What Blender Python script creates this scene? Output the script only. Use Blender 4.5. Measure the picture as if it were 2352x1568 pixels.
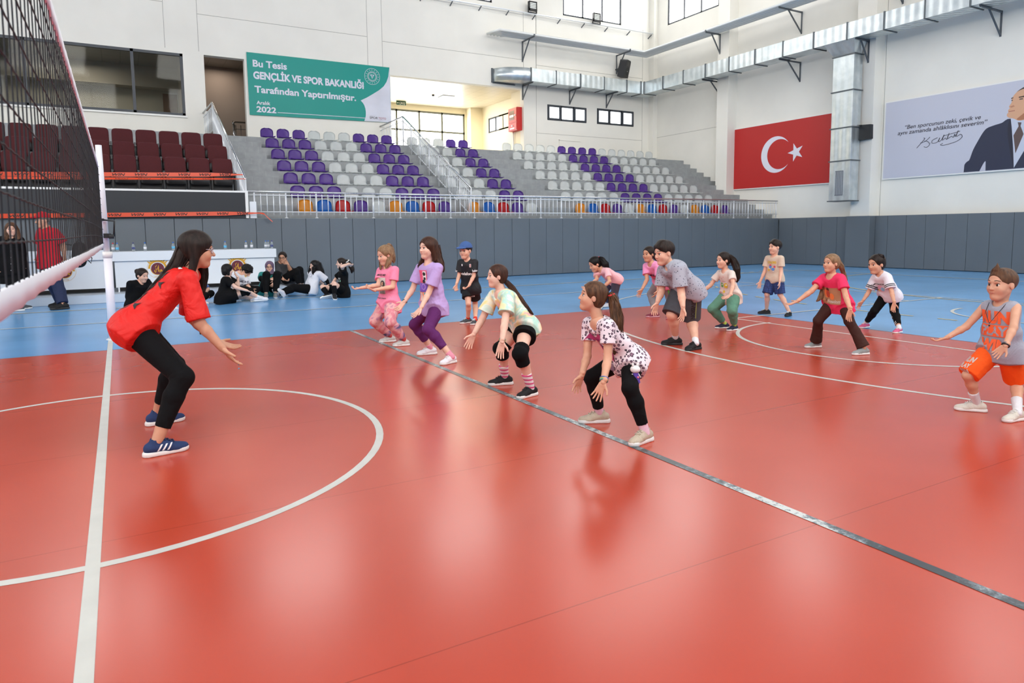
import bpy, bmesh, math, random
import numpy as np
from mathutils import Vector, Matrix
from mathutils.bvhtree import BVHTree

S = bpy.context.scene
for o in list(bpy.data.objects):
    bpy.data.objects.remove(o)
COL = S.collection
PI = math.pi

# ------------------------------------------------------------------ camera
def setup_camera():
    yaw, pitch, roll = 0.510768, 0.098539, -0.010655
    fw = Vector((math.sin(yaw) * math.cos(pitch), math.cos(yaw) * math.cos(pitch), -math.sin(pitch)))
    r = Vector((math.cos(yaw), -math.sin(yaw), 0))
    u = r.cross(fw)
    r2 = r * math.cos(roll) + u * math.sin(roll)
    u2 = -r * math.sin(roll) + u * math.cos(roll)
    cd = bpy.data.cameras.new('camera')
    cam = bpy.data.objects.new('camera', cd)
    COL.objects.link(cam)
    m = Matrix(((r2.x, u2.x, -fw.x, 0.176924), (r2.y, u2.y, -fw.y, -5.03673), (r2.z, u2.z, -fw.z, 1.39276), (0, 0, 0, 1)))
    cam.matrix_world = m
    cd.sensor_width = 36.0
    cd.lens = 36.0 * 1566.473 / 2352.0
    cd.shift_x = (1176 - 1156.78) / 2352.0
    cd.shift_y = (686.056 - 784) / 2352.0
    cd.clip_start = 0.05
    cd.clip_end = 200
    cd.dof.use_dof = True
    cd.dof.focus_distance = 6.5
    cd.dof.aperture_fstop = 5.0
    S.camera = cam
setup_camera()

# ------------------------------------------------------------------ world and lamps
W = bpy.data.worlds.new('sky'); S.world = W
W.use_nodes = True
bgn = W.node_tree.nodes['Background']
bgn.inputs['Color'].default_value = (0.80, 0.90, 1.0, 1)
bgn.inputs['Strength'].default_value = 1.0

def area_lamp(name, loc, sx, sy, power, color=(1, 1, 1), target=None):
    l = bpy.data.lights.new(name, 'AREA'); l.shape = 'RECTANGLE'
    l.size = sx; l.size_y = sy; l.energy = power; l.color = color
    o = bpy.data.objects.new(name, l); COL.objects.link(o)
    o.location = loc
    if target is not None:
        o.rotation_euler = (Vector(target) - Vector(loc)).to_track_quat('-Z', 'Y').to_euler()
    return o
# unseen lamps under the roof, placed clear of the floor reflections
for lx, ly in ((-13, -8), (-15, 1), (-4, -10), (14, -11)):
    area_lamp('unseen_hall_lamp', (lx, ly, 12.9), 6.0, 3.0, 430, (1.0, 0.96, 0.91))
for lx, tx in ((-3, 3), (5, 10), (12, 17)):      # added unseen lamps, aimed at the stand to brighten its seats
    area_lamp('unseen_hall_lamp', (lx, -4.0, 12.7), 4.0, 2.0, 420, (1.0, 0.96, 0.91), (tx, 17.5, 4.0))
area_lamp('unseen_hall_lamp', (17, 15, 12.9), 6.0, 3.0, 380, (1.0, 0.955, 0.90))  # added unseen lamp that brightens the stand and the wall corner
# ceiling panels of the lobby and of the rooms behind the stand
area_lamp('lobby_lamp', (14.2, 24.4, 7.5), 2.2, 2.2, 180, (1.0, 0.86, 0.58))
area_lamp('lobby_lamp', (11.3, 23.6, 7.5), 1.2, 1.2, 40, (1.0, 0.86, 0.58))
area_lamp('lounge_lamp', (-1.0, 24.5, 7.85), 2.0, 1.0, 75, (1.0, 0.92, 0.8))
area_lamp('corridor_lamp', (4.0, 24.3, 8.0), 0.8, 0.8, 30, (1.0, 0.85, 0.72))

S.view_settings.view_transform = 'Standard'
S.view_settings.look = 'None'
S.view_settings.exposure = -0.24
S.view_settings.gamma = 1.0
S.view_settings.use_curve_mapping = False
S.cycles.use_denoising = True
S.cycles.max_bounces = 8
S.cycles.diffuse_bounces = 4
S.cycles.glossy_bounces = 3
S.cycles.transmission_bounces = 4
S.cycles.transparent_max_bounces = 12
S.cycles.caustics_reflective = False
S.cycles.caustics_refractive = False
S.cycles.sample_clamp_indirect = 4.0
S.cycles.use_adaptive_sampling = True
S.cycles.adaptive_threshold = 0.02

# ------------------------------------------------------------------ helpers
def lin(c):
    c = c / 255.0
    return c / 12.92 if c <= 0.04045 else ((c + 0.055) / 1.055) ** 2.4
def C(r, g, b):
    return (lin(r), lin(g), lin(b), 1.0)

class NT:
    """small wrapper round a material's node tree"""
    def __init__(s, name):
        s.m = bpy.data.materials.new(name); s.m.use_nodes = True
        s.t = s.m.node_tree; s.b = s.t.nodes['Principled BSDF']
        s.out = s.t.nodes['Material Output']
    def n(s, typ, **kw):
        x = s.t.nodes.new(typ)
        for k, v in kw.items():
            if k.startswith('i_'):
                x.inputs[k[2:].replace('_', ' ')].default_value = v
            else:
                setattr(x, k, v)
        return x
    def l(s, a, b):
        s.t.links.new(a, b)
    def coords(s, kind='Object', scale=(1, 1, 1), rot=(0, 0, 0)):
        tc = s.n('ShaderNodeTexCoord'); mp = s.n('ShaderNodeMapping')
        mp.inputs['Scale'].default_value = scale; mp.inputs['Rotation'].default_value = rot
        s.l(tc.outputs[kind], mp.inputs['Vector'])
        return mp.outputs['Vector']
    def noise(s, vec, scale, detail=3, rough=0.5):
        x = s.n('ShaderNodeTexNoise'); x.inputs['Scale'].default_value = scale
        x.inputs['Detail'].default_value = detail; x.inputs['Roughness'].default_value = rough
        s.l(vec, x.inputs['Vector']); return x
    def ramp(s, fac, stops, interp='LINEAR'):
        x = s.n('ShaderNodeValToRGB'); x.color_ramp.interpolation = interp
        e = x.color_ramp.elements
        while len(e) < len(stops): e.new(0.5)
        for k, (p, c) in enumerate(stops):
            e[k].position = p; e[k].color = c
        s.l(fac, x.inputs['Fac']); return x
    def mix(s, fac, a, b, blend='MIX'):
        x = s.n('ShaderNodeMix', data_type='RGBA', blend_type=blend)
        for sock, v in ((x.inputs[0], fac), (x.inputs[6], a), (x.inputs[7], b)):
            if hasattr(v, 'links'): s.l(v, sock)
            else: sock.default_value = v
        return x.outputs[2]
    def bump(s, height, strength=0.2, dist=0.01):
        x = s.n('ShaderNodeBump'); x.inputs['Strength'].default_value = strength
        x.inputs['Distance'].default_value = dist
        s.l(height, x.inputs['Height']); s.l(x.outputs['Normal'], s.b.inputs['Normal'])

MATS = {}
def mat(name, color=(0.8, 0.8, 0.8, 1), rough=0.5, metal=0.0, spec=0.5, vary=0.0, vscale=3.0, bump=0.0, bscale=20.0, bdist=0.01, coat=0.0, stretch=(1, 1, 1)):
    if name in MATS: return MATS[name]
    t = NT(name); b = t.b
    b.inputs['Base Color'].default_value = color
    b.inputs['Roughness'].default_value = rough
    b.inputs['Metallic'].default_value = metal
    b.inputs['Specular IOR Level'].default_value = spec
    if coat: b.inputs['Coat Weight'].default_value = coat
    if vary or bump:
        v = t.coords('Object', stretch)
    if vary:
        n = t.noise(v, vscale)
        lo = tuple(c * (1 - vary) for c in color[:3]) + (1,)
        hi = tuple(min(1, c * (1 + vary)) for c in color[:3]) + (1,)
        r = t.ramp(n.outputs['Fac'], [(0.3, lo), (0.7, hi)])
        t.l(r.outputs['Color'], b.inputs['Base Color'])
    if bump:
        n2 = t.noise(v, bscale, 4)
        t.bump(n2.outputs['Fac'], bump, bdist)
    MATS[name] = t.m
    return t.m
def emis(name, color, strength):
    if name in MATS: return MATS[name]
    t = NT(name)
    t.b.inputs['Base Color'].default_value = (0, 0, 0, 1)
    t.b.inputs['Emission Color'].default_value = color
    t.b.inputs['Emission Strength'].default_value = strength
    MATS[name] = t.m
    return t.m

class MB:
    """collects shapes and links them as ONE mesh object"""
    def __init__(s): s.v = []; s.f = []; s.mi = []; s.cur = 0
    def add(s, vs, fs):
        o = len(s.v); s.v += [tuple(p) for p in vs]
        s.f += [tuple(i + o for i in f) for f in fs]; s.mi += [s.cur] * len(fs)
    def box(s, x0, x1, y0, y1, z0, z1):
        s.add([(x0, y0, z0), (x1, y0, z0), (x1, y1, z0), (x0, y1, z0), (x0, y0, z1), (x1, y0, z1), (x1, y1, z1), (x0, y1, z1)],
              [(0, 3, 2, 1), (4, 5, 6, 7), (0, 1, 5, 4), (1, 2, 6, 5), (2, 3, 7, 6), (3, 0, 4, 7)])
        return s
    def bar(s, a, b, w, h, up=(0, 0, 1)):
        a = Vector(a); b = Vector(b); d = (b - a).normalized(); up = Vector(up)
        sd = d.cross(up)
        if sd.length < 1e-4: sd = d.cross(Vector((1, 0, 0)))
        sd.normalize(); u = sd.cross(d)
        q = [sd * (w / 2) * i + u * (h / 2) * j for i, j in ((-1, -1), (1, -1), (1, 1), (-1, 1))]
        s.add([a + k for k in q] + [b + k for k in q], [(0, 3, 2, 1), (4, 5, 6, 7), (0, 1, 5, 4), (1, 2, 6, 5), (2, 3, 7, 6), (3, 0, 4, 7)])
        return s
    def tube(s, pts, r, n=8, caps=True, closed=False):
        pts = [Vector(p) for p in pts]; m = len(pts)
        rr = r if hasattr(r, '__len__') else [r] * m
        nrm = None; rings = []
        for i, p in enumerate(pts):
            if closed: d = pts[(i + 1) % m] - pts[i - 1]
            else: d = pts[min(i + 1, m - 1)] - pts[max(i - 1, 0)]
            if d.length < 1e-9: d = Vector((0, 0, 1))
            d.normalize()
            if nrm is None:
                nrm = d.orthogonal().normalized()
            else:
                nrm = nrm - d * nrm.dot(d)
                if nrm.length < 1e-6: nrm = d.orthogonal()
                nrm.normalize()
            bn = d.cross(nrm)
            rings.append([p + (nrm * math.cos(2 * PI * k / n) + bn * math.sin(2 * PI * k / n)) * rr[i] for k in range(n)])
        vs = [q for rg in rings for q in rg]; fs = []
        for i in range(m if closed else m - 1):
            j = (i + 1) % m
            for k in range(n):
                fs.append((i * n + k, i * n + (k + 1) % n, j * n + (k + 1) % n, j * n + k))
        if caps and not closed:
            fs.append(tuple(range(n - 1, -1, -1))); fs.append(tuple((m - 1) * n + k for k in range(n)))
        s.add(vs, fs); return s
    def prism(s, poly, o, u, v, t):
        """polygon (2D) in the frame o,u,v given thickness t along u x v"""
        o = Vector(o); u = Vector(u); v = Vector(v); w = u.cross(v) * t; n = len(poly)
        a = [o + u * p[0] + v * p[1] for p in poly]
        s.add([*a, *[q + w for q in a]], [tuple(range(n - 1, -1, -1)), tuple(range(n, 2 * n))] + [(i, (i + 1) % n, n + (i + 1) % n, n + i) for i in range(n)])
        return s
    def ball(s, c, r, nu=12, nv=8, R=None):
        c = Vector(c); r = r if hasattr(r, '__len__') else (r, r, r)
        vs = []; fs = []
        for j in range(nv + 1):
            th = PI * j / nv
            for i in range(nu):
                ph = 2 * PI * i / nu
                q = Vector((r[0] * math.sin(th) * math.cos(ph), r[1] * math.sin(th) * math.sin(ph), r[2] * math.cos(th)))
                if R is not None: q = R @ q
                vs.append(c + q)
        for j in range(nv):
            for i in range(nu):
                fs.append((j * nu + i, (j + 1) * nu + i, (j + 1) * nu + (i + 1) % nu, j * nu + (i + 1) % nu))
        s.add(vs, fs); return s
    def lathe(s, prof, c, n=16):
        vs = []; fs = []
        for (r, z) in prof:
            for i in range(n):
                a = 2 * PI * i / n; vs.append((c[0] + r * math.cos(a), c[1] + r * math.sin(a), c[2] + z))
        for j in range(len(prof) - 1):
            for i in range(n):
                fs.append((j * n + i, j * n + (i + 1) % n, (j + 1) * n + (i + 1) % n, (j + 1) * n + i))
        fs.append(tuple(range(n - 1, -1, -1))); fs.append(tuple((len(prof) - 1) * n + i for i in range(n)))
        s.add(vs, fs); return s
    def build(s, name, mats, parent=None, smooth=False, loc=None):
        me = bpy.data.meshes.new(name)
        me.from_pydata(s.v, [], s.f)
        if not isinstance(mats, (list, tuple)): mats = [mats]
        for m in mats: me.materials.append(m)
        if len(mats) > 1: me.polygons.foreach_set('material_index', s.mi)
        if smooth: me.polygons.foreach_set('use_smooth', [True] * len(s.f))
        me.update()
        o = bpy.data.objects.new(name, me); COL.objects.link(o)
        if parent is not None: o.parent = parent
        if loc is not None: o.location = loc
        return o

def recenter(o):
    """move a mesh object's origin to the middle of its base"""
    me = o.data
    a = np.empty(len(me.vertices) * 3, 'f'); me.vertices.foreach_get('co', a); a = a.reshape(-1, 3)
    c = (a.min(0) + a.max(0)) / 2; c[2] = a[:, 2].min()
    a -= c; me.vertices.foreach_set('co', a.ravel()); me.update()
    o.location = Vector(o.location) + Vector(c.tolist())
    return o

def tag(o, label=None, cat=None, group=None, kind=None):
    if label: o['label'] = label
    if cat: o['category'] = cat
    if group: o['group'] = group
    if kind: o['kind'] = kind
    return o
def struct(o, label=None):
    o['kind'] = 'structure'
    if label: o['label'] = label
    return o
def empty(name, loc):
    o = bpy.data.objects.new(name, None); COL.objects.link(o)
    o.location = loc; o.empty_display_size = 0.1
    return o
def copy_tree(o, parent=None):
    c = o.copy(); COL.objects.link(c)
    if parent is not None: c.parent = parent
    for ch in o.children: copy_tree(ch, c)
    return c
ORD = ['zeroth', 'first', 'second', 'third', 'fourth', 'fifth', 'sixth', 'seventh', 'eighth', 'ninth', 'tenth', 'eleventh', 'twelfth', 'thirteenth', 'fourteenth', 'fifteenth']

def text_polys(body, bold=0.0, shear=0.0, spacing=1.0):
    cu = bpy.data.curves.new('t', 'FONT'); cu.body = body; cu.size = 1.0
    cu.offset = bold; cu.shear = shear; cu.space_character = spacing; cu.resolution_u = 4
    o = bpy.data.objects.new('t', cu); COL.objects.link(o)
    dg = bpy.context.evaluated_depsgraph_get()
    me = bpy.data.meshes.new_from_object(o.evaluated_get(dg))
    vs = [(v.co.x, v.co.y) for v in me.vertices]; fs = [tuple(p.vertices) for p in me.polygons]
    bpy.data.objects.remove(o); bpy.data.meshes.remove(me); bpy.data.curves.remove(cu)
    return vs, fs
def add_text(mb, body, o, u, v, width=None, height=None, bold=0.0, shear=0.0, lift=0.004, center=False):
    """flat lettering fitted to a width and/or cap height in the frame o,u,v"""
    vs, fs = text_polys(body, bold, shear)
    x0 = min(p[0] for p in vs); x1 = max(p[0] for p in vs)
    sy = (height / 0.72) if height else width / (x1 - x0)
    sx = width / (x1 - x0) if width else sy
    o = Vector(o); u = Vector(u); v = Vector(v); w = u.cross(v)
    off = -(x1 - x0) / 2 if center else 0
    mb.add([o + u * ((p[0] - x0 + off) * sx) + v * (p[1] * sy) + w * lift for p in vs], fs)
# ------------------------------------------------------------------ setting: materials
def floor_mat(name, base):
    t = NT(name); b = t.b
    v = t.coords('Object')
    big = t.noise(v, 0.7, 3)
    lo = tuple(c * 0.93 for c in base[:3]) + (1,); hi = tuple(min(1, c * 1.07) for c in base[:3]) + (1,)
    r = t.ramp(big.outputs['Fac'], [(0.3, lo), (0.7, hi)])
    sx = t.n('ShaderNodeSeparateXYZ'); t.l(v, sx.inputs[0])
    m1 = t.n('ShaderNodeMath', operation='MULTIPLY'); t.l(sx.outputs['Y'], m1.inputs[0]); m1.inputs[1].default_value = 1 / 1.525
    m1b = t.n('ShaderNodeMath', operation='ADD'); t.l(m1.outputs[0], m1b.inputs[0]); m1b.inputs[1].default_value = 0.5
    m2 = t.n('ShaderNodeMath', operation='FRACT'); t.l(m1b.outputs[0], m2.inputs[0])
    m3 = t.n('ShaderNodeMath', operation='COMPARE'); t.l(m2.outputs[0], m3.inputs[0]); m3.inputs[1].default_value = 0.5; m3.inputs[2].default_value = 0.0016
    c = t.mix(m3.outputs[0], r.outputs['Color'], tuple(k * 0.62 for k in base[:3]) + (1,))
    t.l(c, b.inputs['Base Color'])
    rr = t.ramp(big.outputs['Fac'], [(0.25, (0.215, 0.215, 0.215, 1)), (0.75, (0.255, 0.255, 0.255, 1))])
    t.l(rr.outputs['Color'], b.inputs['Roughness'])
    b.inputs['Specular IOR Level'].default_value = 0.55
    return t.m
M_RED = floor_mat('red_vinyl', C(180, 66, 44))
M_BLUE = floor_mat('blue_vinyl', C(104, 162, 214))
M_WALL = mat('wall_paint', C(236, 234, 226), 0.75, vary=0.03, vscale=0.8, bump=0.05, bscale=40)
M_CREAM = mat('cream_paint', C(232, 222, 196), 0.7)
M_GREYROOM = mat('lounge_paint', C(168, 160, 148), 0.8)
M_WHITE = mat('white_paint', C(235, 235, 232), 0.45)
M_LINE = mat('line_paint', C(196, 196, 189), 0.4, vary=0.05, vscale=6)
M_YLINE = mat('yellow_line_paint', C(205, 180, 95), 0.45)
M_PADS = mat('grey_padding', C(99, 107, 114), 0.45, spec=0.4, vary=0.04, vscale=1.0, bump=0.03, bscale=5)
M_STEEL = mat('white_metal', C(230, 234, 238), 0.3, 0.25)
M_CHROME = mat('polished_steel', C(205, 207, 210), 0.16, 1.0)
M_DARKFR = mat('anthracite_frame', C(52, 58, 66), 0.45)
M_GLASS_SKY = emis('sky_lit_glass', (1.0, 0.99, 0.97, 1), 9.5)
M_BLACK = mat('black_plastic', C(26, 27, 29), 0.45)
M_SCREEN = mat('black_screen', C(40, 43, 47), 0.3)

def block_mat(name, c, m, bw=0.4, bh=0.2):
    t = NT(name)
    tc = t.n('ShaderNodeTexCoord'); sx = t.n('ShaderNodeSeparateXYZ'); cx = t.n('ShaderNodeCombineXYZ')
    t.l(tc.outputs['Object'], sx.inputs[0])
    ad = t.n('ShaderNodeMath', operation='ADD'); t.l(sx.outputs['X'], ad.inputs[0]); t.l(sx.outputs['Y'], ad.inputs[1])
    t.l(ad.outputs[0], cx.inputs['X']); t.l(sx.outputs['Z'], cx.inputs['Y'])
    br = t.n('ShaderNodeTexBrick'); t.l(cx.outputs[0], br.inputs['Vector'])
    br.inputs['Color1'].default_value = c; br.inputs['Color2'].default_value = tuple(k * 0.93 for k in c[:3]) + (1,)
    br.inputs['Mortar'].default_value = m; br.inputs['Scale'].default_value = 1.0
    br.inputs['Mortar Size'].default_value = 0.004; br.inputs['Mortar Smooth'].default_value = 0.3
    br.inputs['Brick Width'].default_value = bw; br.inputs['Row Height'].default_value = bh
    n = t.noise(tc.outputs['Object'], 5.0, 5)
    dirt = t.ramp(n.outputs['Fac'], [(0.3, (0.82, 0.82, 0.82, 1)), (0.75, (1.05, 1.05, 1.05, 1))])
    t.l(t.mix(1.0, br.outputs['Color'], dirt.outputs['Color'], 'MULTIPLY'), t.b.inputs['Base Color'])
    t.b.inputs['Roughness'].default_value = 0.6
    return t.m
M_BLOCK = block_mat('grey_block', C(158, 162, 164), C(180, 183, 184), 0.6, 0.22)
M_CONC = mat('grey_concrete', C(150, 153, 154), 0.7, vary=0.08, vscale=4)

# ------------------------------------------------------------------ floor and markings
XR, YB = 23.17, 13.47
mb = MB(); mb.box(-23.4, 23.6, -13.6, 13.8, -0.2, -0.004)
struct(mb.build('floor', M_BLUE))
mb = MB(); mb.box(-9.1, 9.1, -4.51, 4.51, -0.02, 0.0)
struct(mb.build('floor_panel', M_RED), 'red playing court of the vinyl floor')

def ring(mb, c, r, w, a0, a1, n=72, z=0.0015):
    vs = []; fs = []
    for i in range(n + 1):
        a = a0 + (a1 - a0) * i / n
        for q in (r - w / 2, r + w / 2): vs.append((c[0] + q * math.cos(a), c[1] + q * math.sin(a), z))
    for i in range(n): fs.append((2 * i, 2 * i + 1, 2 * i + 3, 2 * i + 2))
    mb.add(vs, fs)
def strip(mb, x0, y0, x1, y1, w=0.05, z=0.0015):
    d = Vector((x1 - x0, y1 - y0, 0)).normalized(); s = Vector((-d.y, d.x, 0)) * (w / 2)
    a = Vector((x0, y0, z)); b = Vector((x1, y1, z)); mb.add([a - s, b - s, b + s, a + s], [(0, 1, 2, 3)])
mb = MB(); strip(mb, 0, -7.5, 0, 7.5, 0.056); ring(mb, (0, 0), 1.775, 0.05, 0, 2 * PI, 96, 0.0012)
struct(mb.build('floor_marking', M_LINE), 'white centre line and centre circle')
mb = MB()
strip(mb, -14.3, 7.6, 14.3, 7.6); strip(mb, -14.3, -7.6, 14.3, -7.6)
for sx in (1, -1):
    strip(mb, sx * 14.3, -7.6, sx * 14.3, 7.6)
    strip(mb, sx * 8.48, 2.45, sx * 14.3, 2.42, z=0.0013); strip(mb, sx * 8.48, -2.45, sx * 14.3, -2.42, z=0.0013); strip(mb, sx * 8.48, -2.45, sx * 8.48, 2.45, z=0.0017)
    ring(mb, (sx * 8.55, 0), 1.8, 0.05, PI / 2 if sx > 0 else -PI / 2, 3 * PI / 2 if sx > 0 else PI / 2, z=0.0019)
    a = math.asin(6.65 / 6.85)
    ring(mb, (sx * 12.6, 0), 6.85, 0.05, PI - a if sx > 0 else -a, PI + a if sx > 0 else a, z=0.0014)
    for s2 in (1, -1): strip(mb, sx * (12.6 - 6.85 * math.cos(a)), s2 * 6.65, sx * 14.3, s2 * 6.65)
    ring(mb, (sx * 12.7, 0), 1.25, 0.05, PI / 2 if sx > 0 else -PI / 2, 3 * PI / 2 if sx > 0 else PI / 2)
    for bx in (11.35, 12.2, 13.2):
        strip(mb, sx * bx, 2.42, sx * bx, 2.6); strip(mb, sx * bx, -2.42, sx * bx, -2.6)
struct(mb.build('floor_marking', M_LINE), 'thin white lines of the larger ball court')
mb = MB()
strip(mb, -20, 10.02, 20, 10.02); strip(mb, -20, -10.02, 20, -10.02); strip(mb, 0, 7.9, 0, 10.0, 0.07)
for sx in (1, -1):
    strip(mb, sx * 20, -10.02, sx * 20, 10.02)
    for s2 in (1, -1):
        a0, a1 = (PI / 2, PI) if sx > 0 else (0, PI / 2)
        if s2 < 0: a0, a1 = (PI, 1.5 * PI) if sx > 0 else (1.5 * PI, 2 * PI)
        ring(mb, (sx * 20, s2 * 1.5), 6.0, 0.05, a0, a1, 40)
        for k in range(22):
            b0 = a0 + (a1 - a0) * k / 22; ring(mb, (sx * 20, s2 * 1.5), 9.0, 0.05, b0, b0 + (a1 - a0) / 22 * 0.45, 3)
    strip(mb, sx * 14, -1.5, sx * 14, 1.5)
    for k in range(5): strip(mb, sx * 11, -1.5 + k * 0.65, sx * 11, -1.5 + k * 0.65 + 0.28)
struct(mb.build('floor_marking', M_YLINE), 'thin yellow lines and dashed arcs')
def attack_mat():
    t = NT('worn_black_tape'); v = t.coords('Object', (1, 1, 1))
    n = t.noise(v, 1.3, 3); n2 = t.noise(v, 22, 5, 0.75)
    m = t.n('ShaderNodeMath', operation='MULTIPLY'); t.l(n.outputs['Fac'], m.inputs[0]); t.l(n2.outputs['Fac'], m.inputs[1])
    r = t.ramp(m.outputs[0], [(0.21, C(52, 58, 64)), (0.27, C(110, 122, 130)), (0.33, C(205, 208, 205))])
    t.l(r.outputs['Color'], t.b.inputs['Base Color']); t.b.inputs['Roughness'].default_value = 0.3
    return t.m
mb = MB()
for sx in (1, -1): strip(mb, sx * 3.0, -4.5, sx * 3.0, 4.5, 0.055, 0.0022)
struct(mb.build('floor_marking', attack_mat()), 'worn dark grey line parallel to the net')
mb = MB()
strip(mb, -9.1, 4.515, 9.1, 4.515, 0.014, 0.001); strip(mb, 9.1, -4.5, 9.1, 4.5, 0.014, 0.001)
struct(mb.build('floor_marking', mat('seam_dark', C(60, 66, 70), 0.5)), 'dark seam between red and blue vinyl')

# ------------------------------------------------------------------ walls
def holes(mb, axis, p0, p1, u0, u1, z0, z1, hs):
    us = sorted({u0, u1, *[h[0] for h in hs], *[h[1] for h in hs]}); zs = sorted({z0, z1, *[h[2] for h in hs], *[h[3] for h in hs]})
    us = [u for u in us if u0 <= u <= u1]; zs = [z for z in zs if z0 <= z <= z1]
    for a, b in zip(us, us[1:]):
        run = None
        for c, d in zip(zs, zs[1:]):
            hole = any(h[0] <= (a + b) / 2 <= h[1] and h[2] <= (c + d) / 2 <= h[3] for h in hs)
            if hole:
                if run: _hb(mb, axis, p0, p1, a, b, *run)
                run = None
            else:
                run = (run[0], d) if run else (c, d)
        if run: _hb(mb, axis, p0, p1, a, b, *run)
def _hb(mb, axis, p0, p1, a, b, c, d):
    if axis == 'y': mb.box(a, b, p0, p1, c, d)
    else: mb.box(p0, p1, a, b, c, d)

YW, XW = 21.3, 23.45
TOPW = [(18.15, 21.47), (11.2, 14.52), (4.25, 7.57), (-2.7, 0.62), (-9.65, -6.33), (-16.6, -13.28)]
RTOPW = [(17.1, 20.3), (10.1, 13.3), (3.1, 6.3), (-3.9, -0.7), (-10.9, -7.7)]
BIGW = (-7.6, 2.43, 5.47, 7.56)
DOORW = (3.1, 4.43, 4.6, 7.6)
LOBW = (9.9, 16.05, 4.6, 7.6)
SMW = [(17.29, 19.45, 6.36, 7.05), (20.06, 22.26, 6.37, 7.09)]
mb = MB()
holes(mb, 'y', YW, YW + 0.3, -23.4, 23.75, 1.0, 13.6, [BIGW, DOORW, LOBW, *SMW, *[(a, b, 11.03, 13.0) for a, b in TOPW]])
struct(mb.build('wall_back', M_WALL))
mb = MB()
holes(mb, 'x', XW, XW + 0.3, -13.6, 21.6, 0.0, 13.6, [(a, b, 11.03, 13.0) for a, b in RTOPW])
for (a, b) in ((9.56, 10.25), (16.0, 16.62), (3.0, 3.65), (-3.6, -2.95), (20.95, 21.3)):
    mb.box(22.93 if a < 20 else 23.2, XW, a, b, 0.0, 13.6)
struct(mb.build('wall_right', M_WALL))
mb = MB(); holes(mb, 'x', -23.7, -23.4, -13.6, 21.6, 0, 13.6, [(a, b, 9.5, 13.0) for a, b in RTOPW]); struct(mb.build('wall_left', M_WALL))
mb = MB(); holes(mb, 'y', -13.9, -13.6, -23.7, 23.75, 0, 13.6, [(a, b, 9.5, 13.0) for a, b in TOPW]); struct(mb.build('wall_front', M_WALL))
mb = MB(); mb.box(-23.7, 23.75, -13.9, 21.6, 13.6, 13.8); struct(mb.build('ceiling', mat('roof_panel', C(200, 202, 204), 0.7)))
# faint joints of the wall panels
M_JOINT = mat('panel_joint', C(170, 168, 160), 0.8)
mb = MB()
for x in (16.06, 16.71, 1.9, 2.95, 9.0, 9.6): mb.box(x - 0.008, x + 0.008, YW - 0.004, YW + 0.01, 7.7, 10.9)
for x in (16.71, 22.8): mb.box(x - 0.008, x + 0.008, YW - 0.004, YW + 0.01, 4.6, 11)
for (a, b, z) in ((-6, 1.9, 9.2), (2.95, 9.0, 8.95), (9.6, 16.06, 8.85), (16.71, 22.8, 8.7), (16.71, 22.8, 5.75)): mb.box(a, b, YW - 0.004, YW + 0.01, z - 0.008, z + 0.008)
for y in (16.63, 9.5): mb.box(XW - 0.004, XW + 0.01, y - 0.008, y + 0.008, 1.8, 11)
mb.box(XW - 0.004, XW + 0.01, 16.62, 21.2, 5.87, 5.885)
struct(mb.build('trim_1', M_JOINT))

def window(n, axis, pos, u0, u1, z0, z1, mull, rows=(), fw=0.06, depth=0.08, frame=M_DARKFR, glass=M_GLASS_SKY, inset=0.12):
    """framed window standing in a wall opening"""
    f = MB(); p0, p1 = pos + inset, pos + inset + depth
    def bx(a, b, c, d): _hb(f, axis, p0, p1, a, b, c, d)
    bx(u0, u1, z0, z0 + fw); bx(u0, u1, z1 - fw, z1); bx(u0, u0 + fw, z0, z1); bx(u1 - fw, u1, z0, z1)
    for m in mull: bx(m - fw / 2, m + fw / 2, z0, z1)
    for r in rows: bx(u0, u1, r - fw / 2, r + fw / 2)
    o = struct(f.build('window_%d' % n, frame))
    g = MB(); _hb(g, axis, pos + inset + depth * 0.5, pos + inset + depth * 0.5 + 0.012, u0 + 0.02, u1 - 0.02, z0 + 0.02, z1 - 0.02)
    g.build('window_pane', glass, o)
    return o
wn = 1
for a, b in TOPW:
    window(wn, 'y', YW, a, b, 11.03, 13.0, [a + (b - a) / 3, a + 2 * (b - a) / 3], fw=0.075, inset=0.02); wn += 1
for a, b in RTOPW:
    window(wn, 'x', XW, a, b, 11.03, 13.0, [a + (b - a) / 3, a + 2 * (b - a) / 3], fw=0.075, inset=0.02); wn += 1
M_GLASS_FAR = emis('unseen_window_glow', (1.0, 0.975, 0.945, 1), 17.0)  # unseen windows opposite the view, glowing strongly to brighten the visible walls
for a, b in RTOPW[:]:
    window(wn, 'x', -23.7, a, b, 9.5, 13.0, [(a + b) / 2], fw=0.05, glass=M_GLASS_FAR); wn += 1
for a, b in TOPW[:]:
    window(wn, 'y', -13.9, a, b, 9.5, 13.0, [(a + b) / 2], fw=0.05, glass=M_GLASS_FAR); wn += 1
M_GLASS_SM = emis('sky_lit_glass_low', (0.95, 0.98, 1.0, 1), 2.6)
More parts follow.
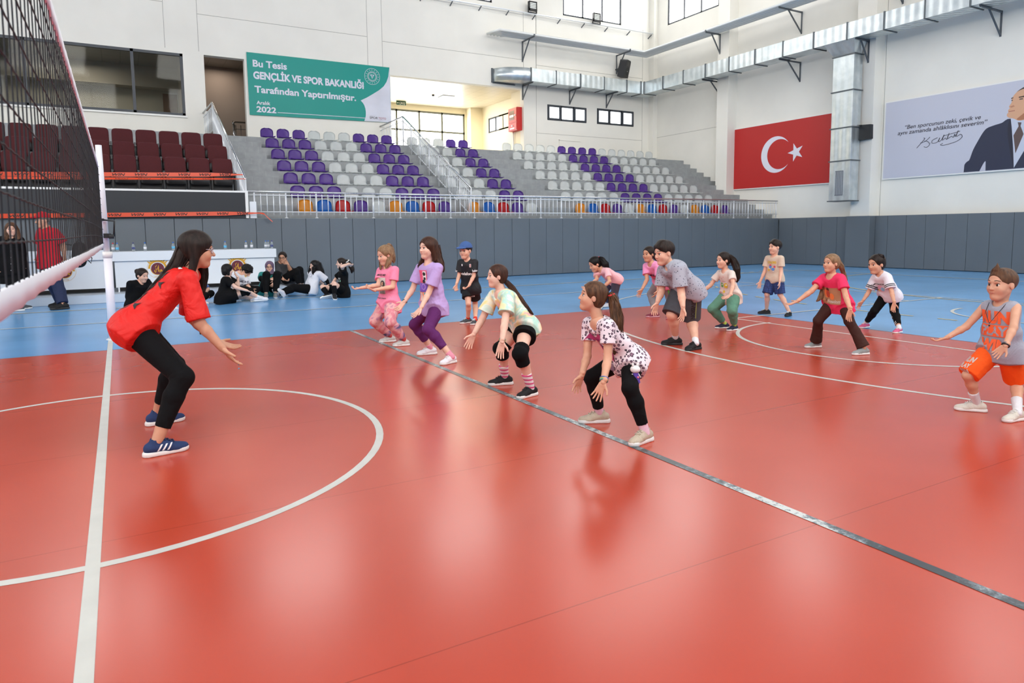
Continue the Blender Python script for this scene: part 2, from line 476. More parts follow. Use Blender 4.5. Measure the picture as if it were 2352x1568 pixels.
for (a, b, c, d) in SMW:
    w = window(wn, 'y', YW, a, b, c, d, [a + (b - a) * 0.345, a + (b - a) * 0.67], fw=0.085, inset=0.0, glass=M_GLASS_SM); wn += 1
    f = MB()
    for q in (0.01, 0.675):      # the hinged outer casements
        x0, x1 = a + (b - a) * q, a + (b - a) * (q + 0.32)
        f.box(x0, x1, YW - 0.03, YW, c + 0.02, c + 0.1); f.box(x0, x1, YW - 0.03, YW, d - 0.1, d - 0.02)
        f.box(x0, x0 + 0.08, YW - 0.03, YW, c + 0.1, d - 0.1); f.box(x1 - 0.08, x1, YW - 0.03, YW, c + 0.1, d - 0.1)
        f.box((x0 + x1) / 2 - 0.03, (x0 + x1) / 2 + 0.03, YW - 0.05, YW - 0.03, d - 0.075, d - 0.045)
    f.build('window_casement', M_DARKFR, w)

# lobby behind the stand
mb = MB(); mb.box(9.3, 9.5, 21.6, 27.0, 4.6, 8.2); mb.box(16.6, 16.8, 22.4, 24.55, 4.6, 8.2); mb.box(16.6, 16.8, 24.55, 25.63, 4.6, 6.28); mb.box(16.6, 16.8, 24.55, 25.63, 7.0, 8.2)
mb.box(16.6, 16.8, 22.4, 23.4, 6.28, 7.0); mb.box(16.6, 16.8, 25.63, 27.0, 4.6, 8.2); mb.box(16.05, 16.8, 21.6, 22.4, 4.6, 7.6)
holes(mb, 'y', 26.8, 27.0, 9.5, 16.8, 4.6, 8.2, [(10.4, 15.85, 4.9, 7.33)])
mb.box(15.95, 16.6, 26.3, 26.8, 4.6, 7.6)
struct(mb.build('wall_lobby', M_CREAM))
def tile_mat(name, base, line):
    t = NT(name); v = t.coords('Object', (1, 1, 1))
    ch = t.n('ShaderNodeTexBrick'); t.l(v, ch.inputs['Vector']); ch.offset = 0.0
    ch.inputs['Color1'].default_value = base; ch.inputs['Color2'].default_value = tuple(k * 0.95 for k in base[:3]) + (1,); ch.inputs['Mortar'].default_value = line
    ch.inputs['Scale'].default_value = 1.0; ch.inputs['Mortar Size'].default_value = 0.012; ch.inputs['Brick Width'].default_value = 0.6; ch.inputs['Row Height'].default_value = 0.6
    t.l(ch.outputs['Color'], t.b.inputs['Base Color']); t.b.inputs['Roughness'].default_value = 0.35
    return t.m
mb = MB(); mb.box(9.3, 16.8, 21.6, 27.0, 7.6, 7.7); struct(mb.build('ceiling_lobby', tile_mat('metal_ceiling_tile', C(222, 212, 188), C(196, 186, 160))))
mb = MB(); mb.box(2.75, 16.8, 21.3, 27.0, 4.4, 4.6); struct(mb.build('floor_lobby', M_CONC))
window(wn, 'y', 26.8, 10.4, 15.85, 4.9, 7.33, [12.2, 13.38, 14.6], [6.37], fw=0.09, depth=0.12, inset=0.0, frame=mat('green_grey_frame', C(96, 100, 92), 0.5)); wn += 1
window(wn, 'x', 16.6, 23.4, 25.63, 6.28, 7.0, [24.15, 24.9], fw=0.07, inset=0.0, glass=M_GLASS_SM); wn += 1
# lounge behind the long window, corridor behind the doorway
mb = MB(); mb.box(-8.2, 2.6, 26.4, 26.6, 4.4, 8.2); mb.box(-8.2, -8.0, 21.6, 26.4, 4.4, 8.2); mb.box(2.6, 2.8, 21.6, 26.6, 4.4, 8.2)
mb.box(-8.0, 2.6, 25.8, 26.4, 7.2, 8.0)
struct(mb.build('wall_lounge', M_GREYROOM))
mb = MB(); mb.box(2.8, 9.3, 25.2, 25.4, 4.4, 8.4); struct(mb.build('wall_corridor', mat('corridor_paint', C(150, 138, 128), 0.8)))
mb = MB(); mb.box(-8.2, 2.6, 21.6, 26.6, 8.0, 8.2); mb.box(2.6, 9.3, 21.6, 25.4, 8.1, 8.3); struct(mb.build('ceiling_lounge', tile_mat('grey_ceiling_tile', C(150, 146, 138), C(120, 116, 108))))
mb = MB(); mb.box(-8.2, 2.6, 21.6, 26.6, 4.3, 4.4); struct(mb.build('floor_lounge', M_CONC))
mb = MB(); mb.box(2.05, 2.58, 26.33, 26.4, 4.4, 7.08); o = struct(mb.build('door_1', mat('brown_door', C(104, 74, 48), 0.5)))
def clear_glass():
    t = NT('window_glass'); tr = t.n('ShaderNodeBsdfTransparent'); gl = t.n('ShaderNodeBsdfGlossy'); mx = t.n('ShaderNodeMixShader'); fr = t.n('ShaderNodeFresnel')
    tr.inputs['Color'].default_value = (0.80, 0.82, 0.80, 1); gl.inputs['Roughness'].default_value = 0.03; fr.inputs['IOR'].default_value = 1.18
    t.l(fr.outputs[0], mx.inputs[0]); t.l(tr.outputs[0], mx.inputs[1]); t.l(gl.outputs[0], mx.inputs[2]); t.l(mx.outputs[0], t.out.inputs['Surface'])
    return t.m
M_CLEAR = clear_glass()
window(wn, 'y', YW, BIGW[0], BIGW[1], BIGW[2], BIGW[3], [-5.1, -2.09, 0.89], fw=0.09, depth=0.1, inset=0.0, glass=M_CLEAR); wn += 1
mb = MB(); mb.box(BIGW[0] - 0.05, BIGW[1] + 0.05, YW - 0.06, YW, BIGW[2] - 0.06, BIGW[2]); struct(mb.build('windowsill', M_WHITE))
mb = MB(); mb.box(17.93, 19.05, YW - 0.03, YW, 4.6, 5.49); mb.box(17.9, 17.93, YW - 0.05, YW, 4.6, 5.52); mb.box(17.9, 19.08, YW - 0.05, YW, 5.49, 5.52); struct(mb.build('door_2', mat('white_door', C(236, 234, 226), 0.5)))

# parapet, padding, terraces
mb = MB(); mb.box(-23.4, 23.45, 13.6, 13.8, 0, 1.8); struct(mb.build('wall_parapet', M_CONC))
mb = MB()
k = -42
while -23 + 0 * k < 0:
    x0 = 0.10 + 0.634 * k
    if x0 > 23.1: break
    if x0 > -23.2: mb.box(x0 + 0.003, min(x0 + 0.631, XR), YB, 13.6, 0.01, 1.795)
    k += 1
o = mb.build('wall_padding', M_PADS); struct(o, 'grey padding panels along the wall below the stand')
bv = o.modifiers.new('b', 'BEVEL'); bv.width = 0.012; bv.segments = 2
mb = MB(); y = 13.46
while y > -13.4:
    y0 = y - 0.634
    if not (9.2 < y and y0 < 10.4): mb.box(XR, XW, y0 + 0.003, y - 0.003, 0.01, 1.795)
    y = y0
for (a, b) in ((9.46, 10.35), (2.9, 3.75), (-3.7, -2.85)): mb.box(22.84, XW, a, b, 0.01, 1.797)
mb.box(XR, XW, 10.353, 10.92, 0.01, 1.794); mb.box(XR, XW, 9.026, 9.457, 0.01, 1.794)
o = mb.build('wall_padding', M_PADS); struct(o, 'grey padding panels along the end wall')
bv = o.modifiers.new('b', 'BEVEL'); bv.width = 0.012; bv.segments = 2
Y0, DY, Z0, DZ = 14.0, 0.845, 1.978, 0.4405
mb = MB(); mb.box(3.1, 23.45, 13.8, YW, 1.0, 1.55)
for k in range(7):
    mb.box(3.1, 23.45, Y0 + k * DY + 0.03, YW, 1.5 if k == 0 else Z0 + (k - 1) * DZ - 0.03, Z0 + k * DZ - 0.02)
mb.box(9.5, 16.8, YW - 0.05, 21.7, 4.4, 4.6)
for (a, b) in ((3.15, 4.42), (12.45, 13.8), (21.55, 23.45)):
    for k in range(7):
        zt = Z0 + k * DZ - 0.02 - DZ / 2
        mb.box(a, b, Y0 + k * DY - 0.40, Y0 + k * DY + 0.03, zt - 0.2, zt)
struct(mb.build('floor_terrace', M_BLOCK), 'stepped grey block terrace of the stand')
mb = MB()
for (y0, z) in ((13.8, 1.98), (14.25, 2.42), (15.1, 2.86), (15.95, 3.3), (18.0, 4.46)): mb.box(-23.4, 3.1, y0, YW, z - 0.46 if z > 2 else 1.0, z)
struct(mb.build('floor_terrace', block_mat('grey_block_wide', C(160, 164, 168), C(184, 187, 190), 0.62, 0.5)), 'grey terrace carrying the maroon seats')
# ------------------------------------------------------------------ plastic seats of the stand
def seat_mesh():
    bm = bmesh.new(); prof = []
    for i in range(7): prof.append((-0.20 + 0.36 * i / 6, 0.035 - 0.03 * math.sin(PI * i / 6), 0))
    for i in range(1, 6):
        a = i / 5 * 1.35; prof.append((0.16 + 0.06 * math.sin(a), 0.035 + 0.06 * (1 - math.cos(a)), 0.3))
    for i in range(1, 9): prof.append((0.219 + 0.055 * i / 8, 0.082 + 0.285 * i / 8, i / 8))
    nu = 13; grid = []
    for j, (y, z, bk) in enumerate(prof):
        row = []
        if z > 0.15:
            q = (z - 0.15) / 0.217; w = 0.212 * (1 - min(1, q) ** 4.0) ** 0.45 if q < 1 else 0.0
            w = max(w, 0.075)
        else: w = 0.218 - 0.012 * max(0, (z - 0.03)) / 0.12
        if j == 0: w = 0.205
        for i in range(nu):
            u = -1 + 2 * i / (nu - 1)
            zz = z + (0.022 * abs(u) ** 4 if bk == 0 else 0)
            yy = y - (0.05 * abs(u) ** 3 if bk > 0.2 else 0) * min(1, bk + 0.3)
            row.append(bm.verts.new((u * w, yy, zz)))
        grid.append(row)
    for j in range(len(grid) - 1):
        for i in range(nu - 1): bm.faces.new((grid[j][i], grid[j][i + 1], grid[j + 1][i + 1], grid[j + 1][i]))
    r = bmesh.ops.solidify(bm, geom=bm.faces[:], thickness=-0.012)
    # rolled front lip and side rims
    for s in (-1, 1):
        pass
    me = bpy.data.meshes.new('plastic_seat'); bmesh.ops.recalc_face_normals(bm, faces=bm.faces[:])
    bm.to_mesh(me); bm.free()
    me.polygons.foreach_set('use_smooth', [True] * len(me.polygons))
    return me
SEATC = {'purple': C(110, 72, 172), 'white': C(238, 242, 242), 'yellow': C(248, 172, 46), 'blue': C(34, 124, 214), 'red': C(214, 28, 32)}
SEATM = {k: mat('seat_' + k, c, 0.28, spec=0.5) for k, c in SEATC.items()}
base_seat = seat_mesh(); SEAT_ME = {}
for k in SEATC:
    me = base_seat.copy(); me.materials.append(SEATM[k]); SEAT_ME[k] = me
mb = MB(); mb.box(-0.05, 0.05, -0.10, 0.14, -0.012, 0.012); mb.box(-0.16, 0.16, -0.05, 0.09, -0.002, 0.014)
mount0 = mb.build('seat_mount', mat('mount_grey', C(120, 122, 126), 0.5)); mount_me = mount0.data
bpy.data.objects.remove(mount0)
FRONT = ['yellow', 'blue', 'red', 'purple', 'white']
def seat_row(blk, xr0, pitch, row, cols, where):
    for i, c in enumerate(cols):
        o = bpy.data.objects.new('plastic_seat', SEAT_ME[c]); COL.objects.link(o)
        o.location = (xr0 + pitch * i - 0.215, Y0 + row * DY + 0.205, Z0 + row * DZ - 0.008)
        rw = 'front row' if row == 0 else ('top row' if row == 6 else ORD[row + 1] + ' row')
        tag(o, '%s plastic seat, %s from left, %s, %s' % (c, ORD[i + 1], rw, where), 'seat', 'plastic bucket seats of the stand')
        m = bpy.data.objects.new('seat_mount', mount_me); COL.objects.link(m); m.parent = o
P3 = ['purple'] * 3; W3 = ['white'] * 3
for r in range(7):
    seat_row('A', 4.972, 0.5328, r, (FRONT * 2)[:9] if r == 0 else P3 + W3 + P3, 'block below the teal banner')
    seat_row('B', 10.245, 0.5335, r, FRONT if r == 0 else W3 + P3[:2], 'narrow block beside the stair railing')
    cols = (FRONT * 3)[:14] if r == 0 else ['white'] * 5 + ['purple'] * 4 + ['white'] * (6 if r == 6 else 5)
    seat_row('C', 14.375 - (0.03 if r else 0), 0.5385, r, cols, 'block nearest the flag')

# ------------------------------------------------------------------ maroon folding seats
def maroon_proto():
    r = empty('theatre_seat', (0, 0, 0))
    fab = mat('maroon_fabric', C(72, 14, 20), 0.85, vary=0.15, vscale=60, bump=0.2, bscale=200, bdist=0.002)
    blk = mat('seat_black', C(30, 30, 32), 0.55)
    bm = bmesh.new(); n = 20; pts = []
    def outline(w, z0, z1, y0, lean, infl):
        out = []
        for i in range(28):
            a = 2 * PI * i / 28; cx, sx = math.cos(a), math.sin(a)
            q = 0.32
            px = w * math.copysign(abs(cx) ** q, cx); pz = (z0 + z1) / 2 + (z1 - z0) / 2 * math.copysign(abs(sx) ** q, sx)
            out.append((px, pz))
        return out
    mb = MB()
    o2 = outline(0.255, 0.42, 0.99, 0, 0, 0)
    rings = []
    for (sc, y) in ((0.90, -0.075), (0.97, -0.068), (1.0, -0.045), (1.0, 0.0), (0.97, 0.012)):
        rings.append([(p[0] * sc, y + (p[1] - 0.5) * 0.17, 0.74 + (p[1] - 0.74) * sc) for p in o2])
    m = len(o2); vs = [p for rg in rings for p in rg]; fs = [(i * m + k, i * m + (k + 1) % m, (i + 1) * m + (k + 1) % m, (i + 1) * m + k) for i in range(4) for k in range(m)]
    fs.append(tuple(range(m - 1, -1, -1))); fs.append(tuple(4 * m + k for k in range(m)))
    mb.add(vs, fs); mb.build('backrest', fab, r, True)
    mb = MB(); o3 = outline(0.24, 0.36, 0.80, 0, 0, 0)
    rings = [[(p[0] * sc, y + (p[1] - 0.4) * 0.10, p[1] - 0.02) for p in o3] for sc, y in ((0.94, -0.20), (1.0, -0.19), (1.0, -0.12), (0.95, -0.10))]
    vs = [p for rg in rings for p in rg]; fs = [(i * m + k, i * m + (k + 1) % m, (i + 1) * m + (k + 1) % m, (i + 1) * m + k) for i in range(3) for k in range(m)]
    fs.append(tuple(range(m - 1, -1, -1))); fs.append(tuple(3 * m + k for k in range(m)))
    bl2 = MB(); bl2.v = [(x, y * 0.6 - 0.02, z * 0.52 + 0.10) for x, y, z in vs]; bl2.f = fs; bl2.mi = [0] * len(fs)
    bl2.build('folding_seat', blk, r, True)
    mb = MB(); mb.box(0.262, 0.312, -0.26, 0.05, 0.56, 0.60); mb.box(0.27, 0.304, -0.26, -0.2, 0.5, 0.56); mb.build('armrest', mat('armrest_grey', C(58, 58, 60), 0.4), r)
    mb = MB(); mb.box(0.268, 0.306, -0.16, 0.04, 0.02, 0.56); mb.box(0.26, 0.314, -0.2, 0.08, 0.0, 0.03); mb.build('leg', blk, r)
    mb = MB(); mb.prism([(-0.235, 0.12), (0.235, 0.12), (0.245, 0.52), (-0.245, 0.52)], (0, 0.02, 0), (1, 0, 0), (0, 0.0, 1), -0.02); mb.build('back_shell', blk, r)
    return r
mp = maroon_proto()
n = 0
for ri, (y, zt) in enumerate(((14.82, 2.42), (15.67, 2.86), (16.52, 3.30))):
    for ci in range(12):
        o = mp if n == 0 else copy_tree(mp); n += 1
        o.location = (2.70 - 0.572 * ci, y, zt)
        rw = ('front', 'middle', 'back')[ri]
        tag(o, 'maroon theatre seat with black base, %s row, %s seat from the white stair railing' % (rw, ORD[ci + 1]), 'seat', 'maroon theatre seats')
        if ci == 0:
            e = bpy.data.objects.get('x')
# ------------------------------------------------------------------ railings
def rail_parts(root, name, paths, r, m, sm=8):
    o = None
    for p in paths:
        o = MB().tube(p, r, sm).build(name, m, root, True)
    return o
def post_mesh(h, r, foot=False):
    mb = MB().tube([(0, 0, 0), (0, 0, h)], r, 8)
    if foot: mb.lathe([(r * 2.1, 0), (r * 2.1, 0.012), (r * 1.2, 0.02)], (0, 0, 0), 10)
    o = mb.build('post', M_STEEL, None, True); me = o.data; bpy.data.objects.remove(o); return me
def put(name, me, loc, parent):
    o = bpy.data.objects.new(name, me); COL.objects.link(o); o.parent = parent; o.location = loc; return o
gr = empty('guard_railing', (13.2, 13.66, 1.8))
tag(gr, 'long silver guard railing with thin balusters along the front edge of the stand', 'railing')
def rel(p, o): return tuple(Vector(p) - Vector(o))
go = gr.location
MB().tube([rel((3.1, 13.66, 2.485), go), rel((23.3, 13.66, 2.485), go)], 0.028, 10).build('handrail', M_CHROME, gr, True)
for z in (2.40, 1.965):
    MB().tube([rel((3.1, 13.66, z), go), rel((23.3, 13.66, z), go)], 0.014, 8).build('rail_bar', M_STEEL, gr, True)
pm = post_mesh(0.66, 0.022, True); bmesh_ = post_mesh(0.55, 0.011)
for i in range(26):
    x = 3.285 + 0.7975 * i
    if x < 23.3: put('post', pm, rel((x, 13.66, 1.8), go), gr)
    for j in range(4):
        xx = x + 0.7975 * (j + 1) / 5
        if xx < 23.3: put('baluster', bmesh_, rel((xx, 13.66, 1.885), go), gr)

def stair_rail(name, label, x, p0, p1, p2, zl, lab2, nb=42, foot=1.55):
    """sloping stair railing from p0 (low) to p1 (high) and on to the wall at p2"""
    root = empty(name, (x, p0[1], foot)); tag(root, label, 'railing')
    o = root.location
    MB().tube([rel(p0, o), rel(p1, o), rel(p2, o)], 0.03, 10).build('handrail', M_CHROME, root, True)
    for dz in (0.16, 0.86):
        MB().tube([rel((q[0], q[1], q[2] - dz), o) for q in (p0, p1, p2)], 0.014, 8).build('rail_bar', M_STEEL, root, True)
    def ptop(t):
        return Vector(p0).lerp(Vector(p1), t)
    npost = 7
    for i in range(npost + 1):
        q = ptop(i / npost); k = max(-1, min(6, int((q.y - Y0) / DY))) if q.y > Y0 else -1
        zb = max(q.z - 1.1, foot)
        me = MB().tube([rel((q.x, q.y, zb), o), rel((q.x, q.y, q.z), o)], 0.021, 8).build('post', M_STEEL, root, True)
    for i in range(nb):
        q = ptop((i + 0.5) / nb)
        MB().tube([rel((q.x, q.y, q.z - 0.92), o), rel((q.x, q.y, q.z - 0.1), o)], 0.0115, 6).build('baluster', M_STEEL, root, True)
    for i in range(8):
        q = Vector(p1).lerp(Vector(p2), (i + 0.6) / 8.4)
        MB().tube([rel((q.x, q.y, q.z - 0.92), o), rel((q.x, q.y, q.z - 0.1), o)], 0.0115 if i != 4 else 0.02, 6).build('baluster', M_STEEL, root, True)
    return root
stair_rail('stair_railing', 'silver stair railing sloping down between the two nearer seat blocks', 9.76, (9.76, 14.05, 2.74), (9.76, 19.7, 5.74), (9.42, 21.28, 5.56), 0, '', 44)
stair_rail('stair_railing', 'white stair railing sloping down right beside the maroon seats', 3.1, (3.1, 13.72, 2.80), (3.1, 19.67, 5.71), (2.99, 21.28, 5.62), 0, '', 50, 1.98)
cr = empty('corridor_railing', (4.15, 23.2, 4.6)); tag(cr, 'short polished steel railing standing inside the doorway behind the stand', 'railing')
o = cr.location
MB().tube([rel((4.06, 22.1, 5.45), o), rel((4.3, 23.2, 5.66), o), rel((5.2, 23.2, 5.66), o)], 0.03, 10).build('handrail', M_CHROME, cr, True)
MB().tube([rel((4.06, 22.1, 5.2), o), rel((4.3, 23.2, 5.4), o), rel((5.2, 23.2, 5.4), o)], 0.012, 8).build('rail_bar', M_CHROME, cr, True)
for q in ((4.08, 22.2), (4.14, 22.5), (4.2, 22.8), (4.27, 23.1), (4.32, 23.2), (4.5, 23.2), (4.7, 23.2), (4.9, 23.2), (5.1, 23.2)):
    MB().tube([rel((q[0], q[1], 4.6), o), rel((q[0], q[1], 5.55), o)], 0.014, 6).build('baluster', M_CHROME, cr, True)

# ------------------------------------------------------------------ display board on the parapet, barrier tapes
lb = empty('display_board', (-2.0, 13.5, 1.8)); tag(lb, 'long blank black display board in a white frame below the maroon seats', 'display board')
o = lb.location
MB().box(-6.0, 5.03, -0.06, 0.0, 0.0, 0.64).build('screen', M_SCREEN, lb)
MB().box(-6.0, 5.10, -0.075, 0.02, 0.64, 0.685).box(5.03, 5.10, -0.075, 0.02, 0.0, 0.64).build('frame', M_WHITE, lb)
MB().box(5.14, 5.30, -0.02, 0.02, 0.0, 0.42).build('cover_plate', M_STEEL, lb)
def ribbon(mb, pts, w, sag=0.0):
    """tape hanging along a path, w = list of (width, twist)"""
    vs = []; n = len(pts)
    for p, (ww, tw) in zip(pts, w):
        d = Vector((0, math.sin(tw), math.cos(tw))) * (ww / 2)
        vs += [Vector(p) - d, Vector(p) + d]
    mb.add(vs, [(2 * i, 2 * i + 2, 2 * i + 3, 2 * i + 1) for i in range(n - 1)])
M_TAPE = mat('orange_tape', C(214, 74, 38), 0.4); M_INK = mat('tape_print', C(52, 30, 26), 0.6)
def barrier_tape(label, x0, z0, x1, z1, w, y, tail=None, tw=0.0, th=0.62):
    r = MB(); n = 40; pts = []; ws = []
    for i in range(n + 1):
        t = i / n; q = max(0.0, (t - 0.93) / 0.07)
        pts.append((x0 + (x1 - x0) * t, y, z0 + (z1 - z0) * t - 0.02 * math.sin(PI * t))); ws.append((w * (1 - 0.75 * q), tw + 0.1 * math.sin(9 * t)))
    ribbon(r, pts, ws)
    if tail:
        ribbon(r, [(x1, y, z1), (x1 + 0.10, y - 0.01, z1 - 0.02), (x1 + 0.2, y - 0.02, z1 - 0.13), (x1 + 0.3, y - 0.01, z1 - 0.22)], [(w * .3, 0), (w * .7, .9), (w * .6, .9), (w * .5, .8)])
    o = r.build('barrier_tape', M_TAPE); recenter(o); tag(o, label, 'tape', 'orange barrier tapes across the maroon seats')
    t = MB(); x = x1 - 0.55
    while x > x0 + 0.3:
        q = (x - x0) / (x1 - x0); z = z0 + (z1 - z0) * q - 0.02 * math.sin(PI * q)
        add_text(t, 'WIN', (x, y - 0.004, z - w * 0.30), (1, 0, (z1 - z0) / (x1 - x0)), (0, 0, 1), width=0.27, height=w * th, bold=0.02, shear=0.3, lift=0.004)
        x -= 0.47
    p = t.build('printed_word', M_INK); 
    a = np.array([v.co for v in p.data.vertices], 'f') - np.array(o.location, 'f'); p.data.vertices.foreach_set('co', a.ravel()); p.parent = o
    return o
barrier_tape('lowest orange barrier tape with WIN lettering, across the black display board', -8, 1.79, 3.36, 1.925, 0.10, 13.36, tail=True)
barrier_tape('wide upper orange barrier tape crossing just under the front maroon seats', -8, 2.64, 3.02, 2.90, 0.10, 13.55)
barrier_tape('narrow twisted orange barrier tape tied to the white stair railing post', -8, 2.58, 3.08, 2.79, 0.06, 13.5, tw=0.5, th=0.4)

# ------------------------------------------------------------------ desks and podium
M_DESK = mat('desk_white', C(226, 232, 238), 0.35)
mb = MB(); mb.box(-7.5, 3.55, 11.35, 13.3, 0.0, 0.17)
o = mb.build('podium', mat('podium_white', C(205, 214, 224), 0.3)); recenter(o); tag(o, 'long low white podium step under the judges desks', 'podium')
def emblem(mb_list, cx, z, y, par, R=0.21):
    gold, maroon, white = mb_list
    u, v = Vector((1, 0, 0)), Vector((0, 0, 1))
    def disc(m, r0, r1, a0, a1, lift, n=40):
        vs = []; fs = []
        for i in range(n + 1):
            a = a0 + (a1 - a0) * i / n
            for r in (r0, r1): vs.append((cx + r * math.cos(a), y - lift, z + r * math.sin(a)))
        for i in range(n): fs.append((2 * i, 2 * i + 1, 2 * i + 3, 2 * i + 2))
        m.add(vs, fs)
    disc(gold, R * 0.98, R * 1.0, 0, 2 * PI, 0.004); disc(gold, R * 0.70, R * 0.9, 0.0, PI, 0.004)
    disc(maroon, 0.0, R * 0.62, 0.0, 2 * PI, 0.004)
    disc(gold, R * 0.62, R * 0.68, PI, 2 * PI, 0.004)
    for i in range(9):      # rays of the rising sun
        a = PI * (0.22 + 0.56 * i / 8); c = Vector((math.cos(a), 0, math.sin(a))); s = Vector((-c.z, 0, c.x))
        b = Vector((cx, y - 0.0055, z)) + c * R * 0.90
        gold.add([b - s * R * 0.08, b + c * R * 0.34 - s * R * 0.02, b + c * R * 0.34 + s * R * 0.02, b + s * R * 0.08], [(0, 1, 2, 3)])
    rnd = random.Random(4)
    for i in range(16):     # gold crowd of strokes in the middle
        a = rnd.uniform(0, 2 * PI); q = R * 0.48 * math.sqrt(rnd.random()); px, pz = cx + q * math.cos(a), z - R * 0.05 + q * math.sin(a) * 0.8
        a = rnd.uniform(0.9, 2.2); d = Vector((math.cos(a), 0, math.sin(a))) * R * 0.14; s = Vector((-d.z, 0, d.x)) * 0.28
        b = Vector((px, y - 0.007 - 0.0004 * i, pz)); gold.add([b - d - s, b + d - s * 0.3, b + d + s * 0.3, b - d + s], [(0, 1, 2, 3)])
    add_text(gold, 'AMATÖR', (cx, y - 0.002, z - R * 0.9), u, v, width=R * 0.7, height=R * 0.13, center=True, lift=0.002)
def desk(label, x0, x1, z1, y0, embs):
    r = empty('judges_desk', ((x0 + x1) / 2, y0 + 0.3, 0.17)); tag(r, label, 'desk'); o = r.location
    def B(name, m, *bx):
        q = MB()
        for b in bx: q.box(b[0] - o.x, b[1] - o.x, b[2] - o.y, b[3] - o.y, b[4] - o.z, b[5] - o.z)
        return q.build(name, m, r)
    B('worktop', M_DESK, (x0, x1, y0 - 0.05, y0 + 0.62, z1 - 0.03, z1))
    B('fascia', M_DESK, (x0, x1, y0 - 0.05, y0 - 0.02, z1 - 0.20, z1 - 0.03), (x1 - 0.03, x1, y0 - 0.02, y0 + 0.62, z1 - 0.2, z1 - 0.03))
    B('front_panel', M_DESK, (x0 + 0.06, x1 - 0.06, y0, y0 + 0.02, 0.27, z1 - 0.19))
    B('side_panel', M_DESK, (x1 - 0.06, x1 - 0.04, y0, y0 + 0.55, 0.27, z1 - 0.19))
    B('side_panel', M_DESK, (x0 + 0.04, x0 + 0.06, y0, y0 + 0.55, 0.27, z1 - 0.19))
    for xx in (x0 + 0.08, (x0 + x1) / 2, x1 - 0.10):
        B('leg', M_STEEL, (xx, xx + 0.03, y0 + 0.02, y0 + 0.05, 0.17, z1 - 0.2))
    B('kick_board', mat('kick_brown', C(120, 112, 104), 0.6), (x0 + 0.1, x1 - 0.1, y0 + 0.4, y0 + 0.42, 0.17, 0.30))
    for cx in embs:
        g, m, w = MB(), MB(), MB(); emblem((g, m, w), cx, 0.655, y0, r)
        for q in (g, m): q.v = [(p[0] - o.x, p[1] - o.y, p[2] - o.z) for p in q.v]
        e = m.build('emblem', mat('emblem_maroon', C(98, 26, 48), 0.5), r); g.build('emblem_gold', mat('emblem_gold', C(214, 160, 40), 0.4), e)
    return r
desk('long white judges desk with two gold sun emblems, behind the seated players', 0.02, 3.43, 1.04, 11.9, (0.885, 2.55))
desk('white judges desk mostly hidden behind the net and the man in the red cap', -3.45, -0.03, 1.08, 11.86, (-2.55, -0.86))
# bottles on the desk
def bottle_proto():
    r = empty('water_bottle', (0, 0, 0))
    t = NT('bottle_plastic'); b = t.b; b.inputs['Base Color'].default_value = (0.85, 0.93, 0.97, 1); b.inputs['Roughness'].default_value = 0.08; b.inputs['Transmission Weight'].default_value = 0.75; b.inputs['IOR'].default_value = 1.2
    MB().lathe([(0.028, 0), (0.032, 0.01), (0.032, 0.115), (0.026, 0.14), (0.013, 0.165), (0.013, 0.175)], (0, 0, 0), 14).build('bottle_body', t.m, r, True)
    MB().lathe([(0.016, 0.172), (0.016, 0.192), (0.014, 0.195)], (0, 0, 0), 12).build('cap', mat('cap_blue', C(50, 110, 200), 0.4), r, True)
    MB().lathe([(0.0328, 0.045), (0.0328, 0.095)], (0, 0, 0), 14).build('bottle_label', mat('label_blue', C(90, 180, 224), 0.5), r, True)
    return r
bp = bottle_proto()
capr = mat('cap_red', C(190, 40, 50), 0.4); labw = mat('label_white', C(225, 228, 235), 0.5); capn = mat('cap_navy', C(52, 52, 120), 0.4); labn = mat('label_navy', C(70, 80, 130), 0.5)
BOT = [(0.05, 12.2, 'red', 'w'), (0.13, 12.05, 'blue', 'b'), (0.44, 12.1, 'navy', 'n'), (0.67, 12.15, 'blue', 'w'), (1.23, 12.05, 'blue', 'b'), (1.34, 12.25, 'blue', 'b'), (2.33, 12.1, 'blue', 'b'), (2.79, 12.1, 'blue', 'w'), (2.92, 12.12, 'blue', 'w'), (3.24, 12.1, 'blue', 'w'), (3.315, 12.2, 'blue', 'w'), (3.375, 12.06, 'navy', 'n')]
for i, (x, y, c, l) in enumerate(BOT):
    q = copy_tree(bp)
    q.location = (x, y, 1.04)
    for ch in q.children:
        if ch.name.startswith('cap') and c != 'blue' or ch.name.startswith('bottle_label') and l != 'b':
            ch.data = ch.data.copy(); ch.data.materials[0] = {'red': capr, 'navy': capn, 'w': labw, 'n': labn, 'blue': None, 'b': None}[c if ch.name.startswith('cap') else l]
    tag(q, 'small water bottle with %s cap, %s from the left on the long white desk' % (c, ORD[i + 1]), 'bottle', 'water bottles on the desk')

for ch in list(bp.children): bpy.data.objects.remove(ch)
bpy.data.objects.remove(bp)
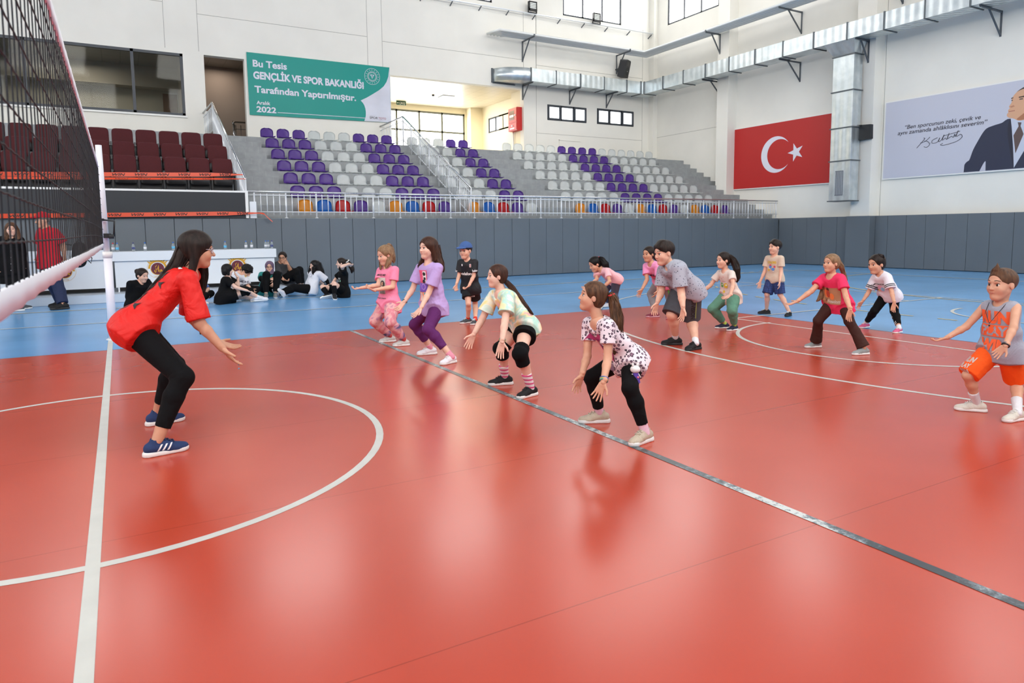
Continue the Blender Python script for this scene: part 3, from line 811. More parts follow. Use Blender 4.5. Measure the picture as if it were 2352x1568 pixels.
# ------------------------------------------------------------------ banner, flag, poster
def dist_curve(pts): return pts
M_TEAL = mat('banner_teal', C(14, 146, 136), 0.34, spec=0.22, bump=0.10, bscale=0.9, bdist=0.15)
M_PRINT = mat('banner_white', C(212, 214, 230), 0.35)
bn = empty('banner', (7.2, 21.27, 5.68)); tag(bn, 'teal and white vinyl banner with Turkish lettering hung above the seats', 'banner')
bo = bn.location
def toL(mb, o):
    mb.v = [(p[0] - o[0], p[1] - o[1], p[2] - o[2]) for p in mb.v]; return mb
toL(MB().prism([(4.53, 5.66), (9.88, 5.74), (9.86, 7.87), (4.51, 7.85)], (0, 21.27, 0), (1, 0, 0), (0, 0, 1), 0.012), bo).build('banner_sheet', M_TEAL, bn)
Y_ = 21.257
curl = [(9.855, 7.868), (9.80, 7.51), (9.72, 7.30), (9.60, 7.12), (9.40, 6.95), (9.14, 6.78), (8.90, 6.63), (8.65, 6.5), (8.74, 6.41), (8.79, 6.33), (8.83, 6.2), (8.845, 6.05), (8.835, 5.92), (8.80, 5.8), (8.77, 5.73), (9.875, 5.745)]
mbq = MB(); mbq.add([(x, Y_ - 0.003, z) for x, z in curl], [tuple(range(len(curl)))])
toL(mbq, bo).build('curled_corner', mat('banner_pale', C(205, 208, 222), 0.3, vary=0.10, vscale=1.2), bn)
tx = MB(); U, V = (1, 0, 0), (0, 0, 1)
add_text(tx, 'Bu Tesis', (4.71, Y_, 7.375), U, V, 1.19, 0.235, bold=0.028)
add_text(tx, 'GENÇLİK VE SPOR BAKANLIĞI', (4.71, Y_, 6.955), U, V, 4.11, 0.25, bold=0.04)
add_text(tx, 'Tarafından Yaptırılmıştır.', (4.73, Y_, 6.47), U, V, 3.74, 0.235, bold=0.028)
add_text(tx, 'Aralık', (4.78, Y_, 6.055), U, V, 0.48, 0.125, bold=0.02)
add_text(tx, '2022', (4.77, Y_, 5.785), U, V, 0.69, 0.20, bold=0.03)
tx.add([(5.5, Y_ - .004, 5.80), (8.82, Y_ - .004, 5.835), (8.82, Y_ - .004, 5.855), (5.5, Y_ - .004, 5.82)], [(0, 1, 2, 3)])
toL(tx, bo).build('lettering', M_PRINT, bn)
em = MB(); ec = (9.14, 7.45)
def flat_ring(mb, cx, cz, y, r0, r1, n=48):
    vs = []; fs = []
    for i in range(n):
        a = 2 * PI * i / n
        for r in (r0, r1): vs.append((cx + r * math.cos(a), y, cz + r * math.sin(a)))
    for i in range(n): j = (i + 1) % n; fs.append((2 * i, 2 * i + 1, 2 * j + 1, 2 * j))
    mb.add(vs, fs)
flat_ring(em, *ec, Y_ - .004, 0.30, 0.312); flat_ring(em, *ec, Y_ - .004, 0.195, 0.20); flat_ring(em, *ec, Y_ - .004, 0.135, 0.14)
for i in range(16):
    a = 2 * PI * i / 16; flat_ring(em, ec[0] + 0.25 * math.cos(a), ec[1] + 0.25 * math.sin(a), Y_ - .004, 0.0, 0.014, 6)
for i in range(40):
    a = 2 * PI * i / 40; c = Vector((math.cos(a), 0, math.sin(a))); s = Vector((-c.z, 0, c.x)) * 0.006; b = Vector((ec[0], Y_ - .004, ec[1])) + c * 0.15
    em.add([b - s, b + c * 0.035 - s, b + c * 0.035 + s, b + s], [(0, 1, 2, 3)])
for s in (-1, 1):      # three figures with raised arms
    em.add([(ec[0] + s * x, Y_ - .004, ec[1] + z) for x, z in ((0.0, -0.10), (0.05, 0.02), (0.085, 0.06), (0.06, 0.07), (0.02, 0.02), (0.012, -0.03))], [(0, 1, 2, 3, 4, 5)])
    flat_ring(em, ec[0] + s * 0.045, ec[1] + 0.055, Y_ - .005, 0, 0.018, 8)
flat_ring(em, ec[0], ec[1] + 0.06, Y_ - .005, 0, 0.016, 8)
em.add([(ec[0] + 0.045 * math.cos(a) * k - (0.012 if k < 1 else 0), Y_ - .004, ec[1] + 0.1 + 0.045 * math.sin(a) * k) for k in (1, 0.72) for a in [2.0 + 3.2 * i / 8 for i in range(9)]], [(i, i + 1, i + 10, i + 9) for i in range(8)])
toL(em, bo).build('round_emblem', M_PRINT, bn)
t1 = MB(); add_text(t1, 'SPOR', (8.99, Y_ - .004, 5.835), U, V, 0.335, 0.085, bold=0.012)
t1.add([(9.0, Y_ - .008, 5.945), (9.25, Y_ - .008, 5.945), (9.0, Y_ - .008, 5.952)], [(0, 1, 2)]); t1.add([(9.35, Y_ - .008, 5.80), (9.66, Y_ - .008, 5.808), (9.35, Y_ - .008, 5.806)], [(0, 1, 2)])
toL(t1, bo).build('dark_lettering', mat('print_dark', C(60, 50, 60), 0.4), bn)
t2 = MB(); add_text(t2, 'TOTO', (9.345, Y_ - .004, 5.835), U, V, 0.315, 0.08, bold=0.004); toL(t2, bo).build('red_lettering', mat('print_red', C(150, 40, 60), 0.4), bn)

XF = XW - 0.05
fl = empty('wall_flag', (XF, 13.75, 3.05)); tag(fl, 'red panel with white crescent and star fixed to the end wall', 'flag'); fo = fl.location
def wallprism(mb, pts, x, t):     # points (y,z) on the end wall, facing -x ; thickness towards the wall
    n = len(pts); a = [(x, y, z) for y, z in pts]; b = [(x + t, y, z) for y, z in pts]
    mb.add(a + b, [tuple(range(n)), tuple(range(2 * n - 1, n - 1, -1))] + [(i, n + i, n + (i + 1) % n, (i + 1) % n) for i in range(n)])
    return mb
toL(wallprism(MB(), [(16.21, 3.05), (16.21, 5.64), (11.30, 5.64), (11.30, 3.03)], XF - 0.02, 0.05), fo).build('flag_panel', M_WHITE, fl)
toL(wallprism(MB(), [(16.17, 3.09), (16.17, 5.60), (11.34, 5.60), (11.34, 3.07)], XF - 0.026, 0.004), fo).build('red_field', mat('flag_red', C(186, 34, 34), 0.45), fl)
cz, cy = 4.345, 13.86
cres = []; cy2 = cy - 0.17
a1 = 0.62
for i in range(41):
    a = a1 + (2 * PI - 2 * a1) * i / 40; cres.append((cy - 0.72 * math.cos(a), cz + 0.72 * math.sin(a)))
inner = []
i0 = cres[0]; i1 = cres[-1]
for i in range(1, 40):
    r2 = math.hypot(i0[0] - cy2, i0[1] - cz); aa = math.atan2(i0[1] - cz, -(i0[0] - cy2))
    a = aa + (2 * PI - 2 * aa) * i / 40; inner.append((cy2 - r2 * math.cos(a), cz + r2 * math.sin(a)))
mbq = MB()
allp = cres + inner[::-1]; xx = XF - 0.03
vs = [(xx, y, z) for y, z in cres] + [(xx, y, z) for y, z in [cres[0]] + inner + [cres[-1]]]
mbq.add(vs, [(i, i + 1, 41 + i + 1, 41 + i) for i in range(40)])
st = []
sc_ = (12.93, 4.345)
for i in range(10):
    a = PI + i * PI / 5 + PI; r = 0.37 if i % 2 == 0 else 0.37 * 0.382
    st.append((xx, sc_[0] + r * math.cos(a), sc_[1] + r * math.sin(a)))
mbq.add(st + [(xx, sc_[0], sc_[1])], [(i, (i + 1) % 10, 10) for i in range(10)])
toL(mbq, fo).build('crescent_and_star', mat('flag_white', C(226, 226, 238), 0.5), fl)

def poster_mat():
    t = NT('poster_print'); v = t.coords('Object', (1, 0.35, 1), (0.5, 0, 0))
    w = t.n('ShaderNodeTexWave'); t.l(v, w.inputs['Vector']); w.inputs['Scale'].default_value = 0.35; w.inputs['Distortion'].default_value = 3.0; w.inputs['Detail'].default_value = 1
    r = t.ramp(w.outputs['Fac'], [(0.35, C(196, 198, 212)), (0.7, C(208, 210, 222))]); t.l(r.outputs['Color'], t.b.inputs['Base Color']); t.b.inputs['Roughness'].default_value = 0.4
    return t.m
ps = empty('wall_poster', (XF, 7.2, 3.04)); tag(ps, 'wide pale poster with a Turkish quotation and a man in a dark suit', 'poster'); po = ps.location
toL(wallprism(MB(), [(9.42, 3.03), (9.42, 5.66), (3.9, 5.66), (3.9, 3.03)], XF - 0.02, 0.05), po).build('poster_frame', M_WHITE, ps)
xp = XF - 0.026
toL(wallprism(MB(), [(9.38, 3.07), (9.38, 5.62), (3.94, 5.62), (3.94, 3.07)], xp, 0.004), po).build('poster_sheet', poster_mat(), ps)
def wtext(mb, s, y, z, w, h, **k):   # text on the end wall reads towards -y
    add_text(mb, s, (xp, y, z), (0, -1, 0), (0, 0, 1), w, h, lift=0.005, **k)
q = MB(); wtext(q, '“Ben sporcunun zeki, çevik ve', 8.69, 4.66, 2.32, 0.13, bold=0.008, shear=0.2); toL(q, po).build('quotation_line', mat('print_black', C(52, 50, 60), 0.5), ps); q = MB(); wtext(q, 'aynı zamanda ahlâklısını severim”', 8.93, 4.49, 2.75, 0.13, bold=0.008, shear=0.2)
toL(q, po).build('quotation_line', mat('print_black', C(52, 50, 60), 0.5), ps)
def stroke(mb, pts, r=0.008):
    P_ = [(xp - 0.006, y, z) for y, z in pts]
    out = []
    for i in range(len(P_) - 1):
        p0 = Vector(P_[max(i - 1, 0)]); p1 = Vector(P_[i]); p2 = Vector(P_[i + 1]); p3 = Vector(P_[min(i + 2, len(P_) - 1)])
        for k in range(5):
            t = k / 5; out.append(0.5 * ((2 * p1) + (p2 - p0) * t + (2 * p0 - 5 * p1 + 4 * p2 - p3) * t * t + (3 * p1 - p0 - 3 * p2 + p3) * t ** 3))
    out.append(Vector(P_[-1])); mb.tube(out, r, 5)
q = MB()
stroke(q, [(8.27, 3.99), (8.12, 4.15), (8.02, 4.27), (8.06, 4.29)]); stroke(q, [(8.16, 4.14), (8.0, 4.18), (7.86, 4.30)]); stroke(q, [(8.03, 4.19), (7.92, 4.16), (7.86, 4.06), (7.95, 3.98), (8.04, 4.01)])
stroke(q, [(7.84, 4.10), (7.835, 4.11)]); stroke(q, [(7.62, 4.25), (7.78, 4.18), (7.77, 4.09), (7.62, 4.11), (7.55, 4.24), (7.58, 4.12), (7.5, 4.16), (7.42, 4.32), (7.47, 4.15), (7.38, 4.21), (7.33, 4.16), (7.27, 4.35), (7.32, 4.18), (7.2, 4.24), (7.14, 4.2), (7.1, 4.3), (7.08, 4.22), (7.0, 4.4), (7.05, 4.22), (6.93, 4.27), (6.88, 4.18), (7.05, 4.06), (7.4, 3.99), (7.52, 4.01), (7.45, 4.05)])
stroke(q, [(7.45, 4.28), (7.1, 4.34), (6.95, 4.37)])
toL(q, po).build('signature', mat('print_black', C(52, 50, 60), 0.5), ps)
def shape(name, col, pts, lift, rough=0.45):
    if name in ('suit', 'face', 'hair', 'jaw_shade', 'lapel'):      # smooth the outline
        n_ = len(pts); out = []
        for i in range(n_):
            p0, p1, p2, p3 = (Vector((*pts[(i + k) % n_], 0)) for k in (-1, 0, 1, 2))
            straight = name == 'suit' and (p1.y < 3.1 or p2.y < 3.1)
            for k in range(1 if straight else 4):
                t = k / 4; c = 0.5 * ((2 * p1) + (p2 - p0) * t + (2 * p0 - 5 * p1 + 4 * p2 - p3) * t * t + (3 * p1 - p0 - 3 * p2 + p3) * t ** 3); out.append((c.x, max(3.08, c.y)))
        pts = out
    q = MB(); q.add([(xp - lift, y, z) for y, z in pts], [tuple(range(len(pts)))])
    return toL(q, po).build(name, mat('print_' + name, C(*col), rough), ps)
suit = [(6.78, 3.08), (6.77, 3.3), (6.70, 3.4), (6.63, 3.46), (6.54, 3.75), (6.41, 4.02), (6.29, 4.24), (6.18, 4.36), (5.98, 4.42), (5.79, 4.46), (5.56, 4.55), (5.0, 4.3), (4.6, 4.4), (4.2, 4.25), (4.0, 3.9), (3.95, 3.08), (6.16, 3.08), (6.17, 3.36), (6.24, 3.28), (6.33, 3.08)]
shape('suit', (38, 44, 68), suit, 0.002)
shape('shirt', (200, 206, 222), [(5.56, 4.56), (5.52, 4.3), (5.45, 3.7), (5.40, 3.10), (5.2, 3.5), (5.0, 3.9), (4.95, 4.45), (5.2, 4.62)], 0.004)
shape('tie', (92, 74, 72), [(5.37, 4.42), (5.27, 4.40), (5.29, 4.3), (5.20, 4.06), (5.38, 3.52), (5.46, 4.05), (5.34, 4.30)], 0.0065)
shape('face', (216, 166, 132), [(5.66, 4.64), (5.60, 4.58), (5.48, 4.54), (5.33, 4.46), (5.1, 4.5), (4.95, 4.7), (4.85, 4.95), (4.8, 5.25), (5.0, 5.42), (5.24, 5.39), (5.42, 5.31), (5.52, 5.2), (5.56, 5.12), (5.56, 5.02), (5.62, 4.91), (5.60, 4.86), (5.64, 4.80), (5.63, 4.74), (5.66, 4.70)], 0.0085)
shape('jaw_shade', (176, 116, 84), [(5.40, 4.50), (5.2, 4.48), (5.0, 4.62), (4.9, 4.9), (4.88, 5.2), (5.02, 5.0), (5.14, 4.74), (5.3, 4.60)], 0.010)
shape('lapel', (28, 32, 52), [(5.56, 4.52), (5.62, 4.35), (5.60, 4.0), (5.50, 3.5), (5.41, 3.14), (5.44, 3.6), (5.50, 4.1)], 0.0075)
shape('hair', (70, 60, 56), [(5.44, 5.30), (5.24, 5.42), (5.0, 5.46), (4.8, 5.38), (4.72, 5.1), (4.8, 5.0), (4.9, 5.26), (5.1, 5.36), (5.3, 5.35)], 0.012)
shape('eyebrow', (60, 46, 42), [(5.575, 5.15), (5.52, 5.16), (5.52, 5.13), (5.575, 5.12)], 0.012); shape('eyebrow', (60, 46, 42), [(5.38, 5.15), (5.2, 5.16), (5.2, 5.12), (5.38, 5.12)], 0.012)
shape('eye', (70, 62, 62), [(5.565, 5.09), (5.53, 5.09), (5.53, 5.06), (5.565, 5.06)], 0.012); shape('eye', (70, 62, 62), [(5.36, 5.09), (5.27, 5.09), (5.27, 5.06), (5.36, 5.06)], 0.012)
shape('mouth', (168, 98, 86), [(5.62, 4.775), (5.46, 4.775), (5.46, 4.755), (5.62, 4.755)], 0.012)
shape('nose', (190, 132, 102), [(5.61, 4.90), (5.5, 4.93), (5.47, 4.89), (5.55, 4.865)], 0.012)

# ------------------------------------------------------------------ ducts and pipes
def galv():
    t = NT('galvanised_sheet'); v = t.coords('Object')
    n = t.noise(v, 3.0, 4); r = t.ramp(n.outputs['Fac'], [(0.3, C(196, 206, 210)), (0.7, C(226, 232, 234))]); t.l(r.outputs['Color'], t.b.inputs['Base Color'])
    sx = t.n('ShaderNodeSeparateXYZ'); t.l(v, sx.inputs[0]); ad = t.n('ShaderNodeMath', operation='ADD'); t.l(sx.outputs['X'], ad.inputs[0]); t.l(sx.outputs['Y'], ad.inputs[1])
    w = t.n('ShaderNodeMath', operation='MULTIPLY'); t.l(ad.outputs[0], w.inputs[0]); w.inputs[1].default_value = 22.0
    s = t.n('ShaderNodeMath', operation='SINE'); t.l(w.outputs[0], s.inputs[0])
    t.b.inputs['Metallic'].default_value = 0.85; t.b.inputs['Roughness'].default_value = 0.33
    t.bump(s.outputs[0], 0.25, 0.02)
    return t.m
M_GALV = galv(); M_FLANGE = mat('flange_steel', C(96, 102, 106), 0.45, 0.5); M_BRK = mat('bracket_grey', C(84, 90, 96), 0.5)
ad = empty('air_duct', (22.5, 20.8, 7.75)); tag(ad, 'long square galvanised air duct on brackets along the back and end walls', 'duct'); ao = ad.location
ZB, ZT = 7.76, 8.30; XD0, XD1 = 22.12, 22.82; YD0, YD1 = 20.40, 21.08
def flange(axis, p):
    q = MB(); e = 0.025
    if axis == 'x':
        for (a, b, c, d) in ((YD0 - e, YD1 + e, ZB - e, ZB), (YD0 - e, YD1 + e, ZT, ZT + e), (YD0 - e, YD0, ZB, ZT), (YD1, YD1 + e, ZB, ZT)): q.box(p - 0.02, p + 0.02, a, b, c, d)
    else:
        for (a, b, c, d) in ((XD0 - e, XD1 + e, ZB - e, ZB), (XD0 - e, XD1 + e, ZT, ZT + e), (XD0 - e, XD0, ZB, ZT), (XD1, XD1 + e, ZB, ZT)): q.box(a, b, p - 0.02, p + 0.02, c, d)
    toL(q, ao).build('flange', M_FLANGE, ad)
xs = [15.9, 17.18, 18.48, 19.79, 21.1, XD0]
for a, b in zip(xs, xs[1:]):
    toL(MB().box(a + 0.004, b - 0.004, YD0, YD1, ZB, ZT), ao).build('duct_section', M_GALV, ad); flange('x', a)
flange('x', 21.95)
toL(MB().box(XD0, XD1, YD0, YD1, ZB, ZT), ao).build('duct_corner', M_GALV, ad)
ys = [YD0 - 0.02] + [YD0 - 1.29 * i for i in range(1, 16)]
for a, b in zip(ys, ys[1:]):
    toL(MB().box(XD0, XD1, b + 0.004, a - 0.004, ZB, ZT), ao).build('duct_section', M_GALV, ad); flange('y', a)
# curved elbow into the back wall
q = MB(); n = 14; vs = []; fs = []; cxe, cye = 15.9, YW
ro, ri = YW - YD0, YW - YD1
for i in range(n + 1):
    a = -PI / 2 - (PI / 2) * i / n
    for (r, z) in ((ro, ZB), (ro, ZT), (ri, ZT), (ri, ZB)): vs.append((cxe + r * math.cos(a) * (1.55 if r == ro else 1.8), cye + r * math.sin(a), z))
for i in range(n):
    for k in range(4): fs.append((4 * i + k, 4 * i + (k + 1) % 4, 4 * i + 4 + (k + 1) % 4, 4 * i + 4 + k))
q.add(vs, fs); toL(q, ao).build('duct_elbow', M_GALV, ad, True).data.polygons.foreach_set('use_smooth', [k % 4 in (0, 2) for k in range(4 * n)])
toL(MB().box(14.44, 14.52, YW - 0.05, YW, ZB - 0.03, ZT + 0.03).box(14.5, 15.6, YW - 0.05, YW, ZB - 0.05, ZB - 0.01), ao).build('flange', M_FLANGE, ad)
def bracket(root, o, base, out, name='bracket', h=0.6, L=0.85):
    """triangular wall bracket: base on the wall (top), out = horizontal direction"""
    b = Vector(base); d = Vector(out); q = MB()
    q.bar(b, b + d * L, 0.05, 0.05); q.bar(b + Vector((0, 0, 0.03)), b - Vector((0, 0, h)), 0.05, 0.05, d); q.bar(b + d * L * 0.62, b - Vector((0, 0, h * 0.96)), 0.04, 0.04)
    q.bar(b + d * L, b + d * L + Vector((0, 0, 0.09)), 0.05, 0.05, d)
    return toL(q, o).build(name, M_BRK, root)
for x in (16.0, 18.5, 20.6): bracket(ad, ao, (x, YW, ZB - 0.03), (0, -1, 0))
for y in (16.8, 12.9, 9.8, 6.0, 2.6): bracket(ad, ao, (22.93 if y in (9.8,) else (XW if y != 16.8 else XW), y, ZB - 0.03), (-1, 0, 0), L=1.2 if y != 9.8 else 0.75, h=0.72)
# downward branch with a grille
vd = empty('vertical_duct', (22.5, 10.3, 2.3)); tag(vd, 'vertical galvanised duct with a grille hanging beside the red flag panel', 'duct'); vo = vd.location
zs = [2.33, 3.72, 4.85, 6.1, 7.3]
for a, b in zip(zs, zs[1:]):
    toL(MB().box(22.33, 22.80, 9.92, 10.70, a + 0.004, b - 0.004), vo).build('duct_section', M_GALV, vd)
for z in zs:
    toL(MB().box(22.29, 22.83, 9.88, 10.74, z - 0.018, z + 0.018), vo).build('flange', M_FLANGE, vd)
q = MB(); q.add([(22.33, 9.92, 7.318), (22.33, 10.70, 7.318), (22.80, 10.70, 7.318), (22.80, 9.92, 7.318), (XD0 + .01, 9.8, ZB), (XD0 + .01, 10.95, ZB), (22.80, 10.95, ZB), (22.80, 9.8, ZB)], [(0, 1, 5, 4), (1, 2, 6, 5), (2, 3, 7, 6), (3, 0, 4, 7)])
toL(q, vo).build('duct_shoe', M_GALV, vd)
q = MB(); q.box(22.315, 22.33, 10.17, 10.47, 2.52, 3.38)
g = toL(q, vo).build('grille', mat('grille_dark', C(112, 116, 124), 0.5), vd)
q = MB()
for i in range(5): q.box(22.305, 22.316, 10.19 + i * 0.06, 10.215 + i * 0.06, 2.55, 3.35)
toL(q, vo).build('grille_bar', mat('grille_light', C(170, 176, 182), 0.4, 0.4), g)
# bundle of heating pipes
hp = empty('pipe_bundle', (22.4, 20.5, 9.6)); tag(hp, 'bundle of silver heating pipes running round the corner under the upper windows', 'pipes'); ho = hp.location
M_PIPE = mat('pipe_silver', C(228, 230, 228), 0.3, 0.15)
for i in range(5):
    w = 0.17 * i; z = 9.68
    pts = [(14.2 + w * 0.9, YW - 0.15, z), (14.35 + w * 0.9, 20.36 + w, z), (22.12 + w, 20.36 + w, z), (22.12 + w, -8, z)]
    toL(MB().tube(pts, 0.055, 8), ho).build('pipe', M_PIPE, hp, True)
for x in (16.0, 21.2): bracket(hp, ho, (x, YW, 9.60), (0, -1, 0), h=0.85, L=1.0)
for y in (16.5, 12.9, 9.0): bracket(hp, ho, (XW if y != 16.5 else 22.93, y, 9.60), (-1, 0, 0), h=0.8, L=1.3 if y != 16.5 else 0.85)
lp = empty('conduit_rail', (17, 21.2, 10.8)); tag(lp, 'thin horizontal conduit rail on short arms below the upper windows', 'conduit'); lo_ = lp.location
toL(MB().tube([(2.0, 21.05, 10.72), (23.3, 21.05, 10.80)], 0.03, 8), lo_).build('conduit', M_STEEL, lp, True)
for i in range(12):
    x = 8.6 + 1.32 * i; toL(MB().bar((x, 21.05, 10.74), (x, YW, 10.62), 0.03, 0.04), lo_).build('arm', M_BRK, lp)
def floodlight(x, label):
    r = empty('floodlight', (x, 21.0, 10.82)); tag(r, label, 'floodlight', 'floodlights on the conduit rail')
    q = MB(); q.box(-0.2, 0.2, -0.05, 0.06, 0.06, 0.44); q.box(-0.2, -0.16, -0.07, -0.05, 0.06, 0.44); q.box(0.16, 0.2, -0.07, -0.05, 0.06, 0.44); q.box(-0.2, 0.2, -0.07, -0.05, 0.06, 0.13); q.box(-0.2, 0.2, -0.07, -0.05, 0.40, 0.44)
    b = q.build('lamp_housing', M_BLACK, r)
    q = MB()
    for i in range(4): q.box(-0.15, 0.15, -0.06, -0.051, 0.145 + i * 0.065, 0.19 + i * 0.065)
    q.build('lens', mat('lamp_lens', C(225, 228, 222), 0.3), b)
    MB().box(-0.22, -0.2, -0.03, 0.03, -0.02, 0.2).box(0.2, 0.22, -0.03, 0.03, -0.02, 0.2).box(-0.22, 0.22, -0.03, 0.03, -0.03, 0.0).build('yoke', M_BLACK, r)
floodlight(16.35, 'black floodlight on the conduit rail, farther from the corner')
floodlight(19.79, 'black floodlight on the conduit rail against the bright upper window')
def speaker(label, loc, rz, w, h, d, hang):
    r = empty('loudspeaker', loc); r.rotation_euler = (math.radians(12), 0, rz); tag(r, label, 'loudspeaker')
    q = MB(); q.prism([(-w / 2, 0), (w / 2, 0), (w / 2, h * 0.93), (w / 2 - 0.05, h), (-w / 2 + 0.05, h), (-w / 2, h * 0.93)], (0, d / 2, 0), (1, 0, 0), (0, 0, 1), d)
    c = q.build('cabinet', mat('speaker_black', C(24, 25, 28), 0.5), r)
    MB().tube([(0, -d / 2 - 0.003, h * 0.36), (0, -d / 2 + 0.002, h * 0.36)], w * 0.40, 24).build('woofer', mat('speaker_grille', C(16, 17, 19), 0.6), r)
    MB().prism([(-w * .3, h * .68), (w * .3, h * .68), (w * .22, h * .9), (-w * .22, h * .9)], (0, -d / 2, 0), (1, 0, 0), (0, 0, 1), 0.004).build('horn', mat('speaker_horn', C(12, 12, 14), 0.35), r)
    MB().box(-0.02, 0.02, -d / 2 - 0.006, -d / 2, h * 0.34, h * 0.38).build('badge', M_STEEL, r)
    MB().bar((0, d / 2, h * 0.5), (0, d / 2 + hang, h * 0.4), 0.05, 0.05).build('bracket', M_BLACK, r)
    return r
speaker('black loudspeaker under the heating pipes near the corner', (21.2, 20.85, 8.52), math.radians(28), 0.46, 0.78, 0.36, 0.25)
sp = empty('speaker_box', (22.78, 9.78, 4.40)); tag(sp, 'small black box with torn wrapping on the column beside the vertical duct', 'speaker'); 
MB().prism([(-0.30, 0), (0.28, 0.02), (0.27, 0.5), (-0.29, 0.53)], (0.12, 0, 0), (0, -1, 0), (0, 0, 1), 0.16).build('cabinet', mat('speaker_black', C(24, 25, 28), 0.5), sp)
MB().prism([(-0.26, 0.53), (-0.02, 0.52), (-0.2, 0.40)], (-0.06, 0, 0), (0, -1, 0), (0, 0, 1), 0.01).build('torn_wrapping', M_BLACK, sp)
cm = empty('camera_dome', (22.93, 9.9, 9.75)); tag(cm, 'small grey dome camera high on the column at the top edge', 'camera')
MB().ball((-0.08, 0, 0), 0.09, 12, 8).build('dome', mat('cam_grey', C(90, 92, 96), 0.3), cm, True); MB().box(-0.1, 0.0, -0.1, 0.1, 0.06, 0.12).build('mount', M_WHITE, cm)
# fire cabinet, exit sign
fc = empty('fire_cabinet', (16.05, 21.85, 5.85)); tag(fc, 'red fire hose cabinet on the side of the opening behind the seats', 'cabinet')
M_FIRE = mat('fire_red', C(196, 34, 32), 0.4)
MB().box(-0.26, 0.0, -0.40, 0.36, 0.0, 1.0).build('cabinet_body', M_FIRE, fc)
d = MB().box(-0.275, -0.26, -0.37, 0.33, 0.36, 0.97).build('door', M_FIRE, fc); MB().box(-0.28, -0.275, -0.18, 0.26, 0.48, 0.88).build('door_glass', mat('fire_glass', C(130, 96, 84), 0.2), d)
q = MB(); q.box(-0.284, -0.28, -0.14, 0.22, 0.60, 0.70); q.build('paper_notice', M_WHITE, d); MB().tube([(-0.275, -0.28, 0.66), (-0.30, -0.28, 0.66)], 0.035, 10).build('lock', M_STEEL, d)
d = MB().box(-0.275, -0.26, -0.37, 0.33, 0.03, 0.33).build('lower_door', M_FIRE, fc); MB().tube([(-0.275, -0.02, 0.22), (-0.30, -0.02, 0.22)], 0.035, 10).build('lock', M_STEEL, d); MB().box(-0.28, -0.275, -0.18, 0.2, 0.08, 0.13).build('name_plate', M_STEEL, d)
MB().tube([(-0.05, 0.3, 0.0), (-0.05, 0.3, -1.2)], 0.03, 8).build('supply_pipe', M_STEEL, fc, True)
ex = empty('exit_sign', (12.25, 26.2, 7.43)); tag(ex, 'small green exit sign hanging from the lobby ceiling', 'sign')
MB().box(-0.27, 0.2, -0.02, 0.02, -0.02, 0.17).build('sign_board', mat('exit_green', C(24, 74, 44), 0.5), ex)
q = MB(); add_text(q, 'ÇIKIŞ', (-0.13, -0.021, 0.02), U, V, 0.28, 0.10, bold=0.01); add_text(q, '+', (-0.25, -0.021, 0.02), U, V, 0.09, 0.1, bold=0.02); q.build('lettering', M_WHITE, ex)
sd = MB().lathe([(0.05, -0.06), (0.06, -0.03), (0.06, 0)], (0, 0, 0), 12).build('smoke_detector', M_DARKFR, None, True, (13.0, 24.2, 7.6)); tag(sd, 'small round smoke detector on the lobby ceiling', 'detector')
cv = MB().box(-0.3, 0.3, -0.3, 0.3, -0.02, 0.0).build('ceiling_vent', M_FLANGE, None, False, (13.7, 24.3, 7.6)); tag(cv, 'square grey vent in the lobby ceiling', 'vent')
sd = MB().lathe([(0.05, -0.07), (0.07, -0.03), (0.07, 0)], (0, 0, 0), 12).build('smoke_detector', M_DARKFR, None, True, (-0.75, 23.2, 8.0)); tag(sd, 'dark round detector on the ceiling behind the long window', 'detector')

# ------------------------------------------------------------------ net and poles
def net_pole(y, label):
    r = empty('net_pole', (0.0, y, 0)); tag(r, label, 'pole')
    MB().tube([(0.03, 0, 0), (0.03, 0, 1.17)], 0.052, 20).build('lower_tube', mat('pole_white', C(228, 230, 238), 0.3), r, True)
    MB().tube([(0.025, 0, 1.17), (0.01, 0, 2.57)], 0.038, 20).build('upper_tube', mat('pole_white', C(228, 230, 238), 0.3), r, True)
    MB().tube([(0.03, 0, 1.10), (0.03, 0, 1.18)], 0.06, 20).build('collar', M_WHITE, r, True)
    q = MB(); q.box(0.0, 0.09, -0.10, -0.03, 1.36, 1.42); q.tube([(0.06, -0.10, 1.38), (0.12, -0.10, 1.38)], 0.03, 12); w = q.build('winch', M_BLACK, r)
    MB().tube([(0.12, -0.10, 1.38), (0.135, -0.10, 1.58), (0.0, -0.10, 1.60)], 0.012, 8).tube([(0.02, -0.1, 1.60), (-0.12, -0.10, 1.605)], 0.016, 8).build('crank_handle', M_BLACK, w, True)
    q = MB(); q.box(0.0, 0.06, -0.05, 0.05, 0.0, 0.02); q.lathe([(0.085, 0), (0.085, 0.012), (0.06, 0.02)], (0.03, 0, 0), 18); q.build('base_plate', M_STEEL, r)
    return r
net_pole(5.46, 'white net pole with a black crank, far end of the net')
net_pole(-5.46, 'white net pole beside the camera, near end of the net')
nt = empty('volleyball_net', (0, 0, 1.25)); tag(nt, 'black volleyball net with white tapes stretched along the centre line', 'net')
rnd = random.Random(7)
NY0, NY1 = -5.36, 5.32
def netx(y, z):
    t = (z - 1.26) / 1.0
    return -0.012 - (0.016 * max(0.0, (1.5 - y) / 5.0) ** 1.5 * (1 - t) if y < 1.5 else 0.0) + 0.0015 * math.sin(y * 5.3) * (1 - t)
def nz(y, t): return 1.29 + t * (1.0 + 0.03 * (1 - (y / 5.4) ** 2) * 0) - 0.03 * (1 - t) * math.sin((y + 5) * 0.7) * 0.3
q = MB(); M_CORD = mat('net_cord', C(22, 22, 26), 0.7)
ny = 107
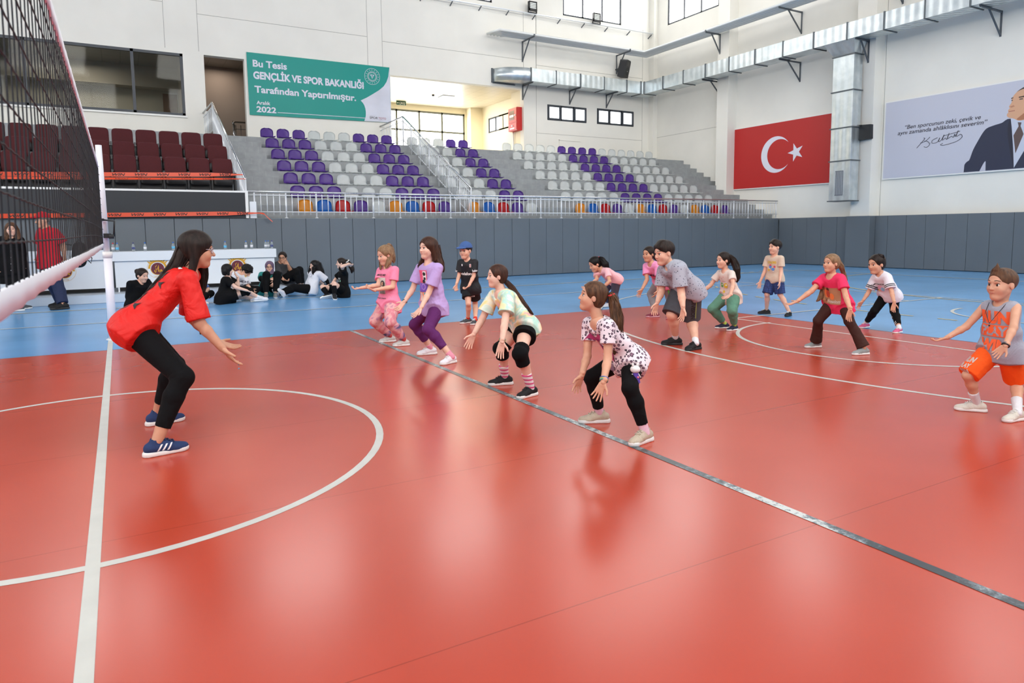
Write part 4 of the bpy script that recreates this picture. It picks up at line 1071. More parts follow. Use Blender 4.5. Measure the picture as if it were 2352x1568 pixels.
for i in range(ny + 1):
    y = NY0 + (NY1 - NY0) * i / ny; ph = rnd.uniform(-0.012, 0.012); pts = []
    for k in range(11):
        t = k / 10; z = nz(y, t); pts.append((netx(y, z) + rnd.uniform(-0.0008, 0.0008), y + ph * math.sin(PI * t) + 0.02 * (1 - t) * math.sin(y * 3), z))
    q.tube(pts, 0.0020, 5, False)
for k in range(0, 11):
    t = k / 10; pts = [(netx(y, nz(y, t)), y, nz(y, t) - 0.003 * abs(math.sin(PI * (y - NY0) / (NY1 - NY0) * ny))) for y in [NY0 + (NY1 - NY0) * i / (2 * ny) for i in range(2 * ny + 1)]]
    q.tube(pts, 0.0024 if 0 < k < 10 else 0.004, 5, False)
    if k in (0, 10): continue
toL(q, nt.location).build('netting', M_CORD, nt, True)
def net_tape(z0, z1, m, name, y0=NY0, y1=NY1, amp=0.0015, n=500):
    q = MB(); vs = []
    for i in range(n + 1):
        y = y0 + (y1 - y0) * i / n; b = amp * (math.sin(y * 31) * 0.5 + math.sin(y * 17 + 1) * 0.5)
        for (z, dx) in ((z0, -0.006), (z1, -0.006), (z1, 0.006), (z0, 0.006)):
            zz = z - 0.002 * math.sin(y * 23) * (1 if z == z0 else 0.3); vs.append((netx(y, 1.27 if z < 1.6 else 2.3) + dx + b * (1 if z == z0 else 0.3), y, zz))
    fs = []
    for i in range(n):
        for k in range(4): fs.append((4 * i + k, 4 * i + (k + 1) % 4, 4 * i + 4 + (k + 1) % 4, 4 * i + 4 + k))
    q.add(vs, fs); return toL(q, nt.location).build(name, m, nt, True)
M_NTAPE = mat('net_tape', C(232, 232, 238), 0.5)
net_tape(1.238, 1.29, M_NTAPE, 'bottom_tape'); net_tape(2.27, 2.34, M_NTAPE, 'top_tape', amp=0.003)
q = MB()
for k in range(11):
    z = nz(NY1, k / 10); q.tube([(netx(NY1, z), NY1, z), (0.0, 5.42, z + rnd.uniform(-.02, .02))], 0.003, 5)
q.tube([(netx(NY1, 1.3), NY1, 1.28), (netx(NY1, 2.3), NY1, 2.3)], 0.006, 6)
toL(q, nt.location).build('tie_cord', M_CORD, nt)
# ------------------------------------------------------------------ poses: joint positions in metres
PEOPLE = {
 'coach': {'right_foot': [0.384,-0.256,0.0], 'toeR': [0.508,-0.236,0.0], 'right_heel': [0.259,-0.275,0.0], 'ankR': [0.316,-0.266,0.096], 'left_foot': [0.421,0.534,0.0], 'toeL': [0.546,0.553,0.0], 'left_heel': [0.296,0.514,0.0], 'ankL': [0.354,0.523,0.096], 'pv': [0.233,0.146,0.776], 'hipL': [0.24,0.232,0.776], 'knL': [0.477,0.374,0.456], 'hipR': [0.226,0.06,0.776], 'knR': [0.489,-0.206,0.471], 'nk': [0.579,0.131,1.144], 'shL': [0.614,0.304,1.104], 'elL': [0.595,0.365,0.798], 'wrL': [0.769,0.357,0.601], 'tpL': [0.897,0.352,0.542], 'shR': [0.563,-0.042,1.1], 'elR': [0.615,-0.095,0.803], 'wrR': [0.744,-0.13,0.626], 'tpR': [0.85,-0.135,0.477], 'hd': [0.645,0.132,1.293], 'hf': [0.994,0.078,-0.07], 'tail1': [[0.6,0.134,1.33,0.083],[0.522,0.137,1.194,0.066],[0.439,0.121,1.112,0.043],[0.359,0.124,1.041,0.026],[0.299,0.127,0.985,0.01]], 'tail2': [[0.68,0.231,1.204,0.033],[0.682,0.25,1.095,0.036],[0.672,0.251,1.002,0.026],[0.655,0.252,0.893,0.01]], 'hh': 0.274, 'roll': 0.0, 'H': 1.66, 'base': [0.402,0.139,0.0]},
 'pink': {'right_foot': [3.08,3.222,0.0], 'toeR': [2.985,3.237,0.0], 'right_heel': [3.176,3.208,0.0], 'ankR': [3.132,3.215,0.074], 'left_foot': [3.121,2.84,0.0], 'toeL': [3.025,2.854,0.0], 'left_heel': [3.216,2.826,0.0], 'ankL': [3.172,2.832,0.074], 'pv': [3.073,3.073,0.492], 'hipL': [3.09,3.01,0.492], 'knL': [2.978,2.779,0.312], 'hipR': [3.055,3.137,0.492], 'knR': [2.915,3.159,0.291], 'nk': [3.069,3.072,0.972], 'shL': [3.121,2.937,0.933], 'elL': [3.071,2.909,0.728], 'wrL': [2.85,2.98,0.696], 'tpL': [2.753,3.015,0.736], 'shR': [3.023,3.205,0.914], 'elR': [2.953,3.099,0.743], 'wrR': [2.749,3.161,0.716], 'tpR': [2.645,3.199,0.697], 'hd': [3.037,3.067,1.119], 'hf': [-0.956,-0.205,-0.208], 'tail1': [[3.102,3.097,1.236,0.033],[3.135,3.095,1.187,0.033],[3.146,3.07,1.089,0.033],[3.146,3.06,1.025,0.016]], 'tail2': [[3.096,3.025,1.119,0.049],[3.063,3.004,1.029,0.038],[3.022,2.988,0.967,0.016]], 'tail3': [[3.003,3.101,1.082,0.027],[2.996,3.103,1.006,0.022],[2.983,3.087,0.942,0.011]], 'hh': 0.263, 'roll': 0.0, 'H': 1.27, 'base': [3.101,3.031,0.0]},
 'lilac': {'right_foot': [3.153,2.112,0.0], 'toeR': [3.05,2.132,0.0], 'right_heel': [3.256,2.093,0.0], 'ankR': [3.209,2.102,0.08], 'left_foot': [3.135,1.484,0.0], 'toeL': [3.037,1.449,0.0], 'left_heel': [3.234,1.52,0.0], 'ankL': [3.189,1.504,0.08], 'pv': [3.148,1.841,0.578], 'hipL': [3.168,1.772,0.578], 'knL': [2.987,1.633,0.365], 'hipR': [3.127,1.909,0.578], 'knR': [3.019,2.093,0.361], 'nk': [3.096,1.825,1.073], 'shL': [3.145,1.683,1.011], 'elL': [3.036,1.703,0.748], 'wrL': [2.915,1.637,0.597], 'tpL': [2.833,1.672,0.498], 'shR': [3.05,1.966,1.002], 'elR': [2.963,1.98,0.77], 'wrR': [2.828,1.889,0.646], 'tpR': [2.744,1.926,0.539], 'hd': [3.083,1.811,1.224], 'hf': [-0.979,-0.2,0.035], 'tail1': [[3.135,1.789,1.242,0.067],[3.168,1.775,1.134,0.057],[3.188,1.744,1.049,0.048],[3.221,1.73,0.968,0.014]], 'tail2': [[3.083,1.877,1.133,0.043],[3.047,1.904,1.062,0.033],[3.011,1.919,1.01,0.01]], 'hh': 0.257, 'roll': 0.0, 'H': 1.38, 'base': [3.144,1.798,0.0]},
 'jersey': {'right_foot': [4.713,4.268,0.0], 'toeR': [4.622,4.254,0.0], 'right_heel': [4.805,4.283,0.0], 'ankR': [4.763,4.276,0.071], 'left_foot': [4.769,4.084,0.0], 'toeL': [4.694,4.029,0.0], 'left_heel': [4.844,4.139,0.0], 'ankL': [4.81,4.114,0.071], 'pv': [4.773,4.183,0.534], 'hipL': [4.808,4.13,0.534], 'knL': [4.9,4.297,0.29], 'hipR': [4.738,4.236,0.534], 'knR': [4.7,4.118,0.318], 'nk': [4.708,4.14,0.985], 'shL': [4.783,4.031,0.94], 'elL': [4.751,4.032,0.734], 'wrL': [4.643,3.979,0.599], 'tpL': [4.573,4.014,0.531], 'shR': [4.636,4.247,0.938], 'elR': [4.609,4.245,0.729], 'wrR': [4.518,4.149,0.607], 'tpR': [4.508,4.154,0.504], 'hd': [4.67,4.131,1.116], 'hf': [-0.876,-0.479,-0.052], 'hh': 0.269, 'roll': 0.0, 'H': 1.22, 'base': [4.741,4.176,0.0]},
 'dye': {'right_foot': [3.123,0.325,0.0], 'toeR': [3.025,0.358,0.0], 'right_heel': [3.221,0.293,0.0], 'ankR': [3.176,0.308,0.079], 'left_foot': [3.094,-0.198,0.0], 'toeL': [2.993,-0.222,0.0], 'left_heel': [3.194,-0.174,0.0], 'ankL': [3.148,-0.185,0.079], 'pv': [3.225,0.054,0.559], 'hipL': [3.215,-0.016,0.559], 'knL': [3.016,-0.242,0.381], 'hipR': [3.235,0.124,0.559], 'knR': [3.068,0.169,0.364], 'nk': [3.025,0.082,0.871], 'shL': [3.011,-0.063,0.845], 'elL': [2.924,-0.154,0.654], 'wrL': [2.839,-0.251,0.5], 'tpL': [2.816,-0.238,0.368], 'shR': [3.029,0.232,0.833], 'elR': [2.922,0.257,0.621], 'wrR': [2.794,0.168,0.511], 'tpR': [2.747,0.195,0.402], 'hd': [2.987,0.095,1.014], 'hf': [-0.961,0.274,0.035], 'tail1': [[3.058,0.054,0.961,0.019],[3.1,0.03,0.908,0.026],[3.136,-0.025,0.828,0.026],[3.179,-0.061,0.753,0.023],[3.234,-0.093,0.681,0.008]], 'hh': 0.218, 'roll': 0.0, 'H': 1.36, 'base': [3.108,0.064,0.0]},
 'leopard': {'right_foot': [3.109,-1.111,0.0], 'toeR': [3.024,-1.067,0.0], 'right_heel': [3.193,-1.154,0.0], 'ankR': [3.155,-1.134,0.073], 'left_foot': [3.08,-1.664,0.0], 'toeL': [2.987,-1.682,0.0], 'left_heel': [3.173,-1.645,0.0], 'ankL': [3.13,-1.654,0.073], 'pv': [3.199,-1.393,0.5], 'hipL': [3.183,-1.457,0.5], 'knL': [3.033,-1.617,0.362], 'hipR': [3.214,-1.33,0.5], 'knR': [3.044,-1.181,0.356], 'nk': [2.982,-1.342,0.783], 'shL': [2.961,-1.478,0.765], 'elL': [2.935,-1.508,0.554], 'wrL': [2.837,-1.59,0.421], 'tpL': [2.796,-1.558,0.308], 'shR': [3.002,-1.206,0.742], 'elR': [2.971,-1.233,0.525], 'wrR': [2.865,-1.314,0.413], 'tpR': [2.828,-1.284,0.291], 'hd': [2.949,-1.321,0.95], 'hf': [-0.842,0.499,0.208], 'tail1': [[3.047,-1.399,0.959,0.021],[3.065,-1.414,0.892,0.039],[3.065,-1.439,0.791,0.045],[3.061,-1.449,0.674,0.036],[3.046,-1.437,0.564,0.009]], 'hh': 0.227, 'roll': 0.0, 'H': 1.25, 'base': [3.095,-1.387,0.0]},
 'palepink': {'right_foot': [7.874,4.856,0.0], 'toeR': [7.773,4.84,0.0], 'right_heel': [7.974,4.871,0.0], 'ankR': [7.928,4.864,0.078], 'left_foot': [7.52,4.195,0.0], 'toeL': [7.418,4.191,0.0], 'left_heel': [7.622,4.2,0.0], 'ankL': [7.575,4.198,0.078], 'pv': [7.697,4.411,0.539], 'hipL': [7.693,4.341,0.539], 'knL': [7.713,4.428,0.269], 'hipR': [7.701,4.48,0.539], 'knR': [7.739,4.723,0.308], 'nk': [7.423,4.426,0.739], 'shL': [7.433,4.27,0.693], 'elL': [7.368,4.126,0.532], 'wrL': [7.232,4.186,0.402], 'tpL': [7.146,4.255,0.37], 'shR': [7.428,4.569,0.672], 'elR': [7.339,4.438,0.553], 'wrR': [7.176,4.444,0.44], 'tpR': [7.092,4.511,0.403], 'hd': [7.326,4.484,0.815], 'hf': [-0.917,0.138,-0.375], 'tail1': [[7.384,4.463,0.905,0.038],[7.425,4.405,0.875,0.069],[7.453,4.356,0.808,0.069],[7.5,4.319,0.741,0.023]], 'hh': 0.284, 'roll': 0.0, 'H': 1.34, 'base': [7.674,4.365,0.0]},
 'pinkgrey': {'right_foot': [7.531,3.253,0.0], 'toeR': [7.442,3.306,0.0], 'right_heel': [7.62,3.2,0.0], 'ankR': [7.579,3.225,0.079], 'left_foot': [7.659,2.969,0.0], 'toeL': [7.558,2.951,0.0], 'left_heel': [7.761,2.987,0.0], 'ankL': [7.714,2.979,0.079], 'pv': [7.651,3.128,0.564], 'hipL': [7.658,3.058,0.564], 'knL': [7.824,3.172,0.329], 'hipR': [7.644,3.198,0.564], 'knR': [7.642,3.399,0.357], 'nk': [7.378,3.099,0.884], 'shL': [7.387,2.961,0.842], 'elL': [7.392,2.932,0.601], 'wrL': [7.284,2.84,0.472], 'tpL': [7.241,2.879,0.372], 'shR': [7.377,3.228,0.825], 'elR': [7.33,3.141,0.619], 'wrR': [7.198,3.108,0.471], 'tpR': [7.15,3.152,0.355], 'hd': [7.332,3.11,1.02], 'hf': [-0.994,-0.099,-0.035], 'tail1': [[7.421,3.11,0.998,0.035],[7.446,3.087,0.957,0.028],[7.456,3.078,0.923,0.014]], 'hh': 0.26, 'roll': 0.0, 'H': 1.36, 'base': [7.595,3.111,0.0]},
 'polo': {'right_foot': [5.945,1.125,0.0], 'toeR': [5.848,1.187,0.0], 'right_heel': [6.043,1.063,0.0], 'ankR': [5.998,1.092,0.088], 'left_foot': [5.901,0.718,0.0], 'toeL': [5.786,0.709,0.0], 'left_heel': [6.016,0.727,0.0], 'ankL': [5.963,0.723,0.088], 'pv': [6.008,0.923,0.698], 'hipL': [6.0,0.844,0.698], 'knL': [6.111,0.969,0.327], 'hipR': [6.016,1.002,0.698], 'knR': [5.816,0.968,0.39], 'nk': [5.771,0.946,0.989], 'shL': [5.745,0.797,0.945], 'elL': [5.754,0.751,0.658], 'wrL': [5.66,0.623,0.51], 'tpL': [5.651,0.632,0.372], 'shR': [5.789,1.104,0.915], 'elR': [5.765,1.095,0.657], 'wrR': [5.624,1.012,0.538], 'tpR': [5.593,1.042,0.393], 'hd': [5.701,0.99,1.127], 'hf': [-0.978,0.154,-0.139], 'hh': 0.306, 'roll': 0.0, 'H': 1.52, 'base': [5.923,0.921,0.0]},
 'greenpants': {'right_foot': [7.501,1.771,0.0], 'toeR': [7.42,1.813,0.0], 'right_heel': [7.582,1.73,0.0], 'ankR': [7.545,1.749,0.07], 'left_foot': [7.46,1.545,0.0], 'toeL': [7.369,1.543,0.0], 'left_heel': [7.551,1.547,0.0], 'ankL': [7.509,1.546,0.07], 'pv': [7.548,1.658,0.468], 'hipL': [7.542,1.596,0.468], 'knL': [7.346,1.446,0.295], 'hipR': [7.554,1.72,0.468], 'knR': [7.35,1.8,0.285], 'nk': [7.454,1.667,0.823], 'shL': [7.439,1.545,0.787], 'elL': [7.354,1.441,0.637], 'wrL': [7.24,1.386,0.512], 'tpL': [7.179,1.453,0.465], 'shR': [7.465,1.794,0.78], 'elR': [7.376,1.867,0.609], 'wrR': [7.235,1.906,0.509], 'tpR': [7.181,1.965,0.446], 'hd': [7.416,1.683,0.968], 'hf': [-0.976,0.216,0.0], 'tail1': [[7.469,1.625,1.028,0.025],[7.508,1.582,0.962,0.044],[7.526,1.534,0.844,0.051],[7.535,1.524,0.737,0.038],[7.528,1.531,0.671,0.013]], 'hh': 0.247, 'roll': 0.0, 'H': 1.2, 'base': [7.48,1.658,0.0]},
 'beigeboy': {'right_foot': [9.332,2.582,0.0], 'toeR': [9.262,2.641,0.0], 'right_heel': [9.402,2.524,0.0], 'ankR': [9.37,2.551,0.07], 'left_foot': [9.392,2.159,0.0], 'toeL': [9.304,2.136,0.0], 'left_heel': [9.48,2.182,0.0], 'ankL': [9.44,2.171,0.07], 'pv': [9.365,2.398,0.586], 'hipL': [9.364,2.336,0.586], 'knL': [9.372,2.295,0.339], 'hipR': [9.367,2.461,0.586], 'knR': [9.268,2.463,0.332], 'nk': [9.34,2.399,0.958], 'shL': [9.342,2.267,0.92], 'elL': [9.332,2.259,0.706], 'wrL': [9.254,2.216,0.552], 'tpL': [9.252,2.219,0.428], 'shR': [9.337,2.531,0.913], 'elR': [9.302,2.554,0.693], 'wrR': [9.231,2.576,0.532], 'tpR': [9.217,2.593,0.402], 'hd': [9.328,2.386,1.098], 'hf': [-0.959,0.277,0.052], 'hh': 0.249, 'roll': 0.0, 'H': 1.2, 'base': [9.362,2.371,0.0]},
 'hotpink': {'right_foot': [7.177,0.088,0.0], 'toeR': [7.085,0.124,0.0], 'right_heel': [7.27,0.053,0.0], 'ankR': [7.227,0.069,0.075], 'left_foot': [7.207,-0.485,0.0], 'toeL': [7.113,-0.454,0.0], 'left_heel': [7.301,-0.517,0.0], 'ankL': [7.257,-0.502,0.075], 'pv': [7.243,-0.184,0.543], 'hipL': [7.242,-0.252,0.543], 'knL': [7.202,-0.357,0.356], 'hipR': [7.243,-0.117,0.543], 'knR': [7.091,-0.048,0.34], 'nk': [7.116,-0.184,0.874], 'shL': [7.104,-0.305,0.837], 'elL': [7.063,-0.398,0.644], 'wrL': [6.978,-0.511,0.517], 'tpL': [6.966,-0.494,0.393], 'shR': [7.13,-0.067,0.823], 'elR': [6.961,-0.045,0.686], 'wrR': [6.821,0.025,0.575], 'tpR': [6.763,0.11,0.522], 'hd': [7.091,-0.185,1.002], 'hf': [-0.981,0.18,0.07], 'tail1': [[7.152,-0.221,1.03,0.027],[7.19,-0.241,0.962,0.033],[7.248,-0.236,0.886,0.022],[7.308,-0.236,0.805,0.011]], 'tail2': [[7.164,-0.151,0.988,0.027],[7.194,-0.07,0.856,0.027],[7.17,-0.053,0.716,0.038],[7.135,-0.038,0.607,0.033],[7.097,-0.018,0.562,0.011]], 'hh': 0.228, 'roll': 0.0, 'H': 1.3, 'base': [7.192,-0.199,0.0]},
 'whitetee': {'right_foot': [9.148,0.73,0.0], 'toeR': [9.056,0.74,0.0], 'right_heel': [9.24,0.72,0.0], 'ankR': [9.197,0.724,0.071], 'left_foot': [9.076,0.215,0.0], 'toeL': [8.983,0.209,0.0], 'left_heel': [9.168,0.221,0.0], 'ankL': [9.126,0.218,0.071], 'pv': [9.209,0.409,0.478], 'hipL': [9.198,0.347,0.478], 'knL': [9.29,0.388,0.256], 'hipR': [9.221,0.471,0.478], 'knR': [9.079,0.531,0.268], 'nk': [9.034,0.441,0.784], 'shL': [9.002,0.33,0.733], 'elL': [8.969,0.243,0.55], 'wrL': [8.891,0.155,0.413], 'tpL': [8.882,0.168,0.31], 'shR': [9.07,0.545,0.713], 'elR': [9.021,0.592,0.516], 'wrR': [8.883,0.585,0.4], 'tpR': [8.849,0.639,0.297], 'hd': [8.986,0.477,0.906], 'hf': [-0.968,0.23,-0.105], 'tail1': [[8.993,0.467,1.005,0.027],[8.994,0.426,1.006,0.04],[9.015,0.412,0.943,0.034],[9.022,0.42,0.884,0.013]], 'hh': 0.281, 'roll': 0.0, 'H': 1.22, 'base': [9.112,0.472,0.0]},
 'tank': {'right_foot': [5.73,-2.339,0.0], 'toeR': [5.68,-2.27,0.0], 'right_heel': [5.78,-2.407,0.0], 'ankR': [5.757,-2.376,0.065], 'left_foot': [5.694,-2.646,0.0], 'toeL': [5.61,-2.631,0.0], 'left_heel': [5.777,-2.661,0.0], 'ankL': [5.739,-2.654,0.065], 'pv': [5.766,-2.515,0.482], 'hipL': [5.759,-2.573,0.482], 'knL': [5.908,-2.554,0.258], 'hipR': [5.774,-2.457,0.482], 'knR': [5.604,-2.379,0.294], 'nk': [5.733,-2.511,0.842], 'shL': [5.713,-2.615,0.815], 'elL': [5.589,-2.661,0.687], 'wrL': [5.472,-2.67,0.569], 'tpL': [5.448,-2.618,0.493], 'shR': [5.751,-2.401,0.806], 'elR': [5.683,-2.309,0.644], 'wrR': [5.553,-2.245,0.564], 'tpR': [5.517,-2.167,0.524], 'hd': [5.711,-2.516,0.977], 'hf': [-0.955,0.298,0.0], 'hh': 0.264, 'roll': 0.0, 'H': 1.12, 'base': [5.712,-2.492,0.0]},
 'bunwoman': {'ankR': [0.841,9.058,0.05], 'toeR': [0.944,9.057,0.06], 'right_heel': [0.841,9.058,0.05], 'ankL': [0.903,9.257,0.045], 'toeL': [1.015,9.256,0.054], 'left_heel': [0.903,9.257,0.045], 'pv': [0.386,9.416,0.096], 'hipL': [0.446,9.474,0.096], 'knL': [0.705,9.361,0.246], 'hipR': [0.326,9.358,0.096], 'knR': [0.652,9.112,0.252], 'nk': [0.459,9.385,0.519], 'shL': [0.593,9.501,0.515], 'elL': [0.681,9.4,0.31], 'wrL': [0.744,9.299,0.207], 'tpL': [0.816,9.207,0.136], 'shR': [0.307,9.268,0.501], 'elR': [0.292,9.389,0.218], 'wrR': [0.21,9.39,0.019], 'tpR': [0.061,9.373,-0.002], 'hd': [0.516,9.362,0.649], 'hf': [0.642,-0.738,-0.208], 'hh': 0.285, 'roll': 0.0, 'H': 1.6, 'base': [0.416,9.365,0.0]},
 'bluesitter': {'ankR': [1.551,9.93,0.066], 'toeR': [1.675,9.869,0.055], 'right_heel': [1.551,9.93,0.066], 'ankL': [1.607,10.176,0.042], 'toeL': [1.662,10.071,0.03], 'left_heel': [1.607,10.176,0.042], 'pv': [1.492,10.337,0.09], 'hipL': [1.55,10.394,0.09], 'knL': [1.765,10.363,0.155], 'hipR': [1.435,10.28,0.09], 'knR': [1.625,9.974,0.147], 'nk': [1.554,10.301,0.397], 'shL': [1.671,10.416,0.348], 'elL': [1.736,10.36,0.257], 'wrL': [1.591,10.122,0.155], 'tpL': [1.505,10.053,0.083], 'shR': [1.443,10.186,0.355], 'elR': [1.396,10.09,0.222], 'wrR': [1.455,9.884,0.146], 'tpR': [1.545,9.797,0.106], 'hd': [1.585,10.284,0.549], 'hf': [0.768,-0.541,-0.342], 'tail1': [[1.602,10.282,0.576,0.079],[1.635,10.259,0.441,0.059],[1.663,10.256,0.34,0.029]], 'hh': 0.255, 'roll': 0.0, 'H': 1.55, 'base': [1.565,10.28,0.0]},
 'bobwoman': {'ankR': [2.602,9.619,0.102], 'toeR': [2.813,9.59,0.111], 'right_heel': [2.602,9.619,0.102], 'ankL': [2.549,9.828,0.052], 'toeL': [2.702,9.857,0.059], 'left_heel': [2.549,9.828,0.052], 'pv': [1.935,9.761,0.111], 'hipL': [1.954,9.842,0.111], 'knL': [2.354,9.825,0.109], 'hipR': [1.917,9.68,0.111], 'knR': [2.379,9.619,0.231], 'nk': [2.044,9.746,0.532], 'shL': [2.11,9.888,0.485], 'elL': [2.261,9.868,0.345], 'wrL': [2.26,9.868,0.516], 'tpL': [2.188,9.798,0.608], 'shR': [2.014,9.599,0.479], 'elR': [2.17,9.527,0.327], 'wrR': [2.37,9.499,0.257], 'tpR': [2.523,9.478,0.189], 'hd': [2.059,9.749,0.672], 'hf': [0.995,0.038,-0.087], 'hh': 0.257, 'roll': 0.0, 'H': 1.6, 'base': [2.207,9.724,0.0]},
 'whitejersey': {'ankR': [2.443,10.138,0.08], 'toeR': [2.605,10.063,0.067], 'right_heel': [2.443,10.138,0.08], 'ankL': [2.552,10.273,0.072], 'toeL': [2.673,10.205,0.061], 'left_heel': [2.552,10.273,0.072], 'pv': [2.377,10.602,0.208], 'hipL': [2.444,10.657,0.208], 'knL': [2.712,10.402,0.205], 'hipR': [2.311,10.547,0.208], 'knR': [2.541,10.174,0.192], 'nk': [2.394,10.549,0.559], 'shL': [2.5,10.514,0.453], 'elL': [2.537,10.458,0.285], 'wrL': [2.587,10.349,0.205], 'tpL': [2.639,10.239,0.134], 'shR': [2.263,10.437,0.523], 'elR': [2.22,10.444,0.338], 'wrR': [2.262,10.337,0.232], 'tpR': [2.353,10.245,0.176], 'hd': [2.541,10.508,0.602], 'hf': [0.445,-0.5,-0.743], 'hh': 0.291, 'roll': 0.0, 'H': 1.66, 'base': [2.456,10.54,0.0]},
 'hijab': {'ankR': [2.898,10.404,0.109], 'toeR': [2.835,10.212,0.071], 'right_heel': [2.898,10.404,0.109], 'ankL': [3.099,10.398,0.109], 'toeL': [3.059,10.202,0.068], 'left_heel': [3.099,10.398,0.109], 'pv': [3.029,10.919,0.114], 'hipL': [3.108,10.893,0.114], 'knL': [3.164,10.457,0.504], 'hipR': [2.95,10.945,0.114], 'knR': [2.936,10.468,0.504], 'nk': [3.055,10.863,0.518], 'shL': [3.2,10.837,0.494], 'elL': [3.25,10.625,0.434], 'wrL': [3.118,10.445,0.354], 'tpL': [3.024,10.411,0.245], 'shR': [2.9,10.891,0.494], 'elR': [2.853,10.696,0.399], 'wrR': [3.022,10.463,0.405], 'tpR': [3.174,10.435,0.4], 'hd': [3.074,10.829,0.665], 'hf': [-0.263,-0.963,-0.052], 'hh': 0.256, 'roll': 0.0, 'H': 1.6, 'base': [3.028,10.736,0.0]},
 'greysitter': {'ankR': [3.944,11.844,0.171], 'toeR': [4.079,11.714,0.13], 'right_heel': [3.944,11.844,0.171], 'ankL': [4.059,12.075,0.151], 'toeL': [4.209,11.994,0.117], 'left_heel': [4.059,12.075,0.151], 'pv': [3.68,12.203,0.226], 'hipL': [3.757,12.245,0.226], 'knL': [4.011,12.085,0.497], 'hipR': [3.602,12.161,0.226], 'knR': [3.876,11.857,0.47], 'nk': [3.569,12.175,0.691], 'shL': [3.705,12.198,0.621], 'elL': [3.799,12.077,0.473], 'wrL': [3.7,11.914,0.664], 'tpL': [3.611,11.896,0.777], 'shR': [3.468,12.144,0.631], 'elR': [3.479,11.938,0.397], 'wrR': [3.543,11.67,0.305], 'tpR': [3.641,11.574,0.259], 'hd': [3.628,12.133,0.818], 'hf': [-0.397,-0.914,-0.087], 'hh': 0.303, 'roll': 0.0, 'H': 1.7, 'base': [3.671,12.205,0.0]},
 'recliner': {'ankR': [3.234,10.766,0.055], 'toeR': [3.165,10.68,0.163], 'right_heel': [3.234,10.766,0.055], 'ankL': [3.293,10.444,0.095], 'toeL': [3.21,10.381,0.2], 'left_heel': [3.293,10.444,0.095], 'pv': [3.883,10.509,0.138], 'hipL': [3.896,10.425,0.138], 'knL': [3.514,10.443,0.2], 'hipR': [3.87,10.593,0.138], 'knR': [3.534,10.715,0.171], 'nk': [4.012,10.499,0.528], 'shL': [4.055,10.326,0.485], 'elL': [4.219,10.338,0.32], 'wrL': [4.283,10.375,0.177], 'tpL': [4.374,10.433,0.09], 'shR': [3.928,10.682,0.483], 'elR': [4.188,10.723,0.269], 'wrR': [4.275,10.805,0.118], 'tpR': [4.372,10.867,0.041], 'hd': [3.986,10.491,0.667], 'hf': [-0.966,-0.252,-0.052], 'tail1': [[4.042,10.477,0.685,0.112],[4.102,10.463,0.526,0.102],[4.148,10.473,0.385,0.061],[4.184,10.475,0.284,0.02]], 'tail2': [[3.97,10.433,0.621,0.061],[3.951,10.417,0.475,0.041],[3.966,10.413,0.386,0.015]], 'tail3': [[3.928,10.577,0.646,0.041],[3.897,10.584,0.548,0.031],[3.876,10.589,0.489,0.01]], 'hh': 0.265, 'roll': 0.0, 'H': 1.63, 'base': [3.869,10.513,0.0]},
 'necksitter': {'ankR': [4.011,9.552,0.084], 'toeR': [3.876,9.538,0.065], 'right_heel': [4.011,9.552,0.084], 'ankL': [4.099,9.319,0.116], 'toeL': [4.069,9.12,0.059], 'left_heel': [4.099,9.319,0.116], 'pv': [4.392,9.652,0.114], 'hipL': [4.384,9.568,0.114], 'knL': [4.127,9.395,0.314], 'hipR': [4.401,9.736,0.114], 'knR': [3.958,9.723,0.235], 'nk': [4.398,9.65,0.59], 'shL': [4.377,9.482,0.542], 'elL': [4.246,9.207,0.689], 'wrL': [4.42,9.283,0.736], 'tpL': [4.526,9.349,0.678], 'shR': [4.407,9.822,0.525], 'elR': [4.322,9.95,0.387], 'wrR': [4.215,9.928,0.277], 'tpR': [4.131,9.912,0.169], 'hd': [4.358,9.659,0.743], 'hf': [-0.979,0.206,0.0], 'tail1': [[4.484,9.624,0.778,0.049],[4.549,9.626,0.691,0.059],[4.591,9.614,0.594,0.049],[4.58,9.617,0.528,0.02]], 'hh': 0.254, 'roll': 0.0, 'H': 1.62, 'base': [4.353,9.663,0.0]},
 'blackcoat': {'right_foot': [-1.61,10.503,0.0], 'toeR': [-1.73,10.465,0.0], 'right_heel': [-1.489,10.542,0.0], 'ankR': [-1.545,10.524,0.096], 'left_foot': [-1.498,10.905,0.0], 'toeL': [-1.373,10.894,0.0], 'left_heel': [-1.624,10.917,0.0], 'ankL': [-1.566,10.911,0.096], 'pv': [-1.609,10.698,0.84], 'hipL': [-1.522,10.7,0.84], 'knL': [-1.575,10.709,0.451], 'hipR': [-1.695,10.696,0.84], 'knR': [-1.626,10.738,0.435], 'nk': [-1.585,10.701,1.395], 'shL': [-1.456,10.7,1.319], 'elL': [-1.43,10.753,1.063], 'wrL': [-1.425,10.703,0.858], 'tpL': [-1.425,10.673,0.711], 'shR': [-1.729,10.7,1.332], 'elR': [-1.818,10.741,1.073], 'wrR': [-1.825,10.64,0.874], 'tpR': [-1.812,10.583,0.745], 'hd': [-1.573,10.672,1.533], 'hf': [0.022,-1.0,0.0], 'tail1': [[-1.636,10.695,1.525,0.061],[-1.655,10.663,1.379,0.061],[-1.667,10.632,1.242,0.03]], 'tail2': [[-1.511,10.709,1.516,0.071],[-1.485,10.682,1.353,0.071],[-1.473,10.653,1.189,0.03]], 'hh': 0.273, 'roll': 0.0, 'H': 1.66, 'base': [-1.554,10.704,0.0]},
